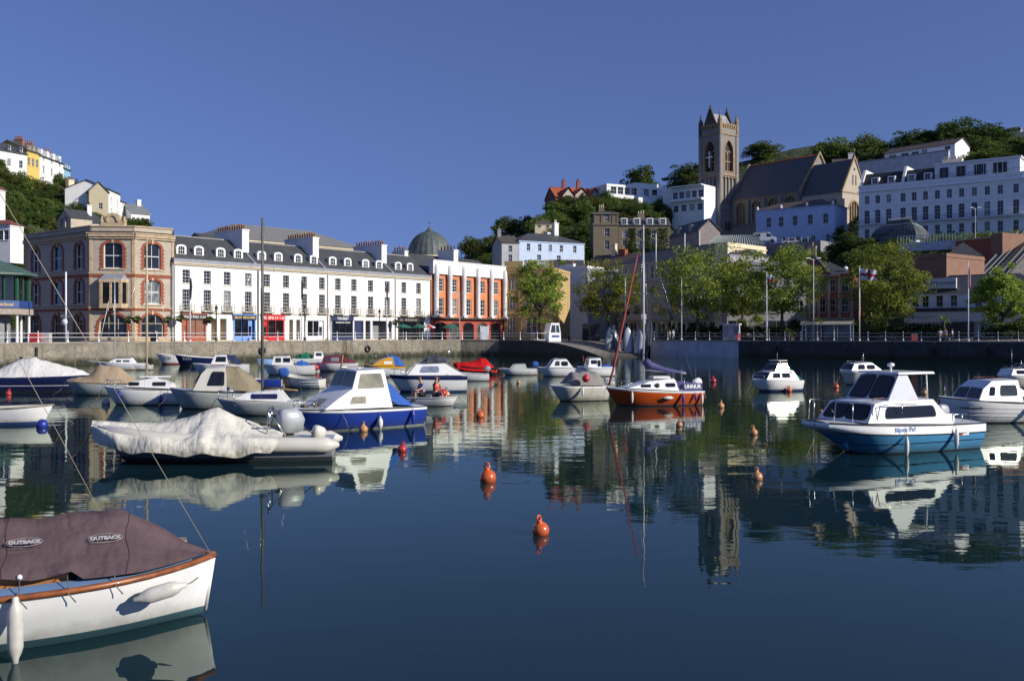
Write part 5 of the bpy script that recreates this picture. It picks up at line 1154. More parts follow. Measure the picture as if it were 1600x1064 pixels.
# centre hill
scatter([(738,792,392,424),(770,840,362,392),(800,870,345,372),(850,930,322,370),(830,925,372,385),(925,960,318,332)], 64, (22,46), [0,1,2,2,3,3,4], 'bushy tree in the wooded slope left of the brown stone villa', 'trees on the slope below the red roofed house', 1)
scatter([(960,1050,326,350),(1030,1092,318,345),(965,1045,330,345),(945,1000,322,332)], 40, (16,32), [0,2,2,3,4], 'tree on the slope between the white villa and the stone villa', 'trees below the white villa', 2)
scatter([(1050,1100,285,300),(1050,1085,300,330)], 6, (26,40), [0,1,2], 'tree beside the glazed house left of the church tower', 'trees left of the church tower', 3)
scatter([(905,925,380,440),(985,1045,400,412),(870,930,430,455)], 12, (18,30), [0,0,2], 'dark tree among the roofs below the stone villa', 'trees among the lower roofs', 4)
for i, (px, py, s, k, t, D, lab) in enumerate([(1000,300,56,1,1.0,318,'large dark pine standing above the white villa'),(972,297,36,0,.9,318,'smaller dark tree left of the large pine above the villa'),
      (1192,262,56,2,.62,412,'round green tree on the skyline right of the church tower'),(1072,300,60,1,.72,404,'dark tree on the skyline left of the church tower'),(1086,315,34,4,1.0,392,'pale green bush beside the church tower'),
      (1300,270,78,2,.85,350,'broad green tree behind the nave roof'),(1355,266,72,3,.95,348,'broad green tree behind the chancel gable'),(1422,240,72,1,.62,325,'dark tree behind the left end of the bungalow'),
      (1492,238,90,0,.68,322,'big dark rounded tree above the bungalow'),(1455,232,60,2,.7,330,'green tree behind the bungalow roof'),(1548,248,66,0,.7,318,'dark tree left of the skyline house'),(1520,240,58,1,.62,325,'dark tree right of the big rounded one')]):
    r_ = hill_tree(px, py, s, k, lab, D, 'skyline trees', t)
scatter([(1475,1535,225,255),(1490,1600,240,262),(1535,1600,215,235),(1560,1625,235,265)], 36, (32,54), [0,0,1,2,3], 'tree in the dark wood right of the bungalow', 'wood right of the bungalow', 6, (.5,.8))
scatter([(1345,1400,262,275),(1400,1480,258,276)], 16, (18,30), [0,2,4], 'bush on the bank between the garden wall and the hotel roof', 'bushes below the garden wall', 7)
scatter([(1260,1310,262,272)], 6, (26,40), [4,2], 'pale tree behind the church roof', 'pale trees behind the church', 8)
scatter([(1400,1500,385,397),(1340,1400,388,400)], 16, (16,26), [2,4,3], 'shrub on the terrace below the conservatory', 'shrubs below the conservatory', 9)
scatter([(1180,1340,395,420),(1500,1600,400,440)], 26, (20,34), [0,2,3], 'tree on the bank behind the street buildings', 'trees behind the street buildings', 14)
hill_tree(1313, 378, 26, 5, 'dark clipped cone shaped tree at the corner of the blue building', 226, None, .78, 'cypress')
# left hill
scatter([(-10,60,268,345),(40,110,285,350),(60,130,300,365),(0,40,345,430),(-10,60,380,450)], 85, (18,38), [0,0,1,2,2,3,4], 'tree on the steep slope under the hilltop row', 'trees on the left hillside', 10)
scatter([(105,150,300,352),(140,240,345,360),(150,215,345,358)], 26, (12,22), [0,2,3], 'tree between the houses on the left hill', 'trees among the left hill houses', 11)
scatter([(0,45,440,515)], 16, (26,46), [1,2,3], 'leafy tree behind the green roofed pavilion', 'trees behind the pavilion', 12)

# scrub over all the open slopes: one mass
pts = []
for px in np.arange(-60, 1660, 2.6):
    if 300 < px < 735: continue
    for D in np.arange(150, 415, 3.2):
        q, d = px + rng.uniform(-2,2), D + rng.uniform(-2,2)
        z = terr(q, d)
        if z < 4.5: continue
        py = HY - (z-CH)/d*F
        if rng.random() < .25: continue
        x = (q-CX)/F*d; n = 3; e = rng.normal(size=(n,3))*[.8,.9,.45]; e[:,2] = np.abs(e[:,2]); pts.append(np.array([x,d,z-.1])+e)
pts = np.concatenate(pts); me = leaf_mesh('hillside_scrub', pts, .42, LEAF_MID, .8)
tag(inst('hillside_scrub', me), 'low green scrub and ivy covering the open slopes of both hills', None, None, 'stuff')
# planters and hedges along the right promenade
LEAF_HEDGE = leafmat('hedge_leaves', (.030,.050,.014), (.075,.095,.03), (.018,.03,.01))
hed = [leaf_mesh('foliage', crown_points(2.2,.8,.55,.5,26,40,.5), .12, LEAF_HEDGE), leaf_mesh('foliage', crown_points(1.4,.8,.8,.5,22,40,.5), .12, LEAF_HEDGE)]
PLANTER = mat('planter_box', (.12,.10,.08), .85, .2)
for i, px in enumerate([1055,1082,1105,1128,1160,1182,1216,1240,1308,1330,1352,1372,1400,1424,1456,1552,1574,1596]):
    D = edgeD(px)+9+(i%3)*2; p = G(px, D); r_ = thing('planted_bed', 'low planted bed of green shrubs behind the right promenade railing', 'planter', (p.x,p.y,2.2), -.6, 'planted beds on the right promenade')
    m = MB(); m.box(-2.2,2.2,-.8,.8,.02,.55); m.build('planter_box', PLANTER, r_); inst('foliage', hed[i%2], r_, scale=(1,1,1.0+.5*((i*7)%5)/5))
for px, D, lab in ((1574,124,'tall clipped hedge in front of the slate roofed shop, left part'),(1592,122,'tall clipped hedge at the right edge under the round tree')):
    p = G(px,D); r_ = thing('hedge', lab, 'hedge', (p.x,p.y,2.2), -.6); inst('foliage', leaf_mesh('foliage', crown_points(2.0,1.0,1.3,.1,40,50,.6), .13, LEAF_DARK), r_)
# a cabbage palm by the shelter, palms by the shop
def palm(px, D, h, label):
    p = G(px, D); r_ = thing('palm', label, 'palm', (p.x,p.y,2.2)); m = MB(); m.tube([(0,0,-.1),(.05,0,h*.5),(0,0,h)],[.16,.13,.11],7); m.build('trunk', BARK, r_)
    m = MB(); r2 = random.Random(px)
    for i in range(46):
        a = r2.uniform(0,2*PI); e = r2.uniform(-.3,1.3); l = r2.uniform(.9,1.5); d = Vector((math.cos(a)*math.cos(e), math.sin(a)*math.cos(e), math.sin(e))); s_ = d.cross(Vector((0,0,1))).normalized()*.05
        b_ = Vector((0,0,h)); mi = b_+d*l*.6; t = b_+d*l+Vector((0,0,-.35)); m.face([b_-s_, b_+s_, mi+s_, mi-s_]); m.face([mi-s_, mi+s_, t])
    m.build('fronds', LEAF_MID, r_)
palm(1279, 131, 2.6, 'short palm beside the bus shelter'); palm(1475, 124, 2.8, 'bushy palm in front of the shop entrance'); palm(1232, 131, 1.2, 'low spiky palm by the promenade railing')

r_, L, H = IVYW; pts = []
for c0, wd in ((.27,.05),(.56,.05),(.86,.08)): pts.append(np.stack([rng.normal(c0*L,wd*L,420), rng.uniform(-.3,-.05,420), -.5+(H-.2)*rng.random(420)**.8],axis=1))
pts = np.concatenate(pts); pts = pts[(pts[:,0]>.2)&(pts[:,0]<L-.2)]; inst('ivy', leaf_mesh('ivy', pts, .2, LEAF_DARK), r_)
# ================================================================ boat kit
def paint(name, col, rough=.3, var=.06, coat=.5, streak=.12):
    if name in MATS: return MATS[name]
    m = mat(name, col, rough, var, 1.2, 0, 0, .5, streak, coat); nt = m.node_tree; b = nt.nodes['Principled BSDF']; src = b.inputs['Base Color'].links[0].from_socket
    sp = nt.nodes.new('ShaderNodeSeparateXYZ'); lnk(nt, coords(nt), sp.inputs[0]); a = nt.nodes.new('ShaderNodeMath'); a.operation = 'MULTIPLY_ADD'; lnk(nt, noise(nt, coords(nt, (2.5, 2.5, .8)), 2.0, 5), a.inputs[0]); a.inputs[1].default_value = -.42; lnk(nt, sp.outputs[2], a.inputs[2])
    f = nt.nodes.new('ShaderNodeMapRange'); lnk(nt, a.outputs[0], f.inputs[0]); f.inputs[1].default_value = -.17; f.inputs[2].default_value = .06; f.inputs[3].default_value = .62; f.inputs[4].default_value = 0
    lnk(nt, mixc(nt, f.outputs[0], src, tuple(.35*c+.04 for c in (col[0], col[1]*.98, col[2]*.75))), b.inputs['Base Color']); return m       # scum at the waterline
GEL = paint('white_gelcoat', (.87, .87, .85), streak=.07); GELC = paint('cream_gelcoat', (.66,.63,.55)); GELG = paint('grey_gelcoat', (.47,.50,.48)); NAVYP = paint('navy_paint', (.015,.022,.09)); BLUEP = paint('royal_blue_paint', (.022,.055,.33))
TEAL = paint('teal_paint', (.085,.31,.55)); ORANGEP = paint('orange_paint', (.55,.085,.012)); YELP = paint('yellow_paint', (.70,.36,.02)); REDP = paint('red_paint', (.50,.03,.02)); BLACKP = paint('black_paint', (.012,.012,.014)); ANTI = paint('antifoul_dark', (.02,.03,.045), .7)
TEALBOOT = paint('teal_antifoul', (.03,.12,.16), .5); SKYP = paint('sky_blue_paint', (.25,.42,.70)); BLUEBOOT = paint('blue_antifoul', (.03,.09,.35), .5)
RUBBER = mat('black_rubber', (.014,.014,.015), .7, .2); GREYCOWL = paint('grey_cowl', (.42,.44,.46)); BLUEF = mat('blue_fender', (.02,.04,.28), .35, .1); WHITEF = mat('white_fender', (.66,.64,.58), .45, .18, 5, streak=.3)
def cloth(name, col, var=.16, bs=.5, crease=.0, dirt=.0):
    if name in MATS: return MATS[name]
    m, nt, b = nodes(name); v = coords(nt); c = mixc(nt, ramp(nt, noise(nt, v, 1.6, 5), .3, .7), tuple(x*(1-var*1.5) for x in col), col); lnk(nt, c, b.inputs['Base Color'])
    b.inputs['Roughness'].default_value = .9; b.inputs['Specular IOR Level'].default_value = .2
    mul = nt.nodes.new('ShaderNodeMath'); mul.operation = 'ADD'; lnk(nt, noise(nt, coords(nt, (1,1,.5)), 2.3, 3), mul.inputs[0]); n2 = noise(nt, v, 14, 2); m2 = nt.nodes.new('ShaderNodeMath'); m2.operation = 'MULTIPLY'; lnk(nt, n2, m2.inputs[0]); m2.inputs[1].default_value = .08; lnk(nt, m2.outputs[0], mul.inputs[1])
    h_ = mul.outputs[0]
    if crease:                                   # sharp folds: a ridged, stretched noise
        for rz_, sc_ in ((.5, (1.2, 4.2, 2.0)), (-.6, (3.6, 1.1, 1.6))):
            mp = nt.nodes.new('ShaderNodeMapping'); mp.inputs['Rotation'].default_value = (0, .3, rz_); mp.inputs['Scale'].default_value = sc_; lnk(nt, v, mp.inputs[0]); n3 = noise(nt, mp.outputs[0], .9, 2, .45)
            s1 = nt.nodes.new('ShaderNodeMath'); s1.operation = 'SUBTRACT'; lnk(nt, n3, s1.inputs[0]); s1.inputs[1].default_value = .5; s2 = nt.nodes.new('ShaderNodeMath'); s2.operation = 'ABSOLUTE'; lnk(nt, s1.outputs[0], s2.inputs[0])
            s3 = nt.nodes.new('ShaderNodeMath'); s3.operation = 'MULTIPLY_ADD'; lnk(nt, s2.outputs[0], s3.inputs[0]); s3.inputs[1].default_value = crease; lnk(nt, h_, s3.inputs[2]); h_ = s3.outputs[0]
    if dirt:
        sp = nt.nodes.new('ShaderNodeSeparateXYZ'); lnk(nt, v, sp.inputs[0]); a = nt.nodes.new('ShaderNodeMath'); a.operation = 'MULTIPLY_ADD'; lnk(nt, noise(nt, v, 3.5, 6, .7), a.inputs[0]); a.inputs[1].default_value = -1.5; lnk(nt, sp.outputs[2], a.inputs[2])
        f = nt.nodes.new('ShaderNodeMapRange'); lnk(nt, a.outputs[0], f.inputs[0]); f.inputs[1].default_value = -.62; f.inputs[2].default_value = -.25; f.inputs[3].default_value = dirt; f.inputs[4].default_value = 0
        lnk(nt, mixc(nt, f.outputs[0], c, (.16,.14,.07)), b.inputs['Base Color'])
    bump(nt, b, h_, bs, .12); MATS[name] = m; return m
MAUVE = cloth('mauve_canvas', (.125,.085,.092), .2, .5, 1.3); TARP = cloth('white_tarpaulin', (.74, .71, .62), .12, .4, 1.3, .75); KHAKI = cloth('khaki_canvas', (.30,.255,.17)); TAN = cloth('tan_canvas', (.44,.33,.22)); BLUEC = cloth('blue_canvas', (.045,.13,.46)); GREYC = cloth('grey_canvas', (.29,.27,.25)); REDC = cloth('red_canvas', (.58,.012,.015)); WHITEC = cloth('white_canvas', (.74, .72, .68), .08, .35, 1.6); NAVYC = cloth('navy_canvas', (.03,.04,.10)); GREENC = cloth('green_net', (.02,.20,.12), .4); VIOLC = cloth('violet_canvas', (.10,.10,.24))
MILKY = glassmat('milky_glass', (.28,.27,.20), (.36,.34,.24), .5); SMOKE = glassmat('smoked_screen', (.03,.03,.035), (.10,.10,.11), .4)
class Boat: pass
def boat(name, label, cat, px, py, hd, L, B, fb, fs, bands, transom=.8, rake=.35, draft=.22, deck=GEL, full=.55, open_=False, group=None, sheer_pow=2.0, blunt=0.0, inner=None, slab=1.07, rail=None, railr=.035, k0=.26, k1=.5):
    """bands: list of (material, lower limit) from the sheer downwards; limit >0 is metres above water, <0 metres under the sheer"""
    o = Boat(); p = WP(px, py); o.D = p.y; o.L, o.B = L, B
    root = o.root = thing(name, label, cat, (p.x, p.y, 0), math.radians(hd), group); N = 22
    o.zs = lambda t: fs + (fb-fs)*max(0, t)**sheer_pow
    def hb(t):
        a = .5
        if t <= a: h = transom + (1-transom)*math.sin(PI/2*t/a)
        else: h = math.cos(PI/2*((t-a)/(1-a))**(1.35+full))**.9 if t < 1 else 0
        if blunt and t > a: h = max(h, 0)*(1-blunt*((t-a)/(1-a))**2) + blunt*((t-a)/(1-a))**2*(.62 + .3*(1-((t-a)/(1-a))**6))
        return max(.012, B/2*h)
    o.hb = hb
    def zk(t): return -draft*(1-max(0,(t-.45)/.55)**2.2) + max(0,(t-.45)/.55)**2.2*.02 + (max(0,(t-.6)/.4)**2*fb*.35 if blunt else 0)
    def sec(t, z):
        s = max(0, min(1, (z-zk(t))/(o.zs(t)-zk(t)))); s = min(1, s*slab); k = k0 + (k1)*t*t
        x = -L/2 + L*t - rake*(1-s)*max(0,(t-.5)/.5)**2.2
        return x, hb(t)*(s**k), z
    o.sec = sec; o.at = lambda x: (x + L/2)/L
    zl = []; mats = []; lim = []
    for m, l in bands: mats.append(m)
    for j, (m, l) in enumerate(bands): lim.append(l)
    def levels(t):
        zs = o.zs(t); k = zk(t); out = [(zs, 0)]; prev = zs
        for j, l in enumerate(lim):
            z = zs + l if l < 0 else l
            if j == len(lim)-1: z = k
            z = min(prev, max(k, z)); n = 4 if j == len(lim)-1 or prev-z > .3 else 2
            out += [(prev + (z-prev)*i/n, j) for i in range(1, n+1)]; prev = z
        return out
    nl = None
    # constant ring size: use the same number of steps per band at every station
    def ring(t, side):
        zs = o.zs(t); k = zk(t); pts = [(zs, 0)]; prev = zs
        for j, l in enumerate(lim):
            z = zs + l if l < 0 else l
            if j == len(lim)-1: z = k
            z = min(prev, max(k, z)); pts += [(prev + (z-prev)*i/4, j) for i in range(1, 5)]; prev = z
        return [(lambda q: (q[0], q[1]*side, q[2]))(sec(t, z)) for z, j in pts], [j for z, j in pts]
    mb = MB(); ts = [i/N for i in range(N)] + [.985, 1.0]
    for side in (-1, 1):
        rings = []; 
        for t in ts: r, js = ring(t, side); rings.append(r)
        mb.grid(rings, 0, False, True, mifn=lambda i, j, js=js: js[j+1])
    r0, js = ring(0, -1); r1, _ = ring(0, 1); mb.grid([r0, r1], 0, False, False, mifn=lambda i, j: js[j+1])
    if blunt:
        r0, js = ring(1, -1); r1, _ = ring(1, 1); mb.grid([r0, [( (a[0]+b[0])/2+.05, 0, (a[2]+b[2])/2) for a, b in zip(r0, r1)], r1], 0, False, True, mifn=lambda i, j: js[j+1])
    o.hull = mb.build('hull', mats, root)
    d = MB()
    if not open_:
        d.grid([[(lambda q: (q[0]-.01, q[1]*u*.985, q[2]-.015+.05*(1-u*u)))(sec(t, o.zs(t))) for u in (-1,-.5,0,.5,1)] for t in ts], 0, False, True)
        o.deck = d.build('deck', deck, root)
    else:
        rows = []
        for t in ts[:-1]:
            x, y, z = sec(t, o.zs(t)); y2 = max(.005, y-.07); zf = .12
            yi = min(y2*.85, sec(t, zf)[1]*.86); xi = sec(t, zf)[0]-.02
            rows.append([(x-.02,-y,z+.003),(x-.02,-y2,z+.003),(xi,-yi,zf),(xi,0,zf-.03),(xi,yi,zf),(x-.02,y2,z+.003),(x-.02,y,z+.003)])
        d.grid(rows, 0, False, False); d.face([(p[0],p[1],p[2]) for p in rows[0]]); 
        o.deck = d.build('interior', inner or deck, root)
        for f in (.22,.5,.74):
            x, y, z = sec(f, o.zs(f)); th = MB(); yt = o.sec(f, z-.17)[1]*.9; th.box(x-.13, x+.13, -yt, yt, z-.16, z-.12); th.build('thwart', rail or GELC, root)
    q = sec(1, o.zs(1)); b = MB(); b.tube([(q[0]-.1,.02,q[2]+.01),(q[0]+.05,.03,q[2]-.05),(q[0]+.22,.15,q[2]*.4),(q[0]+.75,.35,-.1)],.011,4); b.build('mooring_line', ROPE, root)
    if rail:
        for s in (-1, 1):
            g = MB(); g.tube([(lambda q: (q[0], q[1]*s, q[2]))(sec(t, o.zs(t)-.01)) for t in ts], railr, 6); g.build('rubbing_strake', rail, root)
    return o
def rpoly(x0, x1, z0, z1, r=.06, s0=0.0, s1=0.0, n=4):   # rounded four-sided window; s0/s1 lean the two ends
    c = [(x0,z0),(x1,z0),(x1+s1,z1),(x0+s0,z1)]; out = []
    for i in range(4):
        p = Vector(c[i]); a = (Vector(c[i-1])-p).normalized()*r; b = (Vector(c[(i+1)%4])-p).normalized()*r
        for k in range(n+1): t = k/n; out.append(tuple((p+a)*(1-t)**2 + p*2*t*(1-t) + (p+b)*t*t))
    return out
def grow(poly, e):
    c = Vector((sum(p[0] for p in poly)/len(poly), sum(p[1] for p in poly)/len(poly))); out = []
    for p in poly: d = Vector(p)-c; out.append(tuple(c + d*(1+e/max(d.length,.05))))
    return out
def cabin(o, prof, z0, z1, w0, w1, m=GEL, name='cabin', side=(), front=(), glass=None, rim=None, bevel=.05, both=True):
    glass = glass or GLASSB; rim = rim or RUBBER; hw = lambda z: w0+(w1-w0)*(z-z0)/(z1-z0)
    mb = MB(); n = len(prof)
    for (xa,za),(xb,zb) in zip(prof, prof[1:]):
        sm = 5; mb.grid([[(x, hw(z)*u, z + (.04*(1-u*u) if True else 0)*min(1,(z-z0)/(z1-z0))) for u in (-1,-.6,0,.6,1)] for x, z in ((xa,za),(xb,zb))], 0, False, False)
    for s in (-1, 1): mb.face([(x, s*hw(z), z) for x, z in prof])
    c = mb.build(name, m, o.root)
    zr = max(z for x, z in prof); xs = [x for x, z in prof if z > zr-.12]
    if name == 'cabin' and len(xs) > 1 and max(xs)-min(xs) > .5:
        for s in (-1, 1):
            a_, b_ = min(xs)+.08, max(xs)-.1; y_ = s*hw(zr)*.8; g_ = MB(); g_.tube([(a_,y_,zr+.0),(a_+.03,y_,zr+.075),(b_-.03,y_,zr+.075),(b_,y_,zr+.0)],.012,5); g_.build('handrail', WOODT if len(prof) % 2 else STEEL, c)
    for poly in side:
        for s in ((-1, 1) if both else (1,)):
            w_ = MB(); off = lambda z, e: s*(hw(z)+e)
            w_.face([(x, off(z,.005), z) for x, z in grow(poly,.03)], 0); w_.face([(x, off(z,.011), z) for x, z in poly], 1); w_.build('window', [rim, glass], c)
    for i, u0, u1, v0, v1, *rr in front:
        (xa,za),(xb,zb) = prof[i], prof[i+1]; nrm = Vector((zb-za, 0, -(xb-xa))).normalized(); nrm = nrm if nrm.x > 0 or nrm.z > 0 else -nrm
        if nrm.z < 0 and nrm.x < .0: nrm = -nrm
        w_ = MB()
        def pt(u, v, e): x = xa+(xb-xa)*v; z = za+(zb-za)*v; return Vector((x, hw(z)*u, z + .04*(1-u*u)*min(1,(z-z0)/(z1-z0)))) + nrm*e
        rp = rpoly(u0, u1, v0, v1, rr[0] if rr else .12)
        w_.face([pt(u,v,.008) for u, v in grow(rp,.05)], 0); w_.face([pt(u,v,.016) for u, v in rp], 1); w_.build('window', [rim, glass], c)
    return c
def canopy(o, secs, m, name='canopy', nseg=12, pw=2.4, seed=1, amp=.02, parent=None):
    """secs: (x, half width, foot height, crown height): a cloth cover stretched over hoops"""
    r = random.Random(seed); rows = []; fine = []
    for a, b in zip(secs, secs[1:]):
        for i in range(4): fine.append(tuple(p+(q-p)*i/4 for p, q in zip(a, b)))
    fine.append(secs[-1]); ph = [r.uniform(0,6.28) for _ in range(6)]
    for k, (x, w_, zf, zc) in enumerate(fine):
        sag = -.03*math.sin(PI*(k%4)/4)*(1 if (zc-zf) > .25 else .4); row = []
        for j in range(nseg+1):
            u = -1 + 2*j/nseg; z = zf + (zc-zf)*(1-abs(u)**pw) ; wr = amp*(math.sin(5*x+ph[0]+2.5*u)+.7*math.sin(9*x-6*u+ph[1])+.5*math.sin(17*x+4*u+ph[2]))
            row.append((x, w_*u*(1+wr*.5), z + (sag+wr)*(1-u**6)))
        rows.append(row)
    mb = MB(); mb.grid(rows, 0, False, True); mb.face(rows[0]); mb.face(rows[-1][::-1]); return mb.build(name, m, parent or o.root)
def outboard(o, x, y, z, s=1.0, cowl=None, tilt=0.0, name='outboard_motor', rz=0.0):
    r_ = empty(name); r_.parent = o.root; r_.location = (x,y,z); r_.rotation_euler = (0, tilt, rz); r_.scale = (s,s,s)
    m = MB(); rings = []
    for zz, a, b, xs in ((.03,.12,.10,0),(.06,.2,.14,-.02),(.26,.24,.155,-.03),(.40,.21,.14,.0),(.45,.15,.10,.02),(.465,.02,.02,.03)): rings.append([(xs-.1+a*math.copysign(abs(math.cos(t))**.5,math.cos(t)), b*math.copysign(abs(math.sin(t))**.6,math.sin(t)), zz) for t in [2*PI*i/14 for i in range(14)]])
    m.grid(rings, 0, True, True); m.build('cowl', cowl or GREYCOWL, r_)
    m = MB(); m.box(-.18,-.04,-.05,.05,-.62,.06,0,.01); m.box(-.3,.02,-.12,.12,-.42,-.40); m.lathe([(.01,-.14),(.055,-.1),(.06,.05),(.02,.16)],8); m.xf(Matrix.Translation((-.12,0,-.6)) @ Matrix.Rotation(PI/2,4,'Y'), len(m.v)-32); m.box(-.2,-.08,-.012,.012,-.82,-.62); m.build('leg', RUBBER, r_)
    m = MB(); m.box(0,.1,-.1,.1,-.12,.05); m.tube([(.05,0,.15),(.45,.03,.22)],.02,5); m.build('bracket', RUBBER, r_); return r_
def fender(o, x, side, m, label, length=.55, r=.085, tilt=0.0, drop=.08, horizontal=False):
    t = o.at(x); q = Vector(o.sec(t, o.zs(t))); M = o.root.matrix_world if False else Matrix.Translation(o.root.location) @ Matrix.Rotation(o.root.rotation_euler[2],4,'Z')
    zt_ = q.z - drop; zm = zt_ - length/2; q2 = o.sec(t, zm); y = (max(q2[1], o.sec(t, zt_)[1]) + r + .012)*side
    if tilt: y = (max(o.sec(t, zt_)[1], o.sec(o.at(x-length), zt_)[1], o.sec(o.at(x-length), zt_+.08)[1]) + r*.9)*side
    p = M @ Vector((x, y, zt_)); r_ = thing('fender', label, 'fender', p, o.root.rotation_euler[2]); r_.rotation_euler[1] = tilt
    l = length; b = MB(); b.lathe([(.012,-l-.03),(.03,-l-.02),(.035,-l+.03),(r*.8,-l+.08),(r,-l+.14),(r,-.14),(r*.8,-.08),(.035,-.03),(.03,.02),(.012,.03)],12); b.build('body', m, r_)
    b = MB(); b.tube([(0,0,.02),(0,-.02*side,drop*.6),(0,-(r+.05)*side,drop+.03)],.008,4); b.build('lanyard', ROPE, r_); return r_
def rail(o, pts, r=.013, name='pulpit', m=None, posts=()):
    b = MB(); b.tube(pts, r, 6); 
    for p, q in posts: b.tube([p, q], r*.9, 5)
    return b.build(name, m or STEEL, o.root)
def pulpit(o, h=.45, t0=.72, n=5, name='pulpit'):
    ts = [t0 + (1-t0)*i/n for i in range(n+1)]; P_ = lambda t, s, dz: (lambda q: (q[0]-.05, q[1]*s*.93, q[2]+dz))(o.sec(t, o.zs(t)))
    pts = [P_(t,-1,h) for t in ts] + [P_(t,1,h) for t in ts[::-1]]; pts = [P_(t0-.02,-1,.02)] + pts + [P_(t0-.02,1,.02)]
    return rail(o, pts, .014, name, posts=[(P_(t,s,.0),P_(t,s,h)) for t in ts[1::2] for s in (-1,1)])
def hull_text(o, s, size, x, z, m, side=1, name='lettering'):
    t = o.at(x); q = Vector(o.sec(t, z)); q2 = Vector(o.sec(t+.04, z)); q3 = Vector(o.sec(t, z+.06)); tx = (q2-q).normalized(); ty = (q3-q).normalized()
    tx.y *= side; ty.y *= side; q.y *= side
    X = -tx if side > 0 else tx; Z = X.cross(ty).normalized(); Y = Z.cross(X); Mx = Matrix((X, Y, Z)).transposed()
    ob = lettering(s, size, m, o.root, q + Z*.012, (0,0,0), name, .002); ob.rotation_euler = Mx.to_euler(); return ob
def mast(o, x, h, z0=.7, r=.045, m=None, stays=True, boom=None, spread=.62):
    b = MB(); b.tube([(x,0,z0),(x,0,h*.6),(x,0,h)], [r,r,r*.7], 8); b.box(x-.02,x+.02,-.35,.35,h*spread,h*spread+.03); ma = b.build('mast', m or ALU, o.root)
    if stays:
        b = MB(); bw = o.sec(1, o.zs(1)); b.tube([(bw[0]-.05,0,bw[2]),(x,0,h*.95)],.005,4); b.tube([(-o.L/2+.05,0,o.zs(0)),(x,0,h)],.005,4)
        for s in (-1,1): q = o.sec(o.at(x), o.zs(o.at(x))); b.tube([(q[0]-.1,q[1]*s,q[2]),(x,s*.35,h*spread+.02),(x,0,h*.95)],.005,4)
        b.build('rigging', STEEL, o.root)
    if boom: b = MB(); b.tube([(x,0,boom[0]),(x-boom[2],0,boom[1])],.03,6); b.build('boom', m or ALU, o.root)
    return ma
def fit(p0, p1, py, hd, ratio=.38): a = abs(math.radians(hd)); return (p1-p0)/F*WD(py)/(abs(math.cos(a)) + .75*ratio*abs(math.sin(a)))
# ================================================================ the boats, near to far
# --- near boat under a mauve canvas cover
WOODRAIL = WOODT
hd = 22; cpos = Vector((-3.52,11.35,0)) - Vector((math.cos(math.radians(hd)), math.sin(math.radians(hd)),0))*2.6
o = boat('day_sailer', 'white day sailer with varnished rubbing strake under a mauve canvas cover, bottom left', 'sailing boat', 0, 1000, hd, 5.2, 1.95, .70, .60, [(GEL,.10),(TEALBOOT,.0),(ANTI,-9)], .7, .12, .3, SKYP, .5, True, inner=SKYP, rail=WOODRAIL, railr=.035, k0=.3, k1=.35)
o.root.location = cpos; NB = o
b = MB(); rows = []
for side in (-1,1):
    b.grid([[ (lambda q: (q[0], (q[1]-.05)*side, q[2]-.005))(o.sec(t,o.zs(t))), (lambda q: (q[0], (q[1]-.38)*side if q[1] > .39 else 0, q[2]+.012))(o.sec(t,o.zs(t)))] for t in [i/20 for i in range(20)]], 0, False, False)
b.build('side_deck', SKYP, o.root)
b = MB(); b.tube([(2.50,0,.05),(2.60,0,.70)],.022,6); b.build('stem', GEL, o.root)
b = MB(); b.box(2.0,2.07,.02,.34,.6,.97); b.box(2.02,2.3,.1,.3,.60,.86); b.build('bow_board', mat('worn_board', (.45,.36,.22), .8, .4, 8), o.root)
b = MB(); b.box(.35,1.05,-.50,-.47,.60,.76); b.build('coaming', mat('orange_wood', (.42,.17,.05), .5, .25, 5), o.root)
b = MB(); b.tube([(-.35,0,.5),(-.35,0,6.1)],[.05,.04],8); b.build('mast', ALU, o.root)
b = MB(); b.tube([(2.55,0,.72),(-.3,0,6.05)],.004,4); b.tube([(1.38,.0,1.24),(-.3,0,4.75)],.0035,4); b.tube([(.0,.9,.62),(-.3,.1,5.0)],.0035,4); b.build('rigging', mat('tan_wire',(.42,.38,.30),.6), o.root)
# canvas cover
b = MB(); rows = []; rj = [(-2.55,.95),(-1.8,1.20),(-.8,1.24),(.3,1.26),(1.0,1.27),(1.58,1.30),(1.75,1.20),(2.0,1.02),(2.25,.88),(2.47,.77)]
fine = []
for a_, c_ in zip(rj, rj[1:]):
    for i in range(5): fine.append((a_[0]+(c_[0]-a_[0])*i/5, a_[1]+(c_[1]-a_[1])*i/5))
fine.append(rj[-1]); seams = [-.8,.3,1.35]
for x, zr in fine:
    t = o.at(x); q = o.sec(t, o.zs(t)); row = []; lift = .07 + .06*math.sin(x*4.1)**2 if x < 1.2 else .04
    for j in range(17):
        u = -1 + j/8; a_ = abs(u); yb = (q[1]-.33 if x < .9 else q[1]-.33+.28*min(1,(x-.9)/.9)); z = q[2]+lift + (zr-q[2]-lift)*(1-a_)**.93
        wr = .016*math.sin(7*x+3*u)+.012*math.sin(13*x-5*u+1)+.014*math.sin(3.1*x*u*4+.5) + .03*math.exp(-((x+.55-.5*a_)**2)/.02)*a_
        sag = -.05*math.sin(PI*a_)*(0.6+.4*math.sin(2.2*x)); wr += .022*(abs(math.sin(4.3*math.atan2(a_*.9, x-1.55+.001)+.4))-.6)*min(1,a_*2.5)*(1 if x < 1.7 else .4) - .018*math.exp(-((x+.15+.35*a_)**2)/.004)*a_
        row.append((x + .02*math.sin(9*u+x), max(.01,yb)*u, z + (wr + sag)*(1-a_**5)))
    rows.append(row)
b.grid(rows, 0, False, True); b.face(rows[-1]); cov = b.build('canvas_cover', MAUVE); cov.location = o.root.location; cov.rotation_euler = (0,0,math.radians(hd))
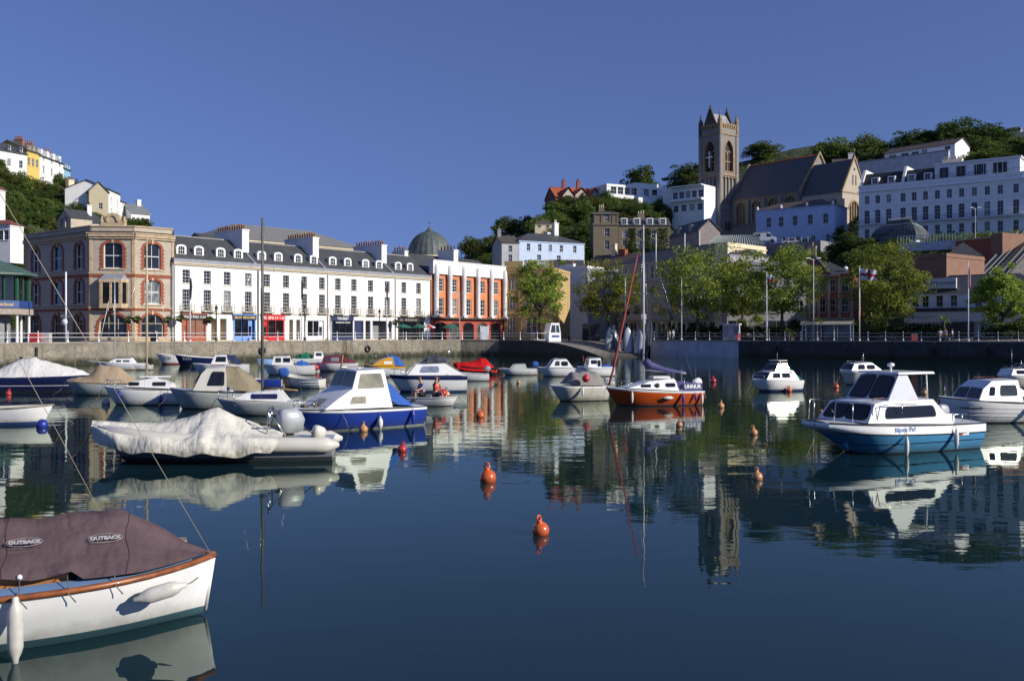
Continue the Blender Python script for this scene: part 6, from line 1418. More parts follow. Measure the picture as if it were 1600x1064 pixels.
tag(cov, 'mauve brown canvas boat cover with white lettering, laced over the bottom left boat', 'boat cover')
WL = mat('faded_white_letters', (.42,.40,.41), .8, .2, 20)
def on_cover(s, size, x, f):
    zr = 1.26; t = o.at(x); q = o.sec(t,o.zs(t)); yb = q[1]-.16; A_ = Vector((x,-yb,q[2]+.07)); R_ = Vector((x,0,zr)); p = A_.lerp(R_, f); Y = (R_-A_).normalized(); X = Vector((1,0,0)); Z = X.cross(Y).normalized()
    p = p + Z*.03; ob = lettering(s, size, WL, cov, p, (0,0,0), 'lettering', .004); ob.rotation_euler = Matrix((X, Z.cross(X), Z)).transposed().to_euler()
    e = MB(); pts = [p + X*(size*2.7*math.cos(k*PI/12)) + Y*(size*.95*math.sin(k*PI/12)) for k in range(25)]; e.tube(pts, .0028, 4); e.build('emblem_ring', WL, cov)
on_cover('OUTBACK', .066, 1.42, .55); on_cover('OUTBACK', .066, .62, .6)
for c_ in list(NB.root.children):
    if c_.name.startswith('mooring_line'): bpy.data.objects.remove(c_)
for i_ in (16, 27):
    b = MB(); b.tube([Vector(p_) + Vector((0,0,.004)) for p_ in rows[min(i_, len(rows)-1)]], .006, 4); b.build('seam', mat('dark_seam', (.06,.04,.045), .9), cov)
b = MB()
for x in (-1.0,-.45,.1,.6,1.05,1.5):
    t = o.at(x); q = o.sec(t,o.zs(t)); b.tube([(x,-(q[1]-.33),q[2]+.11),(x+.03,-(q[1]+.05),q[2]-.02),(x+.1,-(q[1]+.03),q[2]-.12)],.007,4)
lace = b.build('lacing', ROPE, cov)
b = MB()
for x in (-1.0,-.45,.1,.6): t = o.at(x); q = o.sec(t,o.zs(t)); b.ball((x,-(q[1]-.34),q[2]+.12),.03,8)
b.build('toggles', TRIM, cov)
f1 = fender(o, .60, -1, WHITEF, 'white fender hanging upright on the bottom left boat at the picture edge', .62, .075, 0, .0)
f2 = fender(o, 2.22, -1, WHITEF, 'white fender tied level near the bow of the bottom left boat', .5, .085, PI/2*.86, .12)

# --- inflatable under the white tarpaulin
o = boat('inflatable_boat', 'grey inflatable boat with outboards showing behind its white tarpaulin', 'inflatable boat', 338, 717, 187, 6.1, 2.0, .95, .55, [(GELG,-.12),(paint('grey_tube',(.30,.31,.33)),.12),(ANTI,-9)], .9, .7, .25, GELG, .75, k0=.2, k1=.5)
b = MB()
for s in (-1,1): b.tube([(lambda q: (q[0]+.0, (q[1]-.1)*s, q[2]-.13))(o.sec(t,o.zs(t))) for t in [-.03+i*.05 for i in range(21)]],[.05]+[.21]*18+[.17,.08],10)
b.build('tube', GELC, o.root)
b = MB(); rows = []; sec_ = [(3.12,.18,.62,1.05),(2.8,.5,.5,1.03),(2.2,.9,.42,.98),(1.4,1.12,.3,.98),(.7,1.2,.26,1.12),(.15,1.22,.24,1.32),(-.05,1.22,.22,1.36),(-.5,1.22,.24,1.12),(-1.1,1.2,.3,.90),(-1.6,1.16,.34,.80),(-1.75,1.12,.5,.74)]
fine = []
for a_, c_ in zip(sec_, sec_[1:]):
    for i in range(6): fine.append(tuple(p+(q-p)*i/6 for p, q in zip(a_, c_)))
fine.append(sec_[-1])
for x, w_, zf, zc in fine:
    w_ *= 1.13; row = []; tube = .66 + .24*max(0,(x-1)/2)
    for j in range(25):
        u = -1 + j/12; a_ = abs(u)
        if a_ > .72: f = (a_-.72)/.28; y = w_*(.93+.07*math.sin(f*PI*.6)); z = tube*(1-f) + zf*f
        else: f = a_/.72; y = w_*.93*f; z = zc + (tube-zc)*f**.9 - .07*math.sin(PI*f)
        fold = .022*math.sin(3.1*x + 9*a_*a_) * a_ + .045*math.sin(7*(x-.05)/(a_+.35)) * (1-a_)*a_*2.2 + .05*a_**3*math.sin(5*x+1.2) ; drop = (.045*math.sin(1.9*x+.4) + .018*math.sin(5.3*x+2) + .012*math.sin(9.7*x))*max(0,a_-.7)/.3
        th = math.atan2(u*1.1, x+.05); rd_ = min(1, math.hypot(u*1.1, x+.05)*1.3); fold += .05*(abs(math.sin(5.5*th+.3))**.7-.7)*rd_*(1-a_*.55)*math.exp(-(x+.05)**2/1.6)
        fold += .025*(abs(math.sin(2.6*x+6*a_))-.6)*(a_ > .5)
        row.append((x + .05*math.sin(5*a_+2*x)*a_, math.copysign(y+fold*.9, u) if u else 0, max(.05, z + fold*(1-max(0,a_-.8)) + drop)))
    rows.append(row)
b.grid(rows, 0, False, True); b.face(rows[0]); tp = b.build('tarpaulin', TARP); tp.location = o.root.location; tp.rotation_euler = o.root.rotation_euler; tag(tp, 'wrinkled off-white tarpaulin peaked over the grey inflatable boat', 'boat cover')
outboard(o, -1.75, .1, .62, 1.5, GREYCOWL, rz=.5); outboard(o, -2.55, .45, .55, .8, GELC, -.35, rz=.6)
rail(o, [(-1.35,-.5,.55),(-1.4,-.48,1.35),(-1.4,.48,1.35),(-1.35,.5,.55)], .02, 'arch', posts=[((-1.9,-.5,.55),(-1.4,-.48,1.3)),((-1.9,.5,.55),(-1.4,.48,1.3)),((-1.4,-.2,1.35),(-1.4,-.2,.75)),((-1.4,.2,1.35),(-1.4,.2,.75))])
b = MB(); b.box(-2.75,-2.3,-.2,.2,.5,.56); b.build('transom_board', GELC, o.root)

# --- royal blue cabin boat
o = boat('cabin_boat', 'royal blue cabin boat with white cabin and blue cockpit canopy', 'cabin cruiser', 556, 669, 222, 4.9, 1.95, .80, .70, [(GEL,-.11),(BLUEP,.05),(mat('scum_line',(.35,.38,.33),.8,.3,9),.0),(ANTI,-9)], .88, .55, .25, GEL, .6, rail=BLACKP, railr=.02)
b = cabin(o, [(1.75,.78),(1.2,1.12),(.62,1.42),(.38,2.02),(-.72,2.05),(-.95,.74)], .74, 2.05, .86, .66, GEL, side=[rpoly(.78,.12,.92,1.16,.05,-.12,0), rpoly(.42,-.68,1.42,1.92,.05,-.16,.1)], front=[(2,-.92,-.06,.12,.92,.08),(2,.06,.92,.12,.92,.08),(0,-.32,.32,.25,.85,.06)], glass=MILKY, rim=ALU)
canopy(o, [(-.70,.70,1.35,2.06),(-.82,.78,1.0,2.0),(-1.25,.84,.80,1.5),(-1.75,.82,.76,1.0),(-2.0,.78,.74,.80)], BLUEC, pw=3.2, seed=3)
rail(o, [(1.1,-.78,1.15),(1.1,-.78,1.2),(.2,-.8,1.22)], .012, 'handrail'); pulpit(o,.28,.86,3)
fender(o, -.35, 1, WHITEF, 'white fender on the side of the royal blue cabin boat', .42, .09, 0, .28); fender(o, -1.75, 1, BLUEF, 'dark blue fender near the stern of the royal blue cabin boat', .45, .07, 0, .12)
b = MB(); b.box(1.9,2.1,-.12,.12,.82,.92); b.lathe([(.05,.8),(.05,1.0),(.09,1.02),(.02,1.05)],8,(1.75,.25,0)); b.tube([(2.0,.1,.9),(1.5,.5,.86),(1.2,.8,.8),(1.0,.95,.4),(.9,.98,.05)],.012,4); b.build('mooring_gear', ROPE, o.root)

# --- teal and white boat with a wheelhouse, right foreground
o = boat('wheelhouse_boat', 'teal and white motor boat with raised wheelhouse and dark windows, right foreground', 'motor boat', 1388, 703, 206, 5.45, 2.2, .92, .76, [(GEL,-.25),(BLACKP,-.29),(TEAL,.30),(BLACKP,.27),(TEAL,.03),(ANTI,-9)], .94, 1.15, .3, GEL, .9, rail=BLACKP, railr=.022, blunt=.75, k0=.22, k1=.55, slab=1.32)
lc = cabin(o, [(1.75,.90),(1.38,1.40),(1.0,1.46),(-.85,1.46),(-1.5,.76)], .78, 1.46, .96, .80, GEL, side=[rpoly(1.1,-.85,.99,1.30,.12,-.12,.05)], front=[(0,-.86,-.04,.14,.9,.2),(0,.04,.86,.14,.9,.2)], glass=mat('black_glass',(.006,.006,.007),.06,.1,2,spec=.6))
uc = cabin(o, [(.85,1.46),(.36,2.14),(.02,2.16),(-.30,1.47)], 1.46, 2.14, .78, .68, mat('grey_white_gel',(.62,.63,.68),.35,.05), name='wheelhouse', side=[], front=[(0,-.88,-.06,.10,.9,.16),(0,.06,.88,.10,.9,.16)], glass=SMOKE, both=True)
b = MB(); b.box(-1.0,.42,-.74,.74,2.17,2.23,0,.03); b.build('wheelhouse_roof', GEL, o.root)
b = MB()
for s in (-1,1): b.tube([(-.75,s*.66,2.15),(-.7,s*.74,1.47)],.02,6)
b.lathe([(.03,2.21),(.03,2.36),(.10,2.38),(.10,2.44),(.03,2.47)],10,(-.1,0,0)); b.build('roof_posts', GEL, o.root)
P_ = lambda t, s, dz: (lambda q: (q[0]-.1, q[1]*s*.9, q[2]+dz))(o.sec(t,o.zs(t)))
for s in (-1, 1):
    rail(o, [P_(.80,s,.02),P_(.80,s,.52),P_(.86,s,.56),P_(.97,s*.9,.56),P_(.98,s*.9,.02)], .016, 'bow_rail', posts=[(P_(.9,s,.02),P_(.9,s,.56))])
rail(o, [P_(.78,1,.02),P_(.76,1,.5),P_(.70,1,.55),P_(.52,1,.55)], .014, 'side_rail', posts=[(P_(.62,1,.3),P_(.62,1,.55))])
rail(o, [(-1.5,.9,.78),(-1.5,.9,1.02),(-2.25,.9,1.02),(-2.28,.9,.78)], .018, 'stern_rail', posts=[((-1.9,.9,.78),(-1.9,.9,1.02))])
b = MB(); b.box(-2.2,-1.7,-.5,.4,.78,.98); b.build('engine_box', GEL, o.root); outboard(o,-2.42,-.3,.78,.9,GREYCOWL)
hull_text(o,'Mystic Pol',.18,.55,.70,mat('pale_blue_name',(.35,.45,.75)),1); 
b = MB(); t=o.at(-1.55); 
flg = lettering('RBN', .10, mat('red_letters',(.6,.03,.03)), o.root, (0,0,0)); bpy.data.objects.remove(flg)
q = o.sec(o.at(-1.75), .45); b.box(-1.98,-1.72,q[1]+.006,q[1]+.012,.44,.56,0); b.box(-1.72,-1.6,q[1]+.006,q[1]+.012,.44,.56,1); b.build('registration_plate', [TRIM, mat('red_plate',(.6,.03,.03))], o.root)
fender(o, .55, 1, WHITEF, 'white fender amidships on the teal wheelhouse boat', .5, .06, 0, .32); fender(o, -1.35, 1, WHITEF, 'white fender near the stern of the teal wheelhouse boat', .5, .065, 0, .16)

# --- orange sailing boat
o = boat('sailing_boat', 'orange hulled sailing boat with furled red foresail and violet boom cover', 'sailing boat', 1020, 633, 195, 4.55, 1.8, .86, .64, [(GEL,-.07),(ORANGEP,.05),(ANTI,-9)], .75, .5, .3, GEL, .5, rail=GEL, railr=.025)
cabin(o, [(1.45,.84),(.75,1.0),(.4,1.12),(-.85,1.22),(-1.1,.68)], .68, 1.22, .68, .52, GEL, side=[rpoly(.85,.35,.86,1.0,.05), rpoly(-.35,-.85,.86,1.04,.08)], rim=GEL)
b = MB()
for s in (-1,1): b.lathe([(.11,0),(.11,.02),(.02,.021)],12); b.xf(Matrix.Translation((.05,s*.63,.94)) @ Matrix.Rotation(-s*PI/2,4,'X'), len(b.v)-36)
b.build('portholes', RUBBER, o.root)
b = MB(); b.box(-.75,.1,-.3,.3,1.24,1.34,0,.03); b.build('hatch', GEL, o.root)
mast(o, .46, 8.25, 1.1, .05)
b = MB(); b.tube([(2.15,0,.95),(1.95,0,1.6),(.75,0,6.9)],[.05,.055,.03],8); b.build('furled_foresail', mat('red_sailcloth',(.34,.05,.05),.85,.2), o.root)
b = MB(); pts = [(.42,0,2.35),(.36,0,2.0),(.1,0,1.82),(-.6,0,1.62),(-1.2,0,1.52),(-1.6,0,1.5)]; b.tube(pts,[.10,.2,.17,.11,.08,.05],10); b.build('boom_cover', VIOLC, o.root)
b = MB(); b.tube([(.44,0,1.62),(-1.65,0,1.45)],.035,6); b.build('boom', ALU, o.root)
b = MB(); pts = [];
for s in (-1,1):
    b = MB(); r0 = [(-1.15,s*.80,.70),(-1.15,s*.80,1.08),(-2.15,s*.70,1.02),(-2.15,s*.70,.66)]; b.face(r0); dg = b.build('dodger', VIOLC, o.root)
l_ = lettering('UNNUR', .24, TRIM, dg, (-1.64,.762,.87), (PI/2,0,PI+.10)); 
outboard(o,-2.35,-.2,.8,.85,TRIM,.5); rail(o,[(-1.2,.8,.7),(-1.2,.8,1.3)],.014,'stanchion'); pulpit(o,.34,.84,3)
for x, m_, lab in ((1.35,WHITEF,'white fender at the bow of the orange sailing boat'),(-1.1,BLUEF,'dark blue fender by the cockpit of the orange sailing boat'),(-1.75,BLUEF,'short dark blue fender near the stern of the orange sailing boat'),(-2.1,WHITEF,'slim white fender on the stern corner of the orange sailing boat')): fender(o,x,1,m_,lab,.48 if x != -1.75 else .3,.06,0,.1)
fender(o,-.15,1,WHITEF,'white fender floating level beside the orange sailing boat',.45,.08,PI/2,.30)

# --- grey sailing boat with the tall mast, khaki cabin boat, white pocket cruiser
o = boat('sailing_boat', 'pale grey sailing boat with tall bare mast behind the white tarpaulin', 'sailing boat', 408, 648, 184, 3.5, 1.6, .68, .55, [(GEL,-.05),(GELG,.04),(ANTI,-9)], .75, .45, .25, GELC, .5, rail=GELC, railr=.02)
cabin(o, [(.95,.66),(.55,.9),(-.75,1.02),(-1.1,.56)], .56, 1.02, .62, .5, GEL, side=[rpoly(.3,-.75,.68,.88,.06)], glass=mat('navy_panel',(.015,.02,.09),.4), rim=GEL)
mast(o, -.05, 8.0, .9, .06, mat('bronze_mast',(.13,.12,.10),.5,.2)); b = MB(); b.tube([(-.2,.1,1.1),(-1.5,.2,1.0)],[.05,.03],6); b.build('stowed_spar', mat('old_wood',(.30,.2,.1),.8,.3), o.root); pulpit(o,.3,.8,3)
hull_text(o,'O1038',.09,1.0,.42,mat('faint_letters',(.25,.27,.28)),1)
o = boat('cabin_boat', 'grey green cabin boat with khaki cockpit canopy', 'cabin cruiser', 340, 638, 192, 4.0, 1.75, .92, .72, [(RUBBER,-.04),(GELG,.05),(ANTI,-9)], .8, .5, .25, GELG, .55)
cabin(o, [(.95,.84),(.62,1.55),(.4,1.78),(-.4,1.82),(-.45,.78)], .8, 1.82, .78, .6, GELC, side=[rpoly(.38,-.32,1.05,1.62,.08,-.22,0)], front=[(0,-.9,-.06,.12,.95,.1),(0,.06,.9,.12,.95,.1)])
canopy(o, [(-.42,.74,1.0,1.86),(-.9,.78,.82,1.84),(-1.5,.76,.76,1.4),(-1.9,.70,.72,.98)], KHAKI, pw=3, seed=6)
fender(o,-.55,1,WHITEF,'cream fender tied level on the khaki canopied boat',.4,.07,PI/2,.28)
o = boat('pocket_cruiser', 'white pocket sailing cruiser with pale wooden mast and blue fenders', 'sailing boat', 224, 632, 188, 3.45, 1.65, .86, .70, [(RUBBER,-.03),(GEL,.04),(ANTI,-9)], .75, .5, .25, GEL, .5)
cabin(o, [(.65,.88),(.3,1.1),(-.6,1.25),(-1.3,.95),(-1.35,.76)], .76, 1.25, .64, .52, GEL, side=[rpoly(.5,.08,.92,1.06,.06), rpoly(-.55,-1.1,.90,1.06,.07)])
mast(o,-.15,7.8,1.1,.05,mat('spruce_mast',(.52,.42,.24),.6,.2)); b = MB(); b.box(-1.2,.1,-.25,.25,1.27,1.33); b.build('hatch', GEL, o.root); pulpit(o,.3,.85,3)
fender(o,.85,1,BLUEF,'blue fender at the bow of the white pocket cruiser',.28,.09,0,.1); fender(o,-.95,1,BLUEF,'dark blue fender at the stern of the white pocket cruiser',.45,.085,0,.22)
# --- tan covered boat, navy boat with white cover, white dinghy at left edge
o = boat('covered_boat', 'small white boat under a tan canvas cover, behind the pocket cruiser', 'motor boat', 158, 617, 186, 3.6, 1.6, .75, .6, [(GELG,.04),(ANTI,-9)], .85, .5, .2, GEL, .6)
canopy(o, [(1.75,.06,.78,.84),(1.2,.55,.74,.95),(.7,.72,.70,1.05),(.05,.80,.68,1.62),(-.9,.80,.66,1.55),(-1.7,.74,.64,.9)], TAN, pw=1.6, seed=8)
o = boat('covered_boat', 'navy hulled motor boat under a full white cover at the left edge', 'motor boat', 62, 612, 6, 5.6, 2.1, .95, .85, [(NAVYP,.40),(GEL,.36),(NAVYP,.05),(ANTI,-9)], .85, .6, .25, GEL, .6)
canopy(o, [(-2.75,.9,.86,1.0),(-2.2,.98,.86,1.3),(-1.0,1.03,.85,1.86),(-.2,1.05,.86,1.95),(.4,1.05,.87,1.75),(1.6,.9,.90,1.42),(2.3,.5,.94,1.2),(2.65,.1,.96,1.02)], WHITEC, pw=1.7, seed=5, amp=.025)
o = boat('rowing_dinghy', 'white dinghy with blue bottom at the left edge', 'dinghy', 10, 663, 4, 3.3, 1.4, .72, .6, [(GEL,.12),(BLUEBOOT,.0),(ANTI,-9)], .8, .35, .2, GELC, .5, True, rail=mat('grey_wood',(.3,.27,.2),.8,.2), railr=.03)
p = WP(66, 667); r_ = thing('mooring_buoy', 'blue mooring buoy just right of the white dinghy at the left edge', 'buoy', (p.x,p.y,0)); b = MB(); b.ball((0,0,.08),.2,14); b.build('float', BLUEF, r_)

# --- white cruiser with navy stripe
o = boat('motor_cruiser', 'white motor cruiser with navy stripe and tinted windscreen, behind the two people', 'cabin cruiser', 668, 612, 191, 4.3, 1.9, 1.0, .9, [(NAVYP,-.22),(GEL,.10),(BLUEBOOT,.0),(ANTI,-9)], .9, .6, .25, GEL, .6)
cabin(o, [(1.2,.98),(.72,1.56),(-.9,1.62),(-2.0,.95)], .92, 1.62, .84, .68, GEL, side=[rpoly(.55,-.55,1.12,1.46,.12,-.18,.0)], front=[(0,-.9,-.05,.12,.92,.1),(0,.05,.9,.12,.92,.1)], glass=glassmat('blue_glass',(.06,.08,.13),(.25,.28,.38),.5), rim=ALU)
canopy(o, [(.45,.05,1.6,1.62),(.05,.58,1.62,1.98),(-.55,.62,1.62,2.08),(-1.0,.60,1.6,1.95),(-1.3,.5,1.55,1.62)], SMOKE, 'windscreen', pw=2.2, amp=.0)
rail(o,[(-1.0,-.6,1.5),(-1.15,-.6,2.3),(-1.3,-.3,2.45),(-1.3,.3,2.45),(-1.15,.6,2.3),(-1.0,.6,1.5)],.016,'arch'); pulpit(o,.3,.8,4)
hull_text(o,'50',.16,-1.0,.96,mat('dark_letters',(.06,.06,.08)),1)
# --- grey canopied speedboat, white boats in the middle
o = boat('speedboat', 'white speedboat with grey canvas top, left of the orange sailing boat', 'speedboat', 902, 626, 200, 2.85, 1.6, .78, .72, [(GEL,-.06),(GELC,.04),(ANTI,-9)], .9, .5, .2, GEL, .6)
canopy(o, [(.75,.5,.84,.9),(.35,.68,.80,1.38),(-.3,.72,.78,1.46),(-.9,.70,.77,1.42),(-1.2,.66,.76,1.15)], GREYC, pw=2.8, seed=2); outboard(o,-1.45,.2,.7,.9); fender(o,.1,1,WHITEF,'white fender on the grey canopied speedboat',.4,.06,0,.05)
p = Vector(o.root.location)+Vector((.35,-.95,0)); r_ = thing('round_fender', 'red ball fender on the side deck of the grey canopied speedboat', 'fender', (p.x,p.y,.98)); b = MB(); b.ball((0,0,.15),.19,14); b.build('ball', paint('red_buoy',(.62,.02,.02)), r_); b = MB(); b.tube([(0,0,.33),(0,0,.4)],.04,6); b.build('neck', paint('red_buoy',(.62,.02,.02)), r_)
o = boat('fishing_boat', 'small white fishing boat with wheelhouse and blue trim by the slipway', 'fishing boat', 930, 588, 340, 2.9, 1.3, .78, .72, [(GEL,-.1),(NAVYP,-.13),(GEL,.05),(ANTI,-9)], .75, .2, .2, SKYP, .5)
o.root.rotation_euler[2] = math.radians(196)
cabin(o,[(.75,.74),(.62,1.35),(-.3,1.4),(-.32,.72)], .72, 1.4, .5, .42, GEL, side=[rpoly(.5,.05,.98,1.25,.05), rpoly(-.02,-.25,.8,1.22,.04)], front=[(0,-.85,-.05,.35,.9,.08),(0,.05,.85,.35,.9,.08)]); rail(o,[(.9,0,.75),(1.0,0,1.6)],.02,'bow_pole',mat('red_pole',(.55,.05,.04),.6)); canopy(o,[(-.5,.5,.74,.86),(-.9,.5,.73,.9),(-1.3,.42,.72,.8)],BLUEC,pw=2.5,seed=4)
hull_text(o,'LINDY',.12,.9,.5,mat('dark_letters',(.06,.06,.08)),1)
o = boat('cabin_boat', 'plain white cabin boat moored left of the white fishing boat', 'cabin cruiser', 872, 588, 192, 3.2, 1.45, .72, .62, [(GEL,.05),(ANTI,-9)], .88, .45, .2, GEL, .6)
cabin(o,[(.85,.72),(.45,1.28),(-.55,1.32),(-1.05,.66)], .66,1.32,.64,.5,GEL,side=[rpoly(.42,.05,.86,1.16,.05,-.12,0), rpoly(-.12,-.6,.84,1.14,.1)],front=[(0,-.88,-.05,.15,.9,.1),(0,.05,.88,.15,.9,.1)]); outboard(o,-1.6,0,.6,.8,RUBBER)
o = boat('speedboat', 'low white speedboat with pale screen beside the red covered inflatable', 'speedboat', 808, 586, 188, 3.0, 1.4, .52, .5, [(GEL,.04),(ANTI,-9)], .9, .6, .2, GEL, .6)
cabin(o,[(.5,.52),(.2,.86),(-.6,.88),(-.7,.5)],.5,.88,.6,.5,GELG,'windscreen',side=[],front=[(0,-.9,.9,.1,.9,.1)],glass=SMOKE); outboard(o,-1.35,0,.62,1.0,BLUEC)
o = boat('inflatable_boat', 'inflatable boat under a shiny red cover', 'inflatable boat', 742, 585, 176, 3.2, 1.6, .75, .55, [(RUBBER,.03),(ANTI,-9)], .9, .6, .2, RUBBER, .7)
o.root.rotation_euler[2] = math.radians(190)
canopy(o, [(1.75,.1,.72,.95),(1.5,.5,.5,1.02),(.9,.78,.36,.98),(.1,.84,.30,1.1),(-.5,.84,.28,1.32),(-.9,.84,.26,1.3),(-1.4,.8,.2,.7),(-1.75,.7,.1,.35)], REDC, pw=3, seed=9, amp=.03)
o = boat('open_boat', 'open white boat with tilted outboard in front of the red covered inflatable', 'open boat', 728, 595, 182, 3.2, 1.3, .72, .5, [(GELG,-.05),(GEL,.04),(ANTI,-9)], .8, .4, .2, GELC, .5, True, rail=GELG, railr=.02); outboard(o,-1.6,.1,.62,.9,GREYCOWL,.9)
# --- rowing dinghy with two people
o = boat('rowing_dinghy', 'white rowing dinghy carrying the two people', 'dinghy', 676, 634, 353, 2.3, 1.15, .44, .40, [(GEL,.03),(ANTI,-9)], .82, .25, .15, GELG, .5, True, rail=GELC, railr=.025); DINGHY = o
p = Vector(o.root.location); r_ = thing('round_fender', 'red ball fender in the bow of the rowing dinghy', 'fender', (p.x+.48,p.y-.1,.42)); b = MB(); b.ball((0,0,.17),.17,14); b.build('ball', MATS['red_buoy'], r_)
# --- white cruisers on the right
o = boat('motor_cruiser', 'white cruiser with blue side panel and green net over its cockpit', 'cabin cruiser', 1210, 611, 202, 3.1, 1.6, .70, .62, [(GEL,.12),(BLUEBOOT,.04),(ANTI,-9)], .88, .5, .2, GEL, .6)
cabin(o,[(1.05,.70),(.75,1.1),(.3,1.16),(-.85,1.18),(-1.2,.64)],.64,1.18,.72,.6,GEL,side=[rpoly(.62,.12,.8,1.04,.05,-.08,0),rpoly(-.05,-.55,.8,1.04,.05)],front=[(0,-.9,-.05,.12,.9,.1),(0,.05,.9,.12,.9,.1)])
cabin(o,[(.4,1.18),(.1,1.55),(-.5,1.58),(-.6,1.18)],1.18,1.58,.6,.48,GEL,'wheelhouse',front=[(0,-.9,-.05,.1,.9,.1),(0,.05,.9,.1,.9,.1)],side=[]); b = MB(); b.box(-.55,.05,-.45,.45,1.72,1.78); b.tube([(-.1,.4,1.58),(-.1,.4,1.75)],.02,5); b.tube([(-.1,-.4,1.58),(-.1,-.4,1.75)],.02,5); b.tube([(-.2,0,1.78),(-.2,0,2.2)],.01,4); b.build('flybridge_top', GELC, o.root)
canopy(o,[(-.45,.6,1.2,1.5),(-.9,.68,.95,1.38),(-1.3,.66,.7,1.0),(-1.5,.6,.64,.72)],GREENC,'net',pw=2.2,seed=4,amp=.04); pulpit(o,.25,.8,3)
o = boat('motor_cruiser', 'small white cruiser with rounded windows and aerial, in front of the dark quay wall', 'cabin cruiser', 1343, 601, 196, 2.85, 1.5, .95, .85, [(GEL,-.12),(GELC,.05),(ANTI,-9)], .9, .4, .2, GEL, .6)
cabin(o,[(1.05,.94),(.75,1.36),(-.55,1.42),(-1.3,.88)],.88,1.42,.66,.52,GEL,side=[rpoly(.55,.05,1.02,1.3,.08,-.08,0),rpoly(-.12,-.7,1.02,1.28,.12)],front=[(0,-.88,-.05,.15,.9,.1),(0,.05,.88,.15,.9,.1)]); rail(o,[(.1,.3,1.42),(-.1,.3,2.1)],.012,'aerial'); rail(o,[(-.3,0,1.42),(-.3,0,1.85)],.012,'light_staff')
o = boat('cabin_boat', 'white clinker cabin boat with pale canvas cockpit cover at the right edge', 'cabin cruiser', 1548, 659, 192, 4.4, 1.8, .98, .72, [(RUBBER,-.04),(GEL,.05),(ANTI,-9)], .8, .45, .25, GEL, .5, rail=RUBBER, railr=.02)
cabin(o,[(1.1,.86),(.85,1.28),(.45,1.55),(-.65,1.58),(-.75,.78)],.8,1.58,.80,.62,GEL,side=[rpoly(.68,.42,1.02,1.36,.07,-.10,-.08),rpoly(.22,-.55,1.0,1.42,.1,-.08,0)],front=[(0,-.9,-.05,.15,1.0,.1),(0,.05,.9,.15,1.0,.1)],rim=STEEL)
canopy(o,[(-.68,.76,1.0,1.6),(-1.1,.8,.84,1.3),(-1.6,.78,.78,1.0),(-2.1,.7,.74,.8)],WHITEC,pw=2.4,seed=12); hull_text(o,'HAPPY DAZE',.13,1.35,.58,mat('dark_letters',(.06,.06,.08)),1)
fender(o,-.95,1,BLUEF,'dark blue fender on the white clinker cabin boat at the right edge',.42,.085,0,.08); rail(o,[(2.0,.1,.95),(2.02,.1,1.4)],.012,'bow_staff')
for z in (.2,.34,.5):
    b = MB()
    for s in (-1,1): b.tube([(lambda q: (q[0],q[1]*s*1.005,q[2]))(o.sec(t,z+.14*t)) for t in [i/16 for i in range(16)]],.012,4)
    b.build('plank_line', GELC, o.root)
o = boat('motor_cruiser', 'white motor boat with domed screen half cut by the right edge', 'cabin cruiser', 1592, 606, 190, 2.9, 1.5, .8, .72, [(GEL,-.1),(GELC,.05),(ANTI,-9)], .88, .4, .2, GEL, .6)
cabin(o,[(1.0,.8),(.8,1.15),(-.6,1.2),(-1.2,.74)],.74,1.2,.66,.55,GEL,side=[rpoly(.6,.1,.88,1.08,.06),rpoly(-.1,-.6,.88,1.08,.06)]); canopy(o,[(.5,.1,1.17,1.2),(.1,.5,1.18,1.5),(-.5,.55,1.18,1.55),(-.9,.5,1.15,1.25)],SMOKE,'windscreen',pw=2.2,amp=0); rail(o,[(.7,.3,1.1),(.72,.3,2.4)],.014,'aerial'); rail(o,[(.15,.4,1.2),(.15,.4,1.7)],.02,'light_staff')
# --- far left and middle group along the quay
o = boat('sailing_boat', 'small white sailing boat near the left quay wall', 'sailing boat', 190, 578, 186, 4.7, 1.7, .75, .6, [(GEL,.06),(YELP,.0),(ANTI,-9)], .75, .6, .25, GEL, .5)
cabin(o,[(1.0,.7),(.5,1.0),(-.9,1.05),(-1.2,.6)],.6,1.05,.6,.5,GEL,side=[rpoly(.3,-.1,.74,.88,.04),rpoly(-.3,-.8,.74,.88,.04)]); mast(o,.6,8.3,.8,.045); outboard(o,-2.4,0,.62,1.0,RUBBER); b=MB(); b.tube([(2.3,0,.75),(3.2,0,.85)],.03,5); b.tube([(2.2,.2,.8),(1.0,.4,6.2)],.03,5); b.build('spar', ALU, o.root)
o = boat('open_boat', 'white open workboat beside the small white sailing boat', 'open boat', 216, 578, 184, 2.4, 1.2, .5, .45, [(GEL,.05),(ANTI,-9)], .85, .3, .2, GELC, .5, True, rail=SKYP, railr=.02)
def workboat(label, px, py, hd, L, mtop, text=None, nm='open_boat', tm=None):
    o = boat(nm, label, 'open boat', px, py, hd, L, L*.38, 1.15, .8, [(mtop,-.0001),(mtop,.12),(REDP if mtop is GEL else ANTI,.0),(ANTI,-9)], .7, .5, .25, GELC, .45, True, rail=GEL, railr=.04)
    if text: hull_text(o, text, .42, o.L*.24, .68, tm or TRIM, 1)
    return o
workboat('white open workboat with faint number, nose out beside the blue one', 276, 569, 198, 4.0, GEL, 'TH29', tm=mat('faint_letters',(.25,.27,.28)))
workboat('navy blue open workboat numbered TH74', 310, 571, 194, 4.6, NAVYP, 'TH74')
o = boat('cabin_boat', 'white cabin boat with dark hood behind the khaki canopied boat', 'cabin cruiser', 345, 584, 190, 4.4, 1.7, .85, .75, [(GEL,.05),(ANTI,-9)], .88, .5, .2, GEL, .6)
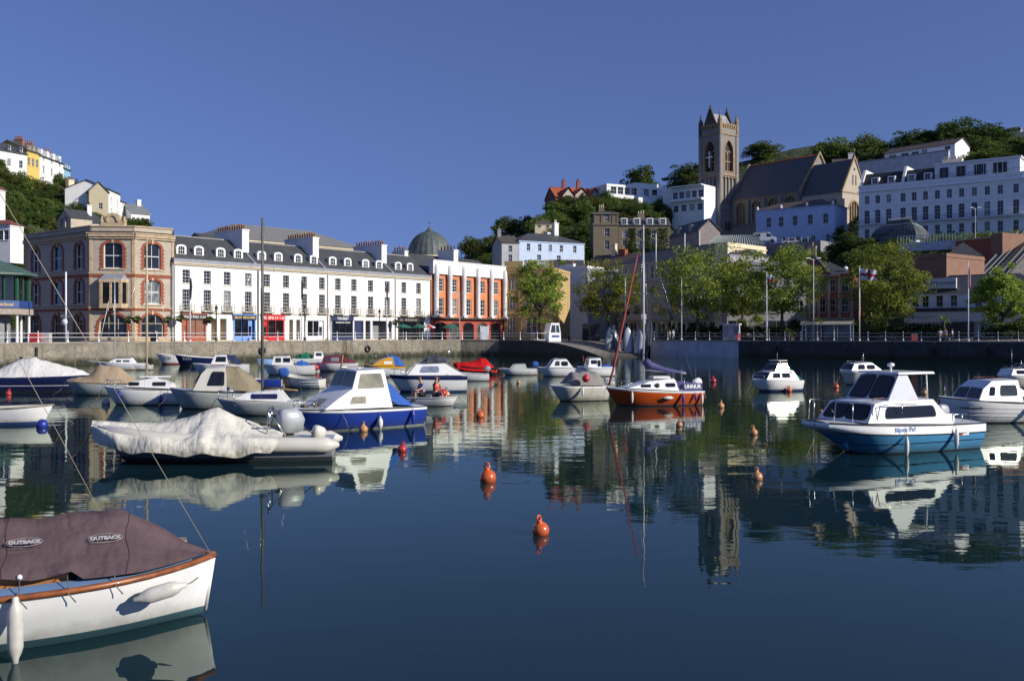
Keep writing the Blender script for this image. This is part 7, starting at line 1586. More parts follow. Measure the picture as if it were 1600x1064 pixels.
cabin(o,[(.7,.82),(.4,1.5),(-.5,1.55),(-.7,.78)],.78,1.55,.68,.55,GEL,side=[rpoly(.35,-.45,1.0,1.4,.05,-.1,0)],front=[(0,-.9,.9,.2,.9,.1)]); canopy(o,[(-.5,.6,1.3,1.6),(-1.1,.66,.9,1.5),(-1.6,.6,.8,.95)],NAVYC,pw=3,seed=3)
o = boat('cabin_boat', 'cream white cabin boat behind the clinker dinghy', 'cabin cruiser', 452, 586, 188, 4.0, 1.6, .85, .75, [(GEL,.05),(ANTI,-9)], .88, .4, .2, GEL, .55)
cabin(o,[(1.3,.84),(1.15,1.45),(.0,1.5),(-.3,.78)],.78,1.5,.7,.58,GEL,side=[rpoly(1.0,.6,1.05,1.36,.05),rpoly(.4,-.1,1.05,1.36,.05)],front=[(0,-.9,-.05,.3,.9,.1),(0,.05,.9,.3,.9,.1)]); canopy(o,[(-.6,.6,.8,1.05),(-1.0,.62,.78,1.2),(-1.5,.55,.76,.95)],BLUEC,pw=2,seed=5,amp=.04)
o = boat('clinker_dinghy', 'white clinker dinghy with upswept bow between the two big cabin boats', 'dinghy', 470, 606, 160, 3.0, 1.35, .95, .55, [(GEL,.04),(ANTI,-9)], .6, .4, .2, GELC, .45, True, rail=GELG, railr=.03, sheer_pow=2.4)
for z in (.2,.36,.52):
    b = MB()
    for s in (-1,1): b.tube([(lambda q: (q[0],q[1]*s*1.01,q[2]))(o.sec(t,z+.26*t**2.4)) for t in [i/16 for i in range(16)]],.018,4)
    b.build('plank_line', GELG, o.root)
o = boat('open_boat', 'low dark blue dinghy with covered outboard by the tall bare mast', 'dinghy', 412, 607, 185, 2.2, 1.2, .6, .55, [(BLUEP,.05),(ANTI,-9)], .85, .3, .2, GELC, .5, True); outboard(o,-1.1,0,.62,1.3,BLUEC,.2)
o = boat('open_boat', 'small greenish blue boat near the quay behind the tall mast', 'dinghy', 418, 573, 240, 2.8, 1.4, .85, .7, [(SKYP,.3),(mat('sea_green',(.12,.25,.25),.6),.05),(ANTI,-9)], .85, .3, .2, GELC, .5, True)
o = boat('fishing_boat', 'white cuddy boat heaped with green net close to the quay', 'fishing boat', 488, 570, 15, 4.2, 1.7, .75, .65, [(GEL,.2),(mat('weed_green',(.12,.14,.05),.9,.3),.0),(ANTI,-9)], .8, .4, .2, GEL, .5)
cabin(o,[(1.2,.7),(1.0,1.35),(.2,1.4),(.1,.66)],.66,1.4,.66,.55,GEL,side=[rpoly(.9,.35,.95,1.25,.05)],front=[(0,-.85,.85,.3,.9,.1)]); canopy(o,[(.0,.5,.7,.9),(-.6,.6,.68,1.35),(-1.2,.6,.66,1.1),(-1.7,.4,.66,.8)],GREENC,'net',pw=1.6,seed=7,amp=.06)
o = boat('cabin_boat', 'white cabin boat with dark red wheelhouse frames near the quay', 'cabin cruiser', 527, 580, 186, 3.6, 1.6, .75, .7, [(GEL,.05),(ANTI,-9)], .88, .3, .2, GEL, .55)
cabin(o,[(1.3,.74),(1.1,1.32),(-.5,1.36),(-.6,.7)],.7,1.36,.68,.58,mat('maroon_paint',(.20,.02,.03),.4),side=[rpoly(1.0,.65,.86,1.22,.05),rpoly(.5,-.2,.86,1.22,.05)],front=[(0,-.9,-.05,.2,.9,.1),(0,.05,.9,.2,.9,.1)],glass=GLASSP); canopy(o,[(-.65,.6,.74,1.2),(-1.1,.6,.72,1.1),(-1.6,.5,.7,.85)],mat('maroon_canvas',(.16,.02,.04),.9),pw=2.5,seed=5); p=Vector(o.root.location); r_ = thing('round_fender','red ball fender at the bow of the maroon framed cabin boat','fender',(p.x-1.7,p.y-.9,.25)); b=MB(); b.ball((0,0,.1),.3,12); b.build('ball', MATS['red_buoy'], r_)
o = boat('cabin_boat', 'bright yellow and white cabin boat with blue hood', 'cabin cruiser', 600, 589, 192, 3.1, 1.5, .95, .8, [(YELP,-.14),(GEL,.05),(ANTI,-9)], .88, .5, .2, YELP, .6)
cabin(o,[(.85,.92),(.3,1.3),(-.3,1.5),(-.6,1.5),(-.75,.84)],.84,1.5,.64,.52,YELP,side=[rpoly(.05,-.55,1.0,1.2,.06)],glass=TRIM,rim=YELP); canopy(o,[(-.2,.5,1.45,1.62),(-.6,.6,1.0,1.7),(-1.1,.64,.84,1.5),(-1.5,.6,.82,.95)],BLUEC,pw=3,seed=4); rail(o,[(.6,0,1.1),(.62,0,1.9)],.012,'aerial')
o = boat('open_boat', 'white dinghy half hidden left of the yellow boat', 'dinghy', 556, 584, 188, 2.6, 1.2, .5, .45, [(GEL,.05),(ANTI,-9)], .85, .3, .2, GELC, .5, True, rail=GELG, railr=.02); outboard(o,-1.3,0,.5,.9,RUBBER)
# wooden spar with a crosspiece standing behind the royal blue boat
p = WP(533, 585); r_ = thing('mooring_post', 'leaning wooden post with a crosspiece above the royal blue cabin', 'post', (p.x,p.y,0)); b=MB(); b.tube([(-.15,0,-.5),(.25,0,2.3)],[.10,.06],6); b.build('post', mat('old_wood',(.30,.2,.1),.8,.3), r_); b=MB(); b.tube([(-.5,-.1,1.72),(.95,-.1,1.66)],.04,5); b.build('crosspiece', mat('old_wood',(.30,.2,.1),.8,.3), r_)
p = G(64, 96.8); r_ = thing('mooring_post', 'black timber pile against the left quay wall', 'post', (p.x,p.y-1.0,0)); b=MB(); b.tube([(0,0,-.5),(.02,0,1.9)],.16,8); b.build('post', RUBBER, r_)

# ================================================================ buoys
ORB = paint('orange_buoy', (.80,.13,.01)); TANB = paint('tan_buoy', (.72,.34,.12)); RDB = MATS['red_buoy']
def buoy(px, py, wpx, m, label, ring=True, tilt=.15, name='mooring_buoy'):
    D = WD(py); p = G(px, D); r = wpx/2/F*D; r_ = thing(name, label, 'buoy', (p.x,p.y,0)); r_.rotation_euler = (tilt*.6, tilt, px)
    b = MB(); zc = r*.45; b.lathe([(max(r*math.sin(PI*i/10),1e-3), zc-r*math.cos(PI*i/10)) for i in range(10)] + [(r*.34,zc+r*.97),(r*.3,zc+r*1.2),(r*.18,zc+r*1.26)],16); b.build('float', m, r_)
    if ring: b = MB(); b.tube([(math.cos(a)*r*.36, 0, zc+r*1.35+math.sin(a)*r*.42) for a in [2*PI*i/12 for i in range(13)]], r*.11, 6); b.build('eye', m, r_)
    b = MB(); b.tube([(0,0,zc+r*1.2),(r*.6,-r*.3,zc+r*.8),(r*1.1,-r*.4,-.1)],r*.06,4); b.build('mooring_line', ROPE, r_)
for a_ in ((763,752,26,ORB,'bright orange buoy, the upper of the two large ones on the open water'),(846,834,27,ORB,'bright orange buoy, the nearest one on the open water'),(628,705,15,RDB,'red buoy below the stern of the royal blue cabin boat'),
    (568,674,14,TANB,'tan buoy touching the side of the royal blue cabin boat'),(750,652,13,ORB,'small orange buoy over the reflection of the orange building'),(1184,749,17,TANB,'tan buoy nearest to the camera in the right-hand row'),(1178,679,13,TANB,'tan buoy in the middle of the right-hand row'),
    (1126,637,11,TANB,'tan buoy right of the stern of the orange sailing boat'),(1061,666,11,TANB,'tan buoy in front of the orange sailing boat'),(1088,606,9,RDB,'red buoy behind the outboard of the orange sailing boat'),(1115,597,9,RDB,'red buoy alone in the dark water right of the orange sailing boat'),
    (697,619,12,TANB,'tan buoy at the waterline of the white cruiser with navy stripe'),(810,599,7,TANB,'tiny tan buoy below the low white speedboat'),(1233,612,9,ORB,'orange buoy against the cruiser with the green net'),(1306,606,9,ORB,'orange buoy at the bow of the cruiser with the aerial'),
    (1285,651,10,TANB,'tan buoy seen through the bow rail of the teal wheelhouse boat'),(1444,616,9,TANB,'tan buoy between the teal wheelhouse boat and the clinker cabin boat'),(13,617,9,RDB,'red buoy at the left edge beside the navy hulled boat'),(165,632,13,paint('white_buoy',(.6,.6,.6)),'white buoy at the bow of the pocket cruiser')): buoy(*a_)
# ================================================================ quay railings
def poly_walk(pts, step, start=0.0):
    out = []; acc = start
    for a, b in zip(pts, pts[1:]):
        L = (b-a).length
        while acc <= L: out.append(a.lerp(b, acc/L)); acc += step
        acc -= L
    return out
_pb = MB(); _pb.lathe([(.13,0),(.13,.06),(.075,.22),(.05,.3),(.042,.98),(.06,1.02),(.03,1.06),(.055,1.12),(.03,1.18),(.004,1.2)], 8)
def railing(pxs, step, label, m, inset=.35):
    pts = []
    for px in pxs: e = edgeD(px); p = G(px, e+inset); pts.append(Vector((p.x,p.y,terr(px,e)+.17)))
    r_ = thing('railing', label, 'railing', pts[0]); me = _pb.mesh('post', m); P0 = pts[0]; ps = poly_walk(pts, step, .4)
    for p in ps: inst('post', me, r_, p-P0)
    for h in (.52, .95):
        for i, (a, b) in enumerate(zip(ps, ps[1:])):
            pass
        b = MB(); b.tube([p-P0+Vector((0,0,h)) for p in ps], .028, 6); b.build('rail', m, r_)
    return r_
railing(list(range(-45, 661, 20))+[672,690,705,720,735,750,765,780,795,810,825,840], 3.3, 'white post and rail fence along the sunlit left quay', PLWHITE)
railing([1018]+list(range(1030,1700,25)), 2.15, 'white post and rail fence along the right quay promenade', mat('pale_post',(.42,.45,.48),.5,.1))

# ================================================================ poles, lamps, flags, signs
def pole(px, back, top, label, name='flagpole', cat='flagpole', r=.07, m=None, D=None, base=2.2, group=None):
    D = D or edgeD(px)+back; p = G(px, D); h = PZ(top, D)-base; r_ = thing(name, label, cat, (p.x,p.y,base), 0, group)
    b = MB(); b.lathe([(r*2.2,0),(r*2.2,.25),(r*1.3,.35)],8); b.build('base', m or PLWHITE, r_); b = MB(); b.tube([(0,0,.3),(0,0,h*.5),(0,0,h)],[r,r*.9,r*.6],8); b.build('shaft', m or PLWHITE, r_); b = MB(); b.ball((0,0,h+.06),r*1.1,8); b.build('finial', m or PLWHITE, r_)
    r_['_h'] = h; return r_, h
def furled(px, back, top, label, m, D=None):
    D = D or edgeD(px)+back; p = G(px, D); h = PZ(top,D); r_ = thing('flag', label, 'flag', (p.x+.12,p.y-.1,h-.3)); b = MB(); rr = random.Random(px)
    b.grid([[(w_*math.sin(a)*(.5+.5*rr.random()), w_*.5*math.cos(a), z) for a in [2*PI*i/8 for i in range(8)]] for z, w_ in ((0,.05),(-.5,.16),(-1.1,.2),(-1.8,.17),(-2.3,.12),(-2.6,.03))], 0, True, True); b.build('cloth', m, r_)
DKFLAG = mat('dark_flag', (.04,.03,.06), .8, .3, 4)
for px, top, w_ in ((297,430,'by the rust red pub'),(471,433,'by the white shop front'),(604,438,'by the arcade near the dark cafe')):
    r_, h = pole(px, 1.0, top, 'slim white flagpole with a furled dark flag ' + w_); del r_['_h']; furled(px, 1.0, top, 'furled dark flag on the flagpole ' + w_, DKFLAG)
for px, top, w_ in ((1065,432,'above the white painted quay wall'),(1198,426,'with the small torn flag'),(1343,417,'flying the red cross flag'),(1513,410,'in front of the slate roofed shop'),(977,436,'behind the orange sailing boat')):
    r_, h = pole(px, 1.2 if px != 977 else 18, top, 'white flagpole ' + w_, D=None if px != 977 else 150); del r_['_h']
def wave_flag(px, top, w_, h_, label, mats, pick, torn=False):
    D = edgeD(px)+1.2; p = G(px, D); z = PZ(top, D); r_ = thing('flag', label, 'flag', (p.x+.09,p.y,z-.25), -.5); b = MB(); nx, nz = 18, 12
    f = lambda i, j: (w_*i/nx, .12*math.sin(i*.75+j*.25)*(i/nx)**.6, -h_*j/nz - .25*w_*(i/nx)**2*.6 + .05*math.sin(i*.9))
    for i in range(nx):
        for j in range(nz):
            if torn and (i > nx*.45 and 3 < j < 8 + (i % 3) or i > nx*.8): continue
            b.face([f(i,j),f(i+1,j),f(i+1,j+1),f(i,j+1)], pick(i/nx, j/nz), True)
    b.build('cloth', mats, r_)
FW = mat('flag_white',(.72,.72,.72),.8,.08); FR = mat('flag_red',(.50,.03,.03),.8,.1)
wave_flag(1343, 417, 2.0, 1.4, 'white flag with a red cross flying left of the tall plane tree', [FW,FR], lambda u, v: 1 if abs(u-.5) < .09 or abs(v-.5) < .12 else 0)
wave_flag(1198, 427, 1.15, .8, 'small torn white and red flag on the second flagpole', [FW,FR], lambda u, v: 1 if v > .6 else 0, True)
furled(1513, 1.2, 413, 'hanging pale red flag on the flagpole before the slate roofed shop', mat('pinkish_flag',(.45,.2,.22),.8,.3,4))
for px, py0, w_ in ((1025,366,'leftmost'),(1070,366,'middle'),(1093,362,'rightmost')):
    D = 176; p = G(px, D); z0 = PZ(398, D); r_ = thing('roof_pole', 'short white pole on the grey block roof, %s of three' % w_, 'flagpole', (p.x,p.y,z0)); b = MB(); b.tube([(0,0,-3),(0,0,PZ(py0,D)-z0)],.09,6); b.build('shaft', PLWHITE, r_); b = MB(); b.ball((0,0,PZ(py0,D)-z0+.05),.1,6); b.build('finial', PLWHITE, r_)
def street_lamp(px, back, top, label, D=None):
    D = D or edgeD(px)+back; p = G(px,D); h = PZ(top,D)-2.2; r_ = thing('street_lamp', label, 'street lamp', (p.x,p.y,2.2)); b = MB(); b.lathe([(.16,0),(.16,.5),(.08,.7),(.06,h-.9),(.10,h-.85)],8); b.tube([(-.3,0,h-1.1),(.3,0,h-1.1)],.025,5); b.build('post', IRON, r_)
    b = MB(); b.lathe([(.09,h-.85),(.2,h-.35)],6,smooth=False); b.build('lantern', GLASSP, r_); b = MB(); b.lathe([(.24,h-.35),(.1,h-.12),(.04,h),(.01,h+.12)],6,smooth=False); b.build('cap', IRON, r_)
for px, w_ in ((338,'in front of the white doorways'),(476,'left of the white shop front'),(593,'in front of the grey arcade')): street_lamp(px, 1.6, 477 if px < 500 else 483, 'black iron street lamp '+w_)
p = G(103, edgeD(103)+.9); D = p.y; h = PZ(425,D)-2.2; r_ = thing('sign_pole', 'tall white pole with crossed boards and a round sign before the corner building', 'pole', (p.x,p.y,2.2)); b = MB(); b.tube([(0,0,0),(0,0,h)],.09,8); b.build('shaft', PLWHITE, r_)
b = MB(); b.box(-.55,.0-.1,-.06,-.02,2.75,3.1); b.box(.1,.55,-.06,-.02,2.75,3.1); b.build('board', mat('board_green',(.10,.16,.15),.6), r_); b = MB(); b.lathe([(.33,-.02),(.33,.02),(.001,.021)],16); b.xf(Matrix.Translation((-.12,-.1,2.3)) @ Matrix.Rotation(PI/2,4,'X')); b.build('round_sign', PLWHITE, r_)
def modern_lamp(px, D, top, label):
    p = G(px,D); h = PZ(top,D)-2.2; r_ = thing('street_light', label, 'street light', (p.x,p.y,2.2)); b = MB(); b.tube([(0,0,0),(0,0,h)],[.1,.06],8); b.build('post', mat('grey_post',(.45,.47,.5),.5), r_)
    for s in (-1,1): b = MB(); b.tube([(0,0,h-.2),(s*.7,0,h)],.035,5); b.box(s*.7-.3,s*.7+.3,-.14,.14,h,h+.12); b.build('lamp_head', PLWHITE, r_)
modern_lamp(718, 149, 458, 'grey street light in front of the orange building'); modern_lamp(1271, 131, 404, 'street light with two white heads in front of the pedimented building'); modern_lamp(1524, 178, 325, 'street light on the road below the white hotel')
b = None; p = G(1488, 150); r_ = thing('aerial', 'tall thin television aerial above the shop roof', 'aerial', (p.x,p.y,PZ(440,150))); b = MB(); b.tube([(0,0,0),(0,0,6)],.05,5); b.tube([(-.8,0,5.4),(.8,0,5.4)],.03,4); b.build('mast', IRON, r_)
# kiosks, boards, bins, shelter
def boxthing(name, label, cat, px, D, w_, d, h, m, extra=None, rz=0, base=2.2, feet=.12):
    p = G(px,D); r_ = thing(name, label, cat, (p.x,p.y,base), rz); b = MB(); b.box(-w_/2,w_/2,-d/2,d/2,feet,h,0,.02); b.box(-w_/2+.05,w_/2-.05,-d/2+.05,d/2-.05,-.05,feet-.002); b.build('body', m, r_)
    if extra: extra(r_)
    return r_
def lid(m, z, w_, d): 
    def f(r_): b = MB(); b.box(-w_/2,w_/2,-d/2,d/2,z,z+.1,0,.03); b.build('lid', m, r_)
    return f
REDBOX = paint('red_box',(.55,.03,.02)); GREYBOX = paint('grey_box',(.5,.5,.5))
boxthing('grit_bin','red bin behind the left railing','bin',55,edgeD(55)+2.2,.95,.7,1.0,REDBOX,lid(REDBOX,1.003,1.0,.75)); boxthing('cabinet','pale grey cabinet beside the red bin on the left quay','cabinet',71,edgeD(71)+2.2,1.1,.7,1.0,GREYBOX,lid(GREYBOX,1.003,1.15,.75))
boxthing('litter_bin','red bin beside the information kiosk','bin',1154,edgeD(1154)+2,.55,.5,.95,REDBOX,lid(REDBOX,.953,.6,.55)); boxthing('litter_bin','dark red bin in front of the shop','bin',1428,edgeD(1428)+3,.8,.5,.95,mat('dark_red',(.2,.01,.01),.5),lid(BLK,.953,.85,.55))
boxthing('litter_bin','black litter bin behind the railing below the corner building','bin',241,edgeD(241)+1.6,.7,.6,1.0,BLK,lid(BLK,1.003,.75,.65))
for px, D, lab in ((917,156,'dark storage container behind the slipway, left one'),(930,154,'dark storage container behind the slipway, right one')): boxthing('container',lab,'container',px,D,1.5,1.2,2.6,BLK,lid(DKTRIM,2.603,1.55,1.25))
def kiosk_extra(r_):
    b = MB(); b.box(-1.3,1.3,-.5,.5,2.3,2.45); b.build('roof', PLWHITE, r_); b = MB(); b.box(-1.2,-.45,-.28,-.24,.6,2.1); b.build('poster', mat('poster',(.35,.35,.38),.5,.4,4), r_); b = MB(); b.box(.5,1.2,-.28,-.24,.9,2.1); b.build('poster', mat('poster2',(.2,.22,.24),.5,.4,4), r_); b = MB(); b.box(-.35,.4,-.32,-.24,.05,2.25); b.build('door', mat('lilac_grey',(.4,.38,.45),.5), r_)
boxthing('information_kiosk','pale information kiosk with dark posters on the promenade','kiosk',1143,edgeD(1143)+2,2.4,.46,2.29,GREYBOX,kiosk_extra,-.6)
def board_extra(r_):
    for x in (-.62,.62): b = MB(); b.tube([(x,.05,-.1),(x,.05,2.3)],.05,6); b.build('post', PLWHITE, r_)
boxthing('information_board','white information board on two posts in front of the orange building','sign',757,146.3,1.15,.06,2.2,mat('board_pale',(.5,.55,.6),.4),board_extra,.3,feet=1.0)
# bus shelter
p = G(1293, edgeD(1293)+5); r_ = thing('bus_shelter','glass bus shelter with curved pale roof on the right promenade','shelter',(p.x,p.y,2.2),-.6); b = MB()
for x in (-3.2,-1.1,1.1,3.2):
    for y in (-.7,.7): b.box(x-.05,x+.05,y-.05,y+.05,0,2.3)
b.box(-3.2,3.2,.66,.7,1.1,1.18); b.build('frame', GREYBOX, r_); b = MB(); b.grid([[(x,-.9+1.8*i/8,2.3+.45*math.sin(PI*i/8)) for i in range(9)] for x in (-3.5,3.5)],0,False,True); b.build('roof', mat('shelter_roof',(.42,.38,.30),.4,.15), r_); b = MB()
for x0 in (-3.1,-1.0,1.2): b.face([(x0,.72,.2),(x0+1.9,.72,.2),(x0+1.9,.72,2.2),(x0,.72,2.2)])
b.build('pane', GLASSP, r_); b = MB(); b.box(-2.4,2.4,.2,.55,.45,.52); b.build('bench', BLK, r_)
# traffic signals and round road sign
for px, D, lab in ((1049,139,'dark traffic signal behind the first flagpole'),):
    p = G(px,D); r_ = thing('traffic_signal',lab,'traffic light',(p.x,p.y,2.2)); b = MB(); b.tube([(0,0,0),(0,0,4.4)],.06,6); b.build('post',IRON,r_); b = MB(); b.box(-.3,.3,-.2,.1,3.0,4.4); b.build('housing',BLK,r_); b = MB()
    for z in (3.25,3.7,4.15): b.lathe([(.14,0),(.12,.03)],10,(0,0,0)); b.xf(Matrix.Translation((0,-.2,z)) @ Matrix.Rotation(PI/2,4,'X'), len(b.v)-20)
    b.build('lenses', mat('lens',(.3,.3,.3),.3), r_)
p = G(1006,140); r_ = thing('road_sign','white square and round road signs on a post behind the upright dinghies','sign',(p.x,p.y,2.0)); b = MB(); b.tube([(0,0,-.5),(0,0,4.2)],.05,6); b.build('post',GREYBOX,r_); b = MB(); b.box(-.35,.35,-.08,-.05,3.3,4.1); b.build('plate',PLWHITE,r_); b = MB(); b.lathe([(.33,0),(.33,.03),(.001,.031)],14); b.xf(Matrix.Translation((0,-.06,2.85)) @ Matrix.Rotation(PI/2,4,'X')); b.build('round_plate',PLWHITE,r_)
for px in (848,): pass
# cafe parasols
def parasol(px, D, m, m2, label):
    p = G(px,D); r_ = thing('parasol',label,'parasol',(p.x,p.y,2.2)); b = MB(); b.tube([(0,0,0),(0,0,2.5)],.03,6); b.lathe([(.25,0),(.25,.08),(.04,.1)],10); b.build('pole',TRIM,r_); b = MB(); b.lathe([(1.25,1.95),(1.2,2.08),(.05,2.55)],8,mifn=lambda i,j:j%2,smooth=False); b.build('canopy',[m,m2],r_)
GRP = mat('green_parasol',(.02,.16,.10),.8); parasol(630,edgeD(630)+6,GRP,GRP,'green parasol outside the dark cafe, left one'); parasol(656,edgeD(656)+5,GRP,GRP,'green parasol outside the dark cafe, right one'); parasol(668,edgeD(660)+5,FR,FW,'red and white parasol between the cafe and the orange building'); parasol(703,150,GRP,GRP,'green parasol in front of the orange building')
# hanging baskets
hb_ = leaf_mesh('foliage', crown_points(.42,.42,.4,0,10,40,.25), .09, LEAF_DARK)
for px, D, z, lab in ((281.5,121,5.4,'hanging flower basket left of the pub sign'),(327,125,5.3,'hanging flower basket right of the pub sign'),(201,116.6,5.2,'hanging flower basket left of the corner arch'),(214,116.6,5.2,'hanging flower basket right of the corner edge'),(262,119.3,5.2,'hanging flower basket beside the last arch of the corner building'),(618,150.5,5.2,'hanging flower basket left of the dark cafe')):
    p = G(px,D); r_ = thing('hanging_basket',lab,'flower basket',(p.x,p.y,z-.6)); inst('foliage',hb_,r_); b = MB(); b.lathe([(.05,-.1),(.25,.1),(.3,.25)],8); b.tube([(0,0,.2),(0,0,1.0),(.0,1.2,1.0)],.02,4); b.build('bracket',IRON,r_)
# ================================================================ pavilion at the left edge
p = G(-8, 104); r_ = thing('pavilion','green roofed pavilion with upper glazed room and blue sign board at the left edge','pavilion',(p.x,p.y,2.2)); X1 = (38+8)/F*104; GREENP = mat('green_paint',(.03,.12,.07),.5,.1); zz = lambda py: PZ(py,104)-2.2
b = MB(); b.lathe([(4.2,zz(431)),(4.15,zz(428)),(1.2,zz(410)),(.05,zz(406))],8,smooth=False,a0=PI/8); b.build('roof', mat('green_roof',(.07,.13,.11),.6,.2,1.2,streak=.3), r_)
b = MB()
for k in range(8): a = PI/8+k*PI/4; c = Vector((3.3*math.cos(a),3.3*math.sin(a),0)); b.box(c.x-.12,c.x+.12,c.y-.12,c.y+.12,zz(484),zz(431)); a2 = a+PI/8; c = Vector((3.05*math.cos(a2),3.05*math.sin(a2),0)); b.box(c.x-.06,c.x+.06,c.y-.06,c.y+.06,zz(484),zz(431))
b.lathe([(3.4,zz(433)),(3.4,zz(429))],8,smooth=False,a0=PI/8); b.build('frame', GREENP, r_)
b = MB(); b.lathe([(3.1,zz(484)),(3.1,zz(432))],8,smooth=False,a0=PI/8); b.build('pane', GLASS, r_)
b = MB(); b.lathe([(.1,zz(492)),(3.75,zz(492)),(3.75,zz(483)),(.1,zz(483))],8,smooth=False,a0=PI/8); b.build('balcony_slab', mat('concrete',(.38,.33,.27),.9,.15), r_)
b = MB(); b.lathe([(3.65,zz(482)),(3.65,zz(470.5))],8,smooth=False,a0=PI/8); sb = b.build('fascia', mat('blue_board',(.02,.06,.22),.5,.1), r_); lettering('Harbour', .5, GOLD, sb, (2.40,-2.40,zz(476.5)), (PI/2,0,PI/4))
for k in range(8): a = PI/8+k*PI/4; c = Vector((3.3*math.cos(a),3.3*math.sin(a),0)); b = MB(); b.lathe([(.2,0),(.16,.2),(.14,zz(494)),(.2,zz(492.2))],10,c); b.build('column', TRIM, r_)
b = MB(); b.lathe([(1.6,0),(1.6,zz(493))],8,smooth=False); b.build('core', GREYR, r_)

# ================================================================ dinghies stored on end, kiosk boat on the slip
def end_dinghy(tube):
    mb = MB(); rows = []
    for i in range(14):
        t = i/13; h = 3.5*t; w_ = .68*(1-max(0,(t-.45)/.55)**2.2)**.6 if t < 1 else .02; dp = .42*(1-.75*t**3)
        rows.append([(w_*math.copysign(abs(math.cos(a))**.8,math.cos(a)), dp*max(-.0,math.sin(a))*1.0+.10*t*t, h) for a in [PI*k/10 for k in range(11)]])
    mb.grid(rows, 0, False, True); mb.face(rows[0]); return mb
_hm = end_dinghy(0).mesh('hull', paint('dinghy_shaded',(.36,.39,.43))); _hm2 = end_dinghy(0).mesh('hull', paint('dinghy_dark',(.16,.18,.2)))  # hulls greyed so the colour carries the shade under the trees
_rim = MB(); rows = [(i/13) for i in range(14)]
for s in (-1,1): _rim.tube([(s*.68*((1-max(0,(t-.45)/.55)**2.2)**.6 if t < 1 else .02), .1*t*t, 3.5*t) for t in rows], .06, 6)
_rimm = _rim.mesh('gunwale', RUBBER); _in = MB()
_in.grid([[(s*.62*((1-max(0,(t-.45)/.55)**2.2)**.6 if t < 1 else .02), .05+.1*t*t, 3.5*t) for s in (-1,0,1)] for t in rows],0,False,True); _inm = _in.mesh('interior', mat('dinghy_inside',(.2,.22,.24),.7))
for i, (px, D, rz, sc, dk, by) in enumerate(((951,144,PI+.5,.98,0,548),(958,147,.7,1.15,0,540),(966,141,PI+.9,.92,1,549),(974,144.5,1.9,.85,0,540),(983,139,PI+.2,1.08,0,550),(990,143,.9,.95,0,548),(997,138,2.4,1.0,0,549),(1005,140.5,PI-.4,1.05,0,549),(1014,138,2.0,1.05,1,549))):
    p = G(px,D); z = terr(px,D); r_ = thing('stored_dinghy','pale dinghy stored standing on its transom in the row on the slipway','dinghy',(p.x,p.y,z),rz,'dinghies stored on end'); r_.rotation_euler[0] = .08+.16*((i*5)%4)/4; r_.rotation_euler[1] = .22*(((i*7)%5)/5-.4); r_.scale = (sc,sc,sc); inst('hull', _hm2 if dk else _hm, r_); inst('gunwale', _rimm, r_); inst('interior', _inm, r_)
p = G(863,142); z = terr(863,142); r_ = thing('boat_cabin','white glass fibre cabin shell with windows standing at the top of the slipway','cabin',(p.x,p.y,z),.4)
b = MB(); prof = [(-1.0,0),(1.0,0),(.95,1.3),(.7,2.8),(-.6,2.8),(-.95,1.3)]; b.prism(prof,-.9,.9); b.build('shell', GEL, r_); b = MB(); b.face([(-.7,-.91,1.4),(.1,-.91,1.4),(.05,-.91,2.5),(-.5,-.91,2.5)]); b.face([(.2,-.91,1.4),(.8,-.91,1.4),(.6,-.91,2.5),(.18,-.91,2.5)]); b.build('window', GLASSP, r_); b = MB(); b.box(-.5,.7,-.93,-.905,.7,1.0); b.build('blue_stripe', BLUEP, r_); b = MB(); b.box(-3.2,-1.02,-.5,.5,.3,.38); b.tube([(-3.2,-.5,.34),(-3.2,-.5,1.3),(-1.1,-.5,1.3)],.04,5); b.tube([(-3.2,.5,.34),(-3.2,.5,1.3),(-1.1,.5,1.3)],.04,5); b.build('trolley', PLWHITE, r_)
for px, D in ((854,150),(889,150)):
    p = G(px,D); r_ = thing('bollard','dark iron bollard near the top of the slipway' + (' left of' if px < 860 else ' right of') + ' the white cabin shell','bollard',(p.x,p.y,2.2)); b = MB(); b.lathe([(.16,-.1),(.14,.7),(.18,.8),(.02,.95)],10); b.build('post',IRON,r_)
# parked vehicles above the bank, beside the blue building
def vehicle(name, label, cat, px, D, py, rz, prof, w_, m, wins, wheels):
    p = P(px,py,D); r_ = thing(name,label,cat,(p.x,p.y,p.z),rz); b = MB(); b.prism(prof,-w_/2,w_/2); b.build('body',m,r_)
    for poly in wins:
        for s in (-1,1): b = MB(); b.face([(x,s*(w_/2+.01),z) for x,z in poly]); b.build('window',GLASS,r_)
    for x in wheels:
        for y in (-w_/2,w_/2): b = MB(); b.lathe([(.1,-.1),(.34,-.1),(.34,.1),(.1,.1)],12); b.xf(Matrix.Translation((x,y,.34)) @ Matrix.Rotation(PI/2,4,'X')); b.build('wheel',RUBBER,r_)
    return r_
r_ = vehicle('parked_van','white van with roof rack parked left of the blue building','van',1195,214,379,-.3,[(-2.4,.35),(2.4,.35),(2.45,1.0),(1.7,1.25),(1.2,2.0),(-2.4,2.0)],1.9,PLWHITE,[[(.4,1.2),(1.55,1.2),(1.1,1.85),(.4,1.85)],[(-2.2,1.2),(-.9,1.2),(-.9,1.85),(-2.2,1.85)]],(-1.6,1.6)); b = MB(); b.box(-2.2,1.0,-.8,.8,2.15,2.2); [b.box(x,x+.05,-.8,.8,2.003,2.15) for x in (-2.1,-.6,.8)]; b.build('roof_rack',PLWHITE,r_)
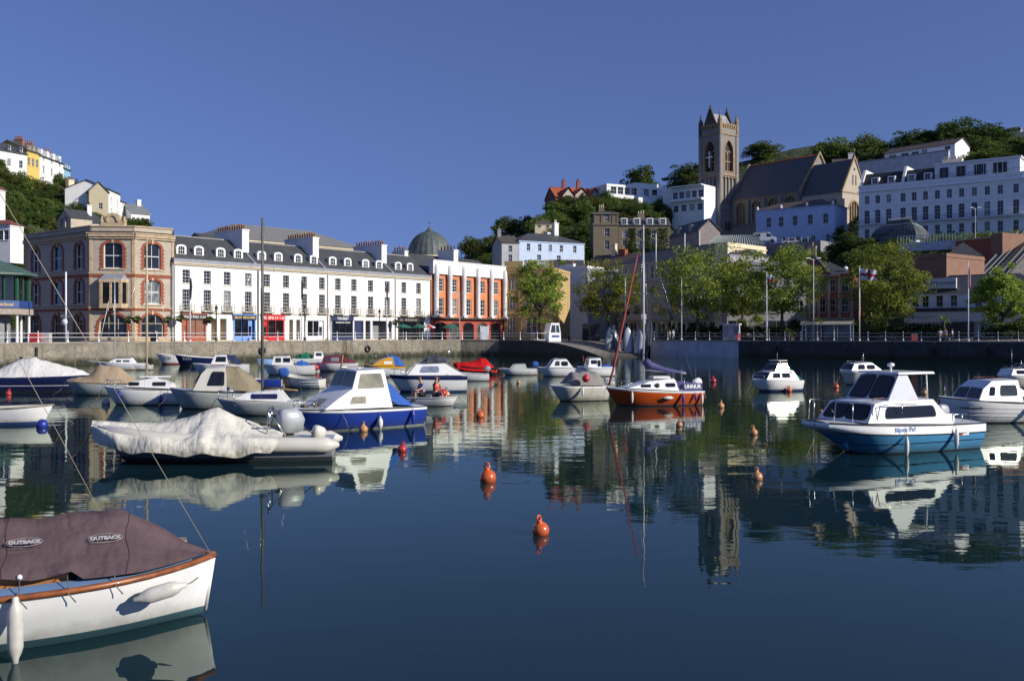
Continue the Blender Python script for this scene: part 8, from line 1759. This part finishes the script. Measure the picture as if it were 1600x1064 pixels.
vehicle('parked_car','silver car parked in front of the blue building','car',1238,212,383,-.3,[(-2.0,.3),(2.0,.3),(2.05,.75),(1.1,.9),(.5,1.4),(-1.0,1.4),(-1.7,.9),(-2.05,.8)],1.7,paint('silver',(.5,.5,.52),.25),[[(-1.4,.92),(.8,.92),(.4,1.32),(-.9,1.32)]],(-1.3,1.3)); vehicle('parked_car','dark car parked right of the silver car below the blue building','car',1262,210,384,-.3,[(-2.0,.3),(2.0,.3),(2.05,.75),(1.1,.9),(.5,1.4),(-1.0,1.4),(-1.7,.9),(-2.05,.8)],1.7,BLACKP,[[(-1.4,.92),(.8,.92),(.4,1.32),(-.9,1.32)]],(-1.3,1.3))
A, B = G(1172,219), G(1290,207); L, a_ = frame_AB(A,B); r_ = thing('parking_deck','pale retaining wall and parking deck below the blue building','wall',(A.x,A.y,PZ(380,214)-.25),a_); b = MB(); b.box(0,L,-2.5,5,-14,-.0); b.build('deck',GREYR,r_); b = MB(); [b.box(i*1.5,i*1.5+.06,-2.4,-2.34,.003,1.0) for i in range(int(L/1.5))]; b.box(0,L,-2.4,-2.34,1.003,1.06); b.build('rail',PLWHITE,r_)

for px, lab in ((1180,'iron ladder down the dark quay wall, below the second flagpole'),(1395,'iron ladder down the dark quay wall, below the tall plane tree'),(540,'iron ladder down the sunlit quay wall, below the tourist office')):
    e = edgeD(px); p = G(px, e-.16); q = G(px+2, edgeD(px+2)-.16); r_ = thing('quay_ladder', lab, 'ladder', (p.x,p.y-.06,0), math.atan2((q-p).y,(q-p).x)); b = MB()
    for x in (-.22,.22): b.tube([(x,0,-.4),(x,0,2.55),(x,.3,2.75)],.03,5)
    for i in range(9): b.tube([(-.22,0,-.1+i*.3),(.22,0,-.1+i*.3)],.022,5)
    b.build('rungs', mat('rust_iron',(.10,.06,.04),.8,.3,6), r_)
for px, lab in ((1215,'black tyre fender on the dark quay wall right of the second flagpole'),(1460,'black tyre fender on the dark quay wall below the shop'),(1545,'black tyre fender on the dark quay wall near the right edge'),(410,'black tyre fender on the sunlit quay wall below the red shop'),(575,'black tyre fender on the sunlit quay wall below the arcade')):
    e = edgeD(px); p = G(px, e-.3); r_ = thing('tyre_fender', lab, 'tyre', (p.x,p.y,1.15), -.6 if px > 1000 else .85); b = MB()
    b.grid([[((.36+.13*math.cos(t))*math.cos(a), .11*math.sin(t), (.36+.13*math.cos(t))*math.sin(a)) for t in [2*PI*k/8 for k in range(8)]] for a in [2*PI*i/18 for i in range(19)]],0,True,True); b.build('tyre', RUBBER, r_); b = MB(); b.tube([(0,0,.45),(0,.05,1.2)],.02,4); b.build('chain', IRON, r_)
# ================================================================ people
SKIN = mat('skin',(.50,.29,.20),.55,.08,8); HAIRG = mat('grey_brown_hair',(.09,.06,.045),.7,.3,20); HAIRD = mat('dark_hair',(.025,.015,.01),.6,.3,20)
def skin_mesh(name, verts, edges, m, sub=1):
    me = bpy.data.meshes.new('tmp'); me.from_pydata([v[0] for v in verts], edges, []); o = bpy.data.objects.new('tmp', me); COL.objects.link(o)
    md = o.modifiers.new('s','SKIN'); md.use_smooth_shade = True; sv_ = me.skin_vertices[0].data
    for i, v in enumerate(verts): sv_[i].radius = (v[1], v[2] if len(v) > 2 else v[1]); sv_[i].use_root = (i == 0)
    o.modifiers.new('b','SUBSURF').levels = sub; dg = bpy.context.evaluated_depsgraph_get(); dg.update(); r = bpy.data.meshes.new_from_object(o.evaluated_get(dg)); bpy.data.objects.remove(o); bpy.data.meshes.remove(me); r.name = name; r.materials.clear(); r.materials.append(m); return r
def person(label, loc, rz, J, top, bottom, hair, group=None, sc=1.0, longhair=False, sleeve=True, shorts=False):
    """J: joints pelvis, chest, neck, head, and per side shoulder, elbow, wrist, hand, hip, knee, ankle, toe (forward is +x)"""
    r_ = thing('person', label, 'person', loc, rz, group); r_.scale = (sc,sc,sc); V = []; E = []
    def add(p, r, par=None, r2=None): V.append((p, r, r2 or r)); i = len(V)-1; E.append((par,i)) if par is not None else None; return i
    pel = add(J['pelvis'],.125,None,.10); mid = add(tuple((Vector(J['pelvis'])+Vector(J['chest']))/2),.115,pel,.095); ch = add(J['chest'],.135,mid,.10); nk = add(J['neck'],.05,ch)
    hd0 = Vector(J['head']); hn = (hd0-Vector(J['neck'])).normalized(); h1 = add(tuple(hd0-hn*.03),.075,nk); add(tuple(hd0+hn*.07),.078,h1)
    for s in ('L','R'):
        sh = add(J['sh'+s],.06,ch); el = add(J['el'+s],.042,sh); wr = add(J['wr'+s],.028,el); add(J['ha'+s],.032,wr)
        hp = add(J['hi'+s],.09,pel); kn = add(J['kn'+s],.058,hp); an = add(J['an'+s],.038,kn); add(J['to'+s],.034,an)
    me = skin_mesh('body', V, E, SKIN); b = MB(); b.v = [tuple(v.co) for v in me.vertices]; b.f = [tuple(p.vertices) for p in me.polygons]; b.m = [0]*len(b.f); b.s = [True]*len(b.f)
    for s in ('L','R'):                           # fingers and thumb, slightly curled
        h = Vector(J['ha'+s]); d = (h-Vector(J['wr'+s])).normalized(); side = d.cross(Vector((0,0,1))); side = side.normalized() if side.length > .1 else Vector((0,1,0)); cur = side.cross(d)*-.5
        for k, l in enumerate((.07,.08,.075,.06)): q = h + side*(k-1.5)*.019 + d*.015; b.tube([q, q+d*l*.5+cur*l*.15, q+d*l*.8+cur*l*.7],[.010,.009,.007],5)
        q = h - side*.03 - d*.01; b.tube([q, q-side*.03+d*.03, q-side*.035+d*.06],[.011,.010,.008],5)
    f = Vector((1,0,0)); fd = (f - hn*f.dot(hn)).normalized(); 
    fx = J.get('face'); fd = Vector(fx).normalized() if fx else fd; sd = hn.cross(fd)
    b.tube([hd0+fd*.075+hn*.03, hd0+fd*.105-hn*.01],[.010,.016],6)                       # nose
    for e in (-1,1): b.ball(hd0+sd*.08*e+hn*.0,.022,6)                                   # ears
    b.build('body', SKIN, r_); b = MB()
    for e in (-1,1): b.ball(hd0+fd*.078+sd*.032*e+hn*.03,.012,6)
    b.box(-.02,.02,-.02,.02,-.004,.004); b.xf(Matrix.Translation(hd0+fd*.082-hn*.045), len(b.v)-8); b.build('eyes_and_mouth', mat('dark_features',(.05,.02,.02),.5), r_)
    bm_ = MB(); n = 12; rings = []
    for i in range(7):
        t = (PI*.62 if longhair else PI*.5)*i/6; rr = .094*math.sin(t)+.002; c = hd0+hn*(.035+.094*math.cos(t)) - fd*.018; rings.append([c + (fd*math.cos(2*PI*k/n)*.98+sd*math.sin(2*PI*k/n))*rr for k in range(n)])
    bm_.grid(rings,0,True,True); 
    if longhair: bm_.tube([hd0-fd*.07,hd0-fd*.09-hn*.12,hd0-fd*.08-hn*.2],[.07,.06,.03],8)
    bm_.build('hair', hair, r_)
    V = []; E = []; pel = add(tuple(Vector(J['pelvis'])+Vector((0,0,.04))),.137,None,.112); mid = add(tuple((Vector(J['pelvis'])+Vector(J['chest']))/2),.13,pel,.11); ch = add(J['chest'],.15,mid,.115); add(tuple(Vector(J['chest']).lerp(Vector(J['neck']),.65)),.075,ch)
    for s in ('L','R'): sh = add(J['sh'+s],.074,ch); add(tuple(Vector(J['sh'+s]).lerp(Vector(J['el'+s]),.75 if sleeve else .3)),.060,sh)
    inst('shirt', skin_mesh('shirt',V,E,top), r_); V = []; E = []; pel = add(J['pelvis'],.14,None,.115)
    for s in ('L','R'):
        hp = add(J['hi'+s],.102,pel); kn = add(tuple(Vector(J['hi'+s]).lerp(Vector(J['kn'+s]),.8 if shorts else 1)),.072,hp)
        if not shorts: add(J['an'+s],.055,kn)
    inst('shorts' if shorts else 'trousers', skin_mesh('trousers',V,E,bottom), r_); b = MB()
    for s in ('L','R'): a, t = Vector(J['an'+s]), Vector(J['to'+s]); b.tube([a+(a-t).normalized()*.05+Vector((0,0,-.03)), a.lerp(t,.5)+Vector((0,0,-.01)), t+(t-a).normalized()*.05],[.04,.048,.035],8)
    b.build('shoes', BLK, r_); return r_
def standing(step=.0, turn=0.0, arms=.0):
    return dict(pelvis=(0,0,.93),chest=(.01,0,1.25),neck=(.02,0,1.46),head=(.04,0,1.59),shL=(0,.19,1.38),elL=(-.03+arms*.1,.25,1.10),wrL=(.08+arms*.2,.25,.88+arms*.25),haL=(.12+arms*.22,.24,.81+arms*.27),shR=(0,-.19,1.38),elR=(-.05,-.25,1.10),wrR=(.02,-.26,.86),haR=(.05,-.26,.79),
      hiL=(0,.09,.86),knL=(.05+step*.5,.10,.48),anL=(step*.8,.10,.09),toL=(.13+step*.8,.11,.045),hiR=(0,-.09,.86),knR=(.03-step*.3,-.10,.48),anR=(-step*.8,-.10,.09),toR=(.13-step*.8,-.11,.045))
sit1 = dict(pelvis=(0,0,.30),chest=(.06,0,.60),neck=(.10,0,.80),head=(.16,0,.92),shL=(.05,.20,.72),elL=(.22,.30,.55),wrL=(.44,.34,.50),haL=(.52,.34,.50),shR=(.05,-.20,.72),elR=(.10,-.30,.48),wrR=(.28,-.18,.42),haR=(.34,-.14,.41),hiL=(.06,.10,.30),knL=(.44,.14,.46),anL=(.42,.14,.12),toL=(.54,.15,.08),hiR=(.06,-.10,.30),knR=(.42,-.16,.45),anR=(.44,-.14,.12),toR=(.56,-.15,.08))
sit2 = dict(pelvis=(0,0,.30),chest=(.05,0,.60),neck=(.08,0,.80),head=(.13,0,.92),shL=(.03,.18,.72),elL=(.16,.26,.50),wrL=(.34,.16,.46),haL=(.40,.14,.46),shR=(.03,-.18,.72),elR=(.24,-.30,.84),wrR=(.18,-.14,1.0),haR=(.14,-.10,1.03),hiL=(.06,.10,.30),knL=(.42,.13,.44),anL=(.45,.13,.12),toL=(.57,.14,.08),hiR=(.06,-.10,.30),knR=(.42,-.13,.44),anR=(.45,-.13,.12),toR=(.57,-.14,.08))
dm = Matrix.Translation(DINGHY.root.location) @ Matrix.Rotation(DINGHY.root.rotation_euler[2],4,'Z')
person('person in blue and white shirt and dark shorts seated in the rowing dinghy stern', dm @ Vector((-.42,-.08,.20)), PI+.55, sit1, mat('blue_white_shirt',(.28,.28,.46),.8,.3,9), mat('dark_shorts',(.02,.022,.03),.8), HAIRG, shorts=True, sc=1.1)
person('dark haired person in orange red top, hand raised to head, seated in the dinghy', dm @ Vector((.10,.14,.18)), -.5, sit2, mat('orange_red_top',(.50,.07,.035),.8,.2), mat('navy_shorts',(.03,.03,.06),.8), HAIRD, longhair=True, shorts=True, sc=1.08)
for px, back, rz, st, tp_, bt, hr, lab, lh in ((1052,1.6,2.2,.12,(.45,.52,.62),(.35,.42,.45),HAIRG,'person in a pale blue shirt and light trousers walking beside the first flagpole',False),(1046,3.0,2.4,.1,(.62,.62,.6),(.2,.2,.24),HAIRD,'person in a white shirt just left of the walker in pale blue',False),
    (1469,2.2,1.5,.1,(.60,.60,.62),(.04,.05,.09),HAIRD,'person in a white shirt, left one of the group outside the shop',True),(1477,2.8,.6,.0,(.35,.42,.52),(.05,.06,.1),HAIRG,'person in a grey blue shirt, middle one of the group outside the shop',False),(1488,2.0,2.6,.12,(.62,.63,.66),(.03,.04,.08),HAIRD,'person in a white top by the bicycle, right one of the group outside the shop',True)):
    D = edgeD(px)+back; p = G(px,D); nm = 'top_%02d' % (px % 97); person(lab, (p.x,p.y,2.2), rz, standing(st,arms=.6 if lh else 0), mat('shirt_'+str(px),tp_,.8,.1), mat('trousers_'+str(px),bt,.8,.1), hr, longhair=lh)
# bicycle leaning at the promenade railing
p = G(1480, edgeD(1480)+1.0); r_ = thing('bicycle','dark bicycle parked at the railing outside the shop','bicycle',(p.x,p.y,2.2),-.6)
for x in (-.52,.52): b = MB(); b.tube([(x+.33*math.cos(a),0,.35+.33*math.sin(a)) for a in [2*PI*i/20 for i in range(21)]],.02,5); [b.tube([(x,0,.35),(x+.32*math.cos(a),0,.35+.32*math.sin(a))],.004,3) for a in [2*PI*i/8 for i in range(8)]]; b.build('wheel',RUBBER,r_)
b = MB(); [b.tube([q,s],.018,5) for q,s in (((-.52,0,.35),(-.1,0,.32)),((-.1,0,.32),(-.2,0,.85)),((-.52,0,.35),(-.18,0,.75)),((-.1,0,.32),(.38,0,.78)),((-.18,0,.75),(.36,0,.82)),((.52,0,.35),(.34,0,.95)))]; b.build('frame',IRON,r_); b = MB(); b.box(-.34,-.08,-.07,.07,.87,.92,0,.02); b.build('saddle',BLK,r_); b = MB(); b.tube([(.3,-.25,1.0),(.34,0,.97),(.3,.25,1.0)],.014,5); b.build('handlebar',STEEL,r_)
def split_loose(o):                               # each window pane or finial of the group becomes a part of its own
    me = o.data; par = list(range(len(me.vertices)))
    def fnd(a):
        while par[a] != a: par[a] = par[par[a]]; a = par[a]
        return a
    for e in me.edges: par[fnd(e.vertices[0])] = fnd(e.vertices[1])
    comp = {}
    for p_ in me.polygons: comp.setdefault(fnd(p_.vertices[0]), []).append(p_)
    nm = {'finials': 'finial', 'tower_openings': 'louvre', 'lenses': 'lens'}.get(o.name.split('.')[0], 'window')
    for ps in comp.values():
        mb = MB()
        for p_ in ps: mb.face([me.vertices[i].co for i in p_.vertices], p_.material_index)
        mb.build(nm, list(me.materials), o.parent)
    bpy.data.objects.remove(o)
for o_ in list(COL.objects):
    if o_.type == 'MESH' and o_.name.split('.')[0] in ('nave_windows','chancel_windows','aisle_windows','tower_openings','drum_windows','finials'): split_loose(o_)
for o_ in COL.objects:
    for k_ in ('_h','_L'):
        if k_ in o_: del o_[k_]
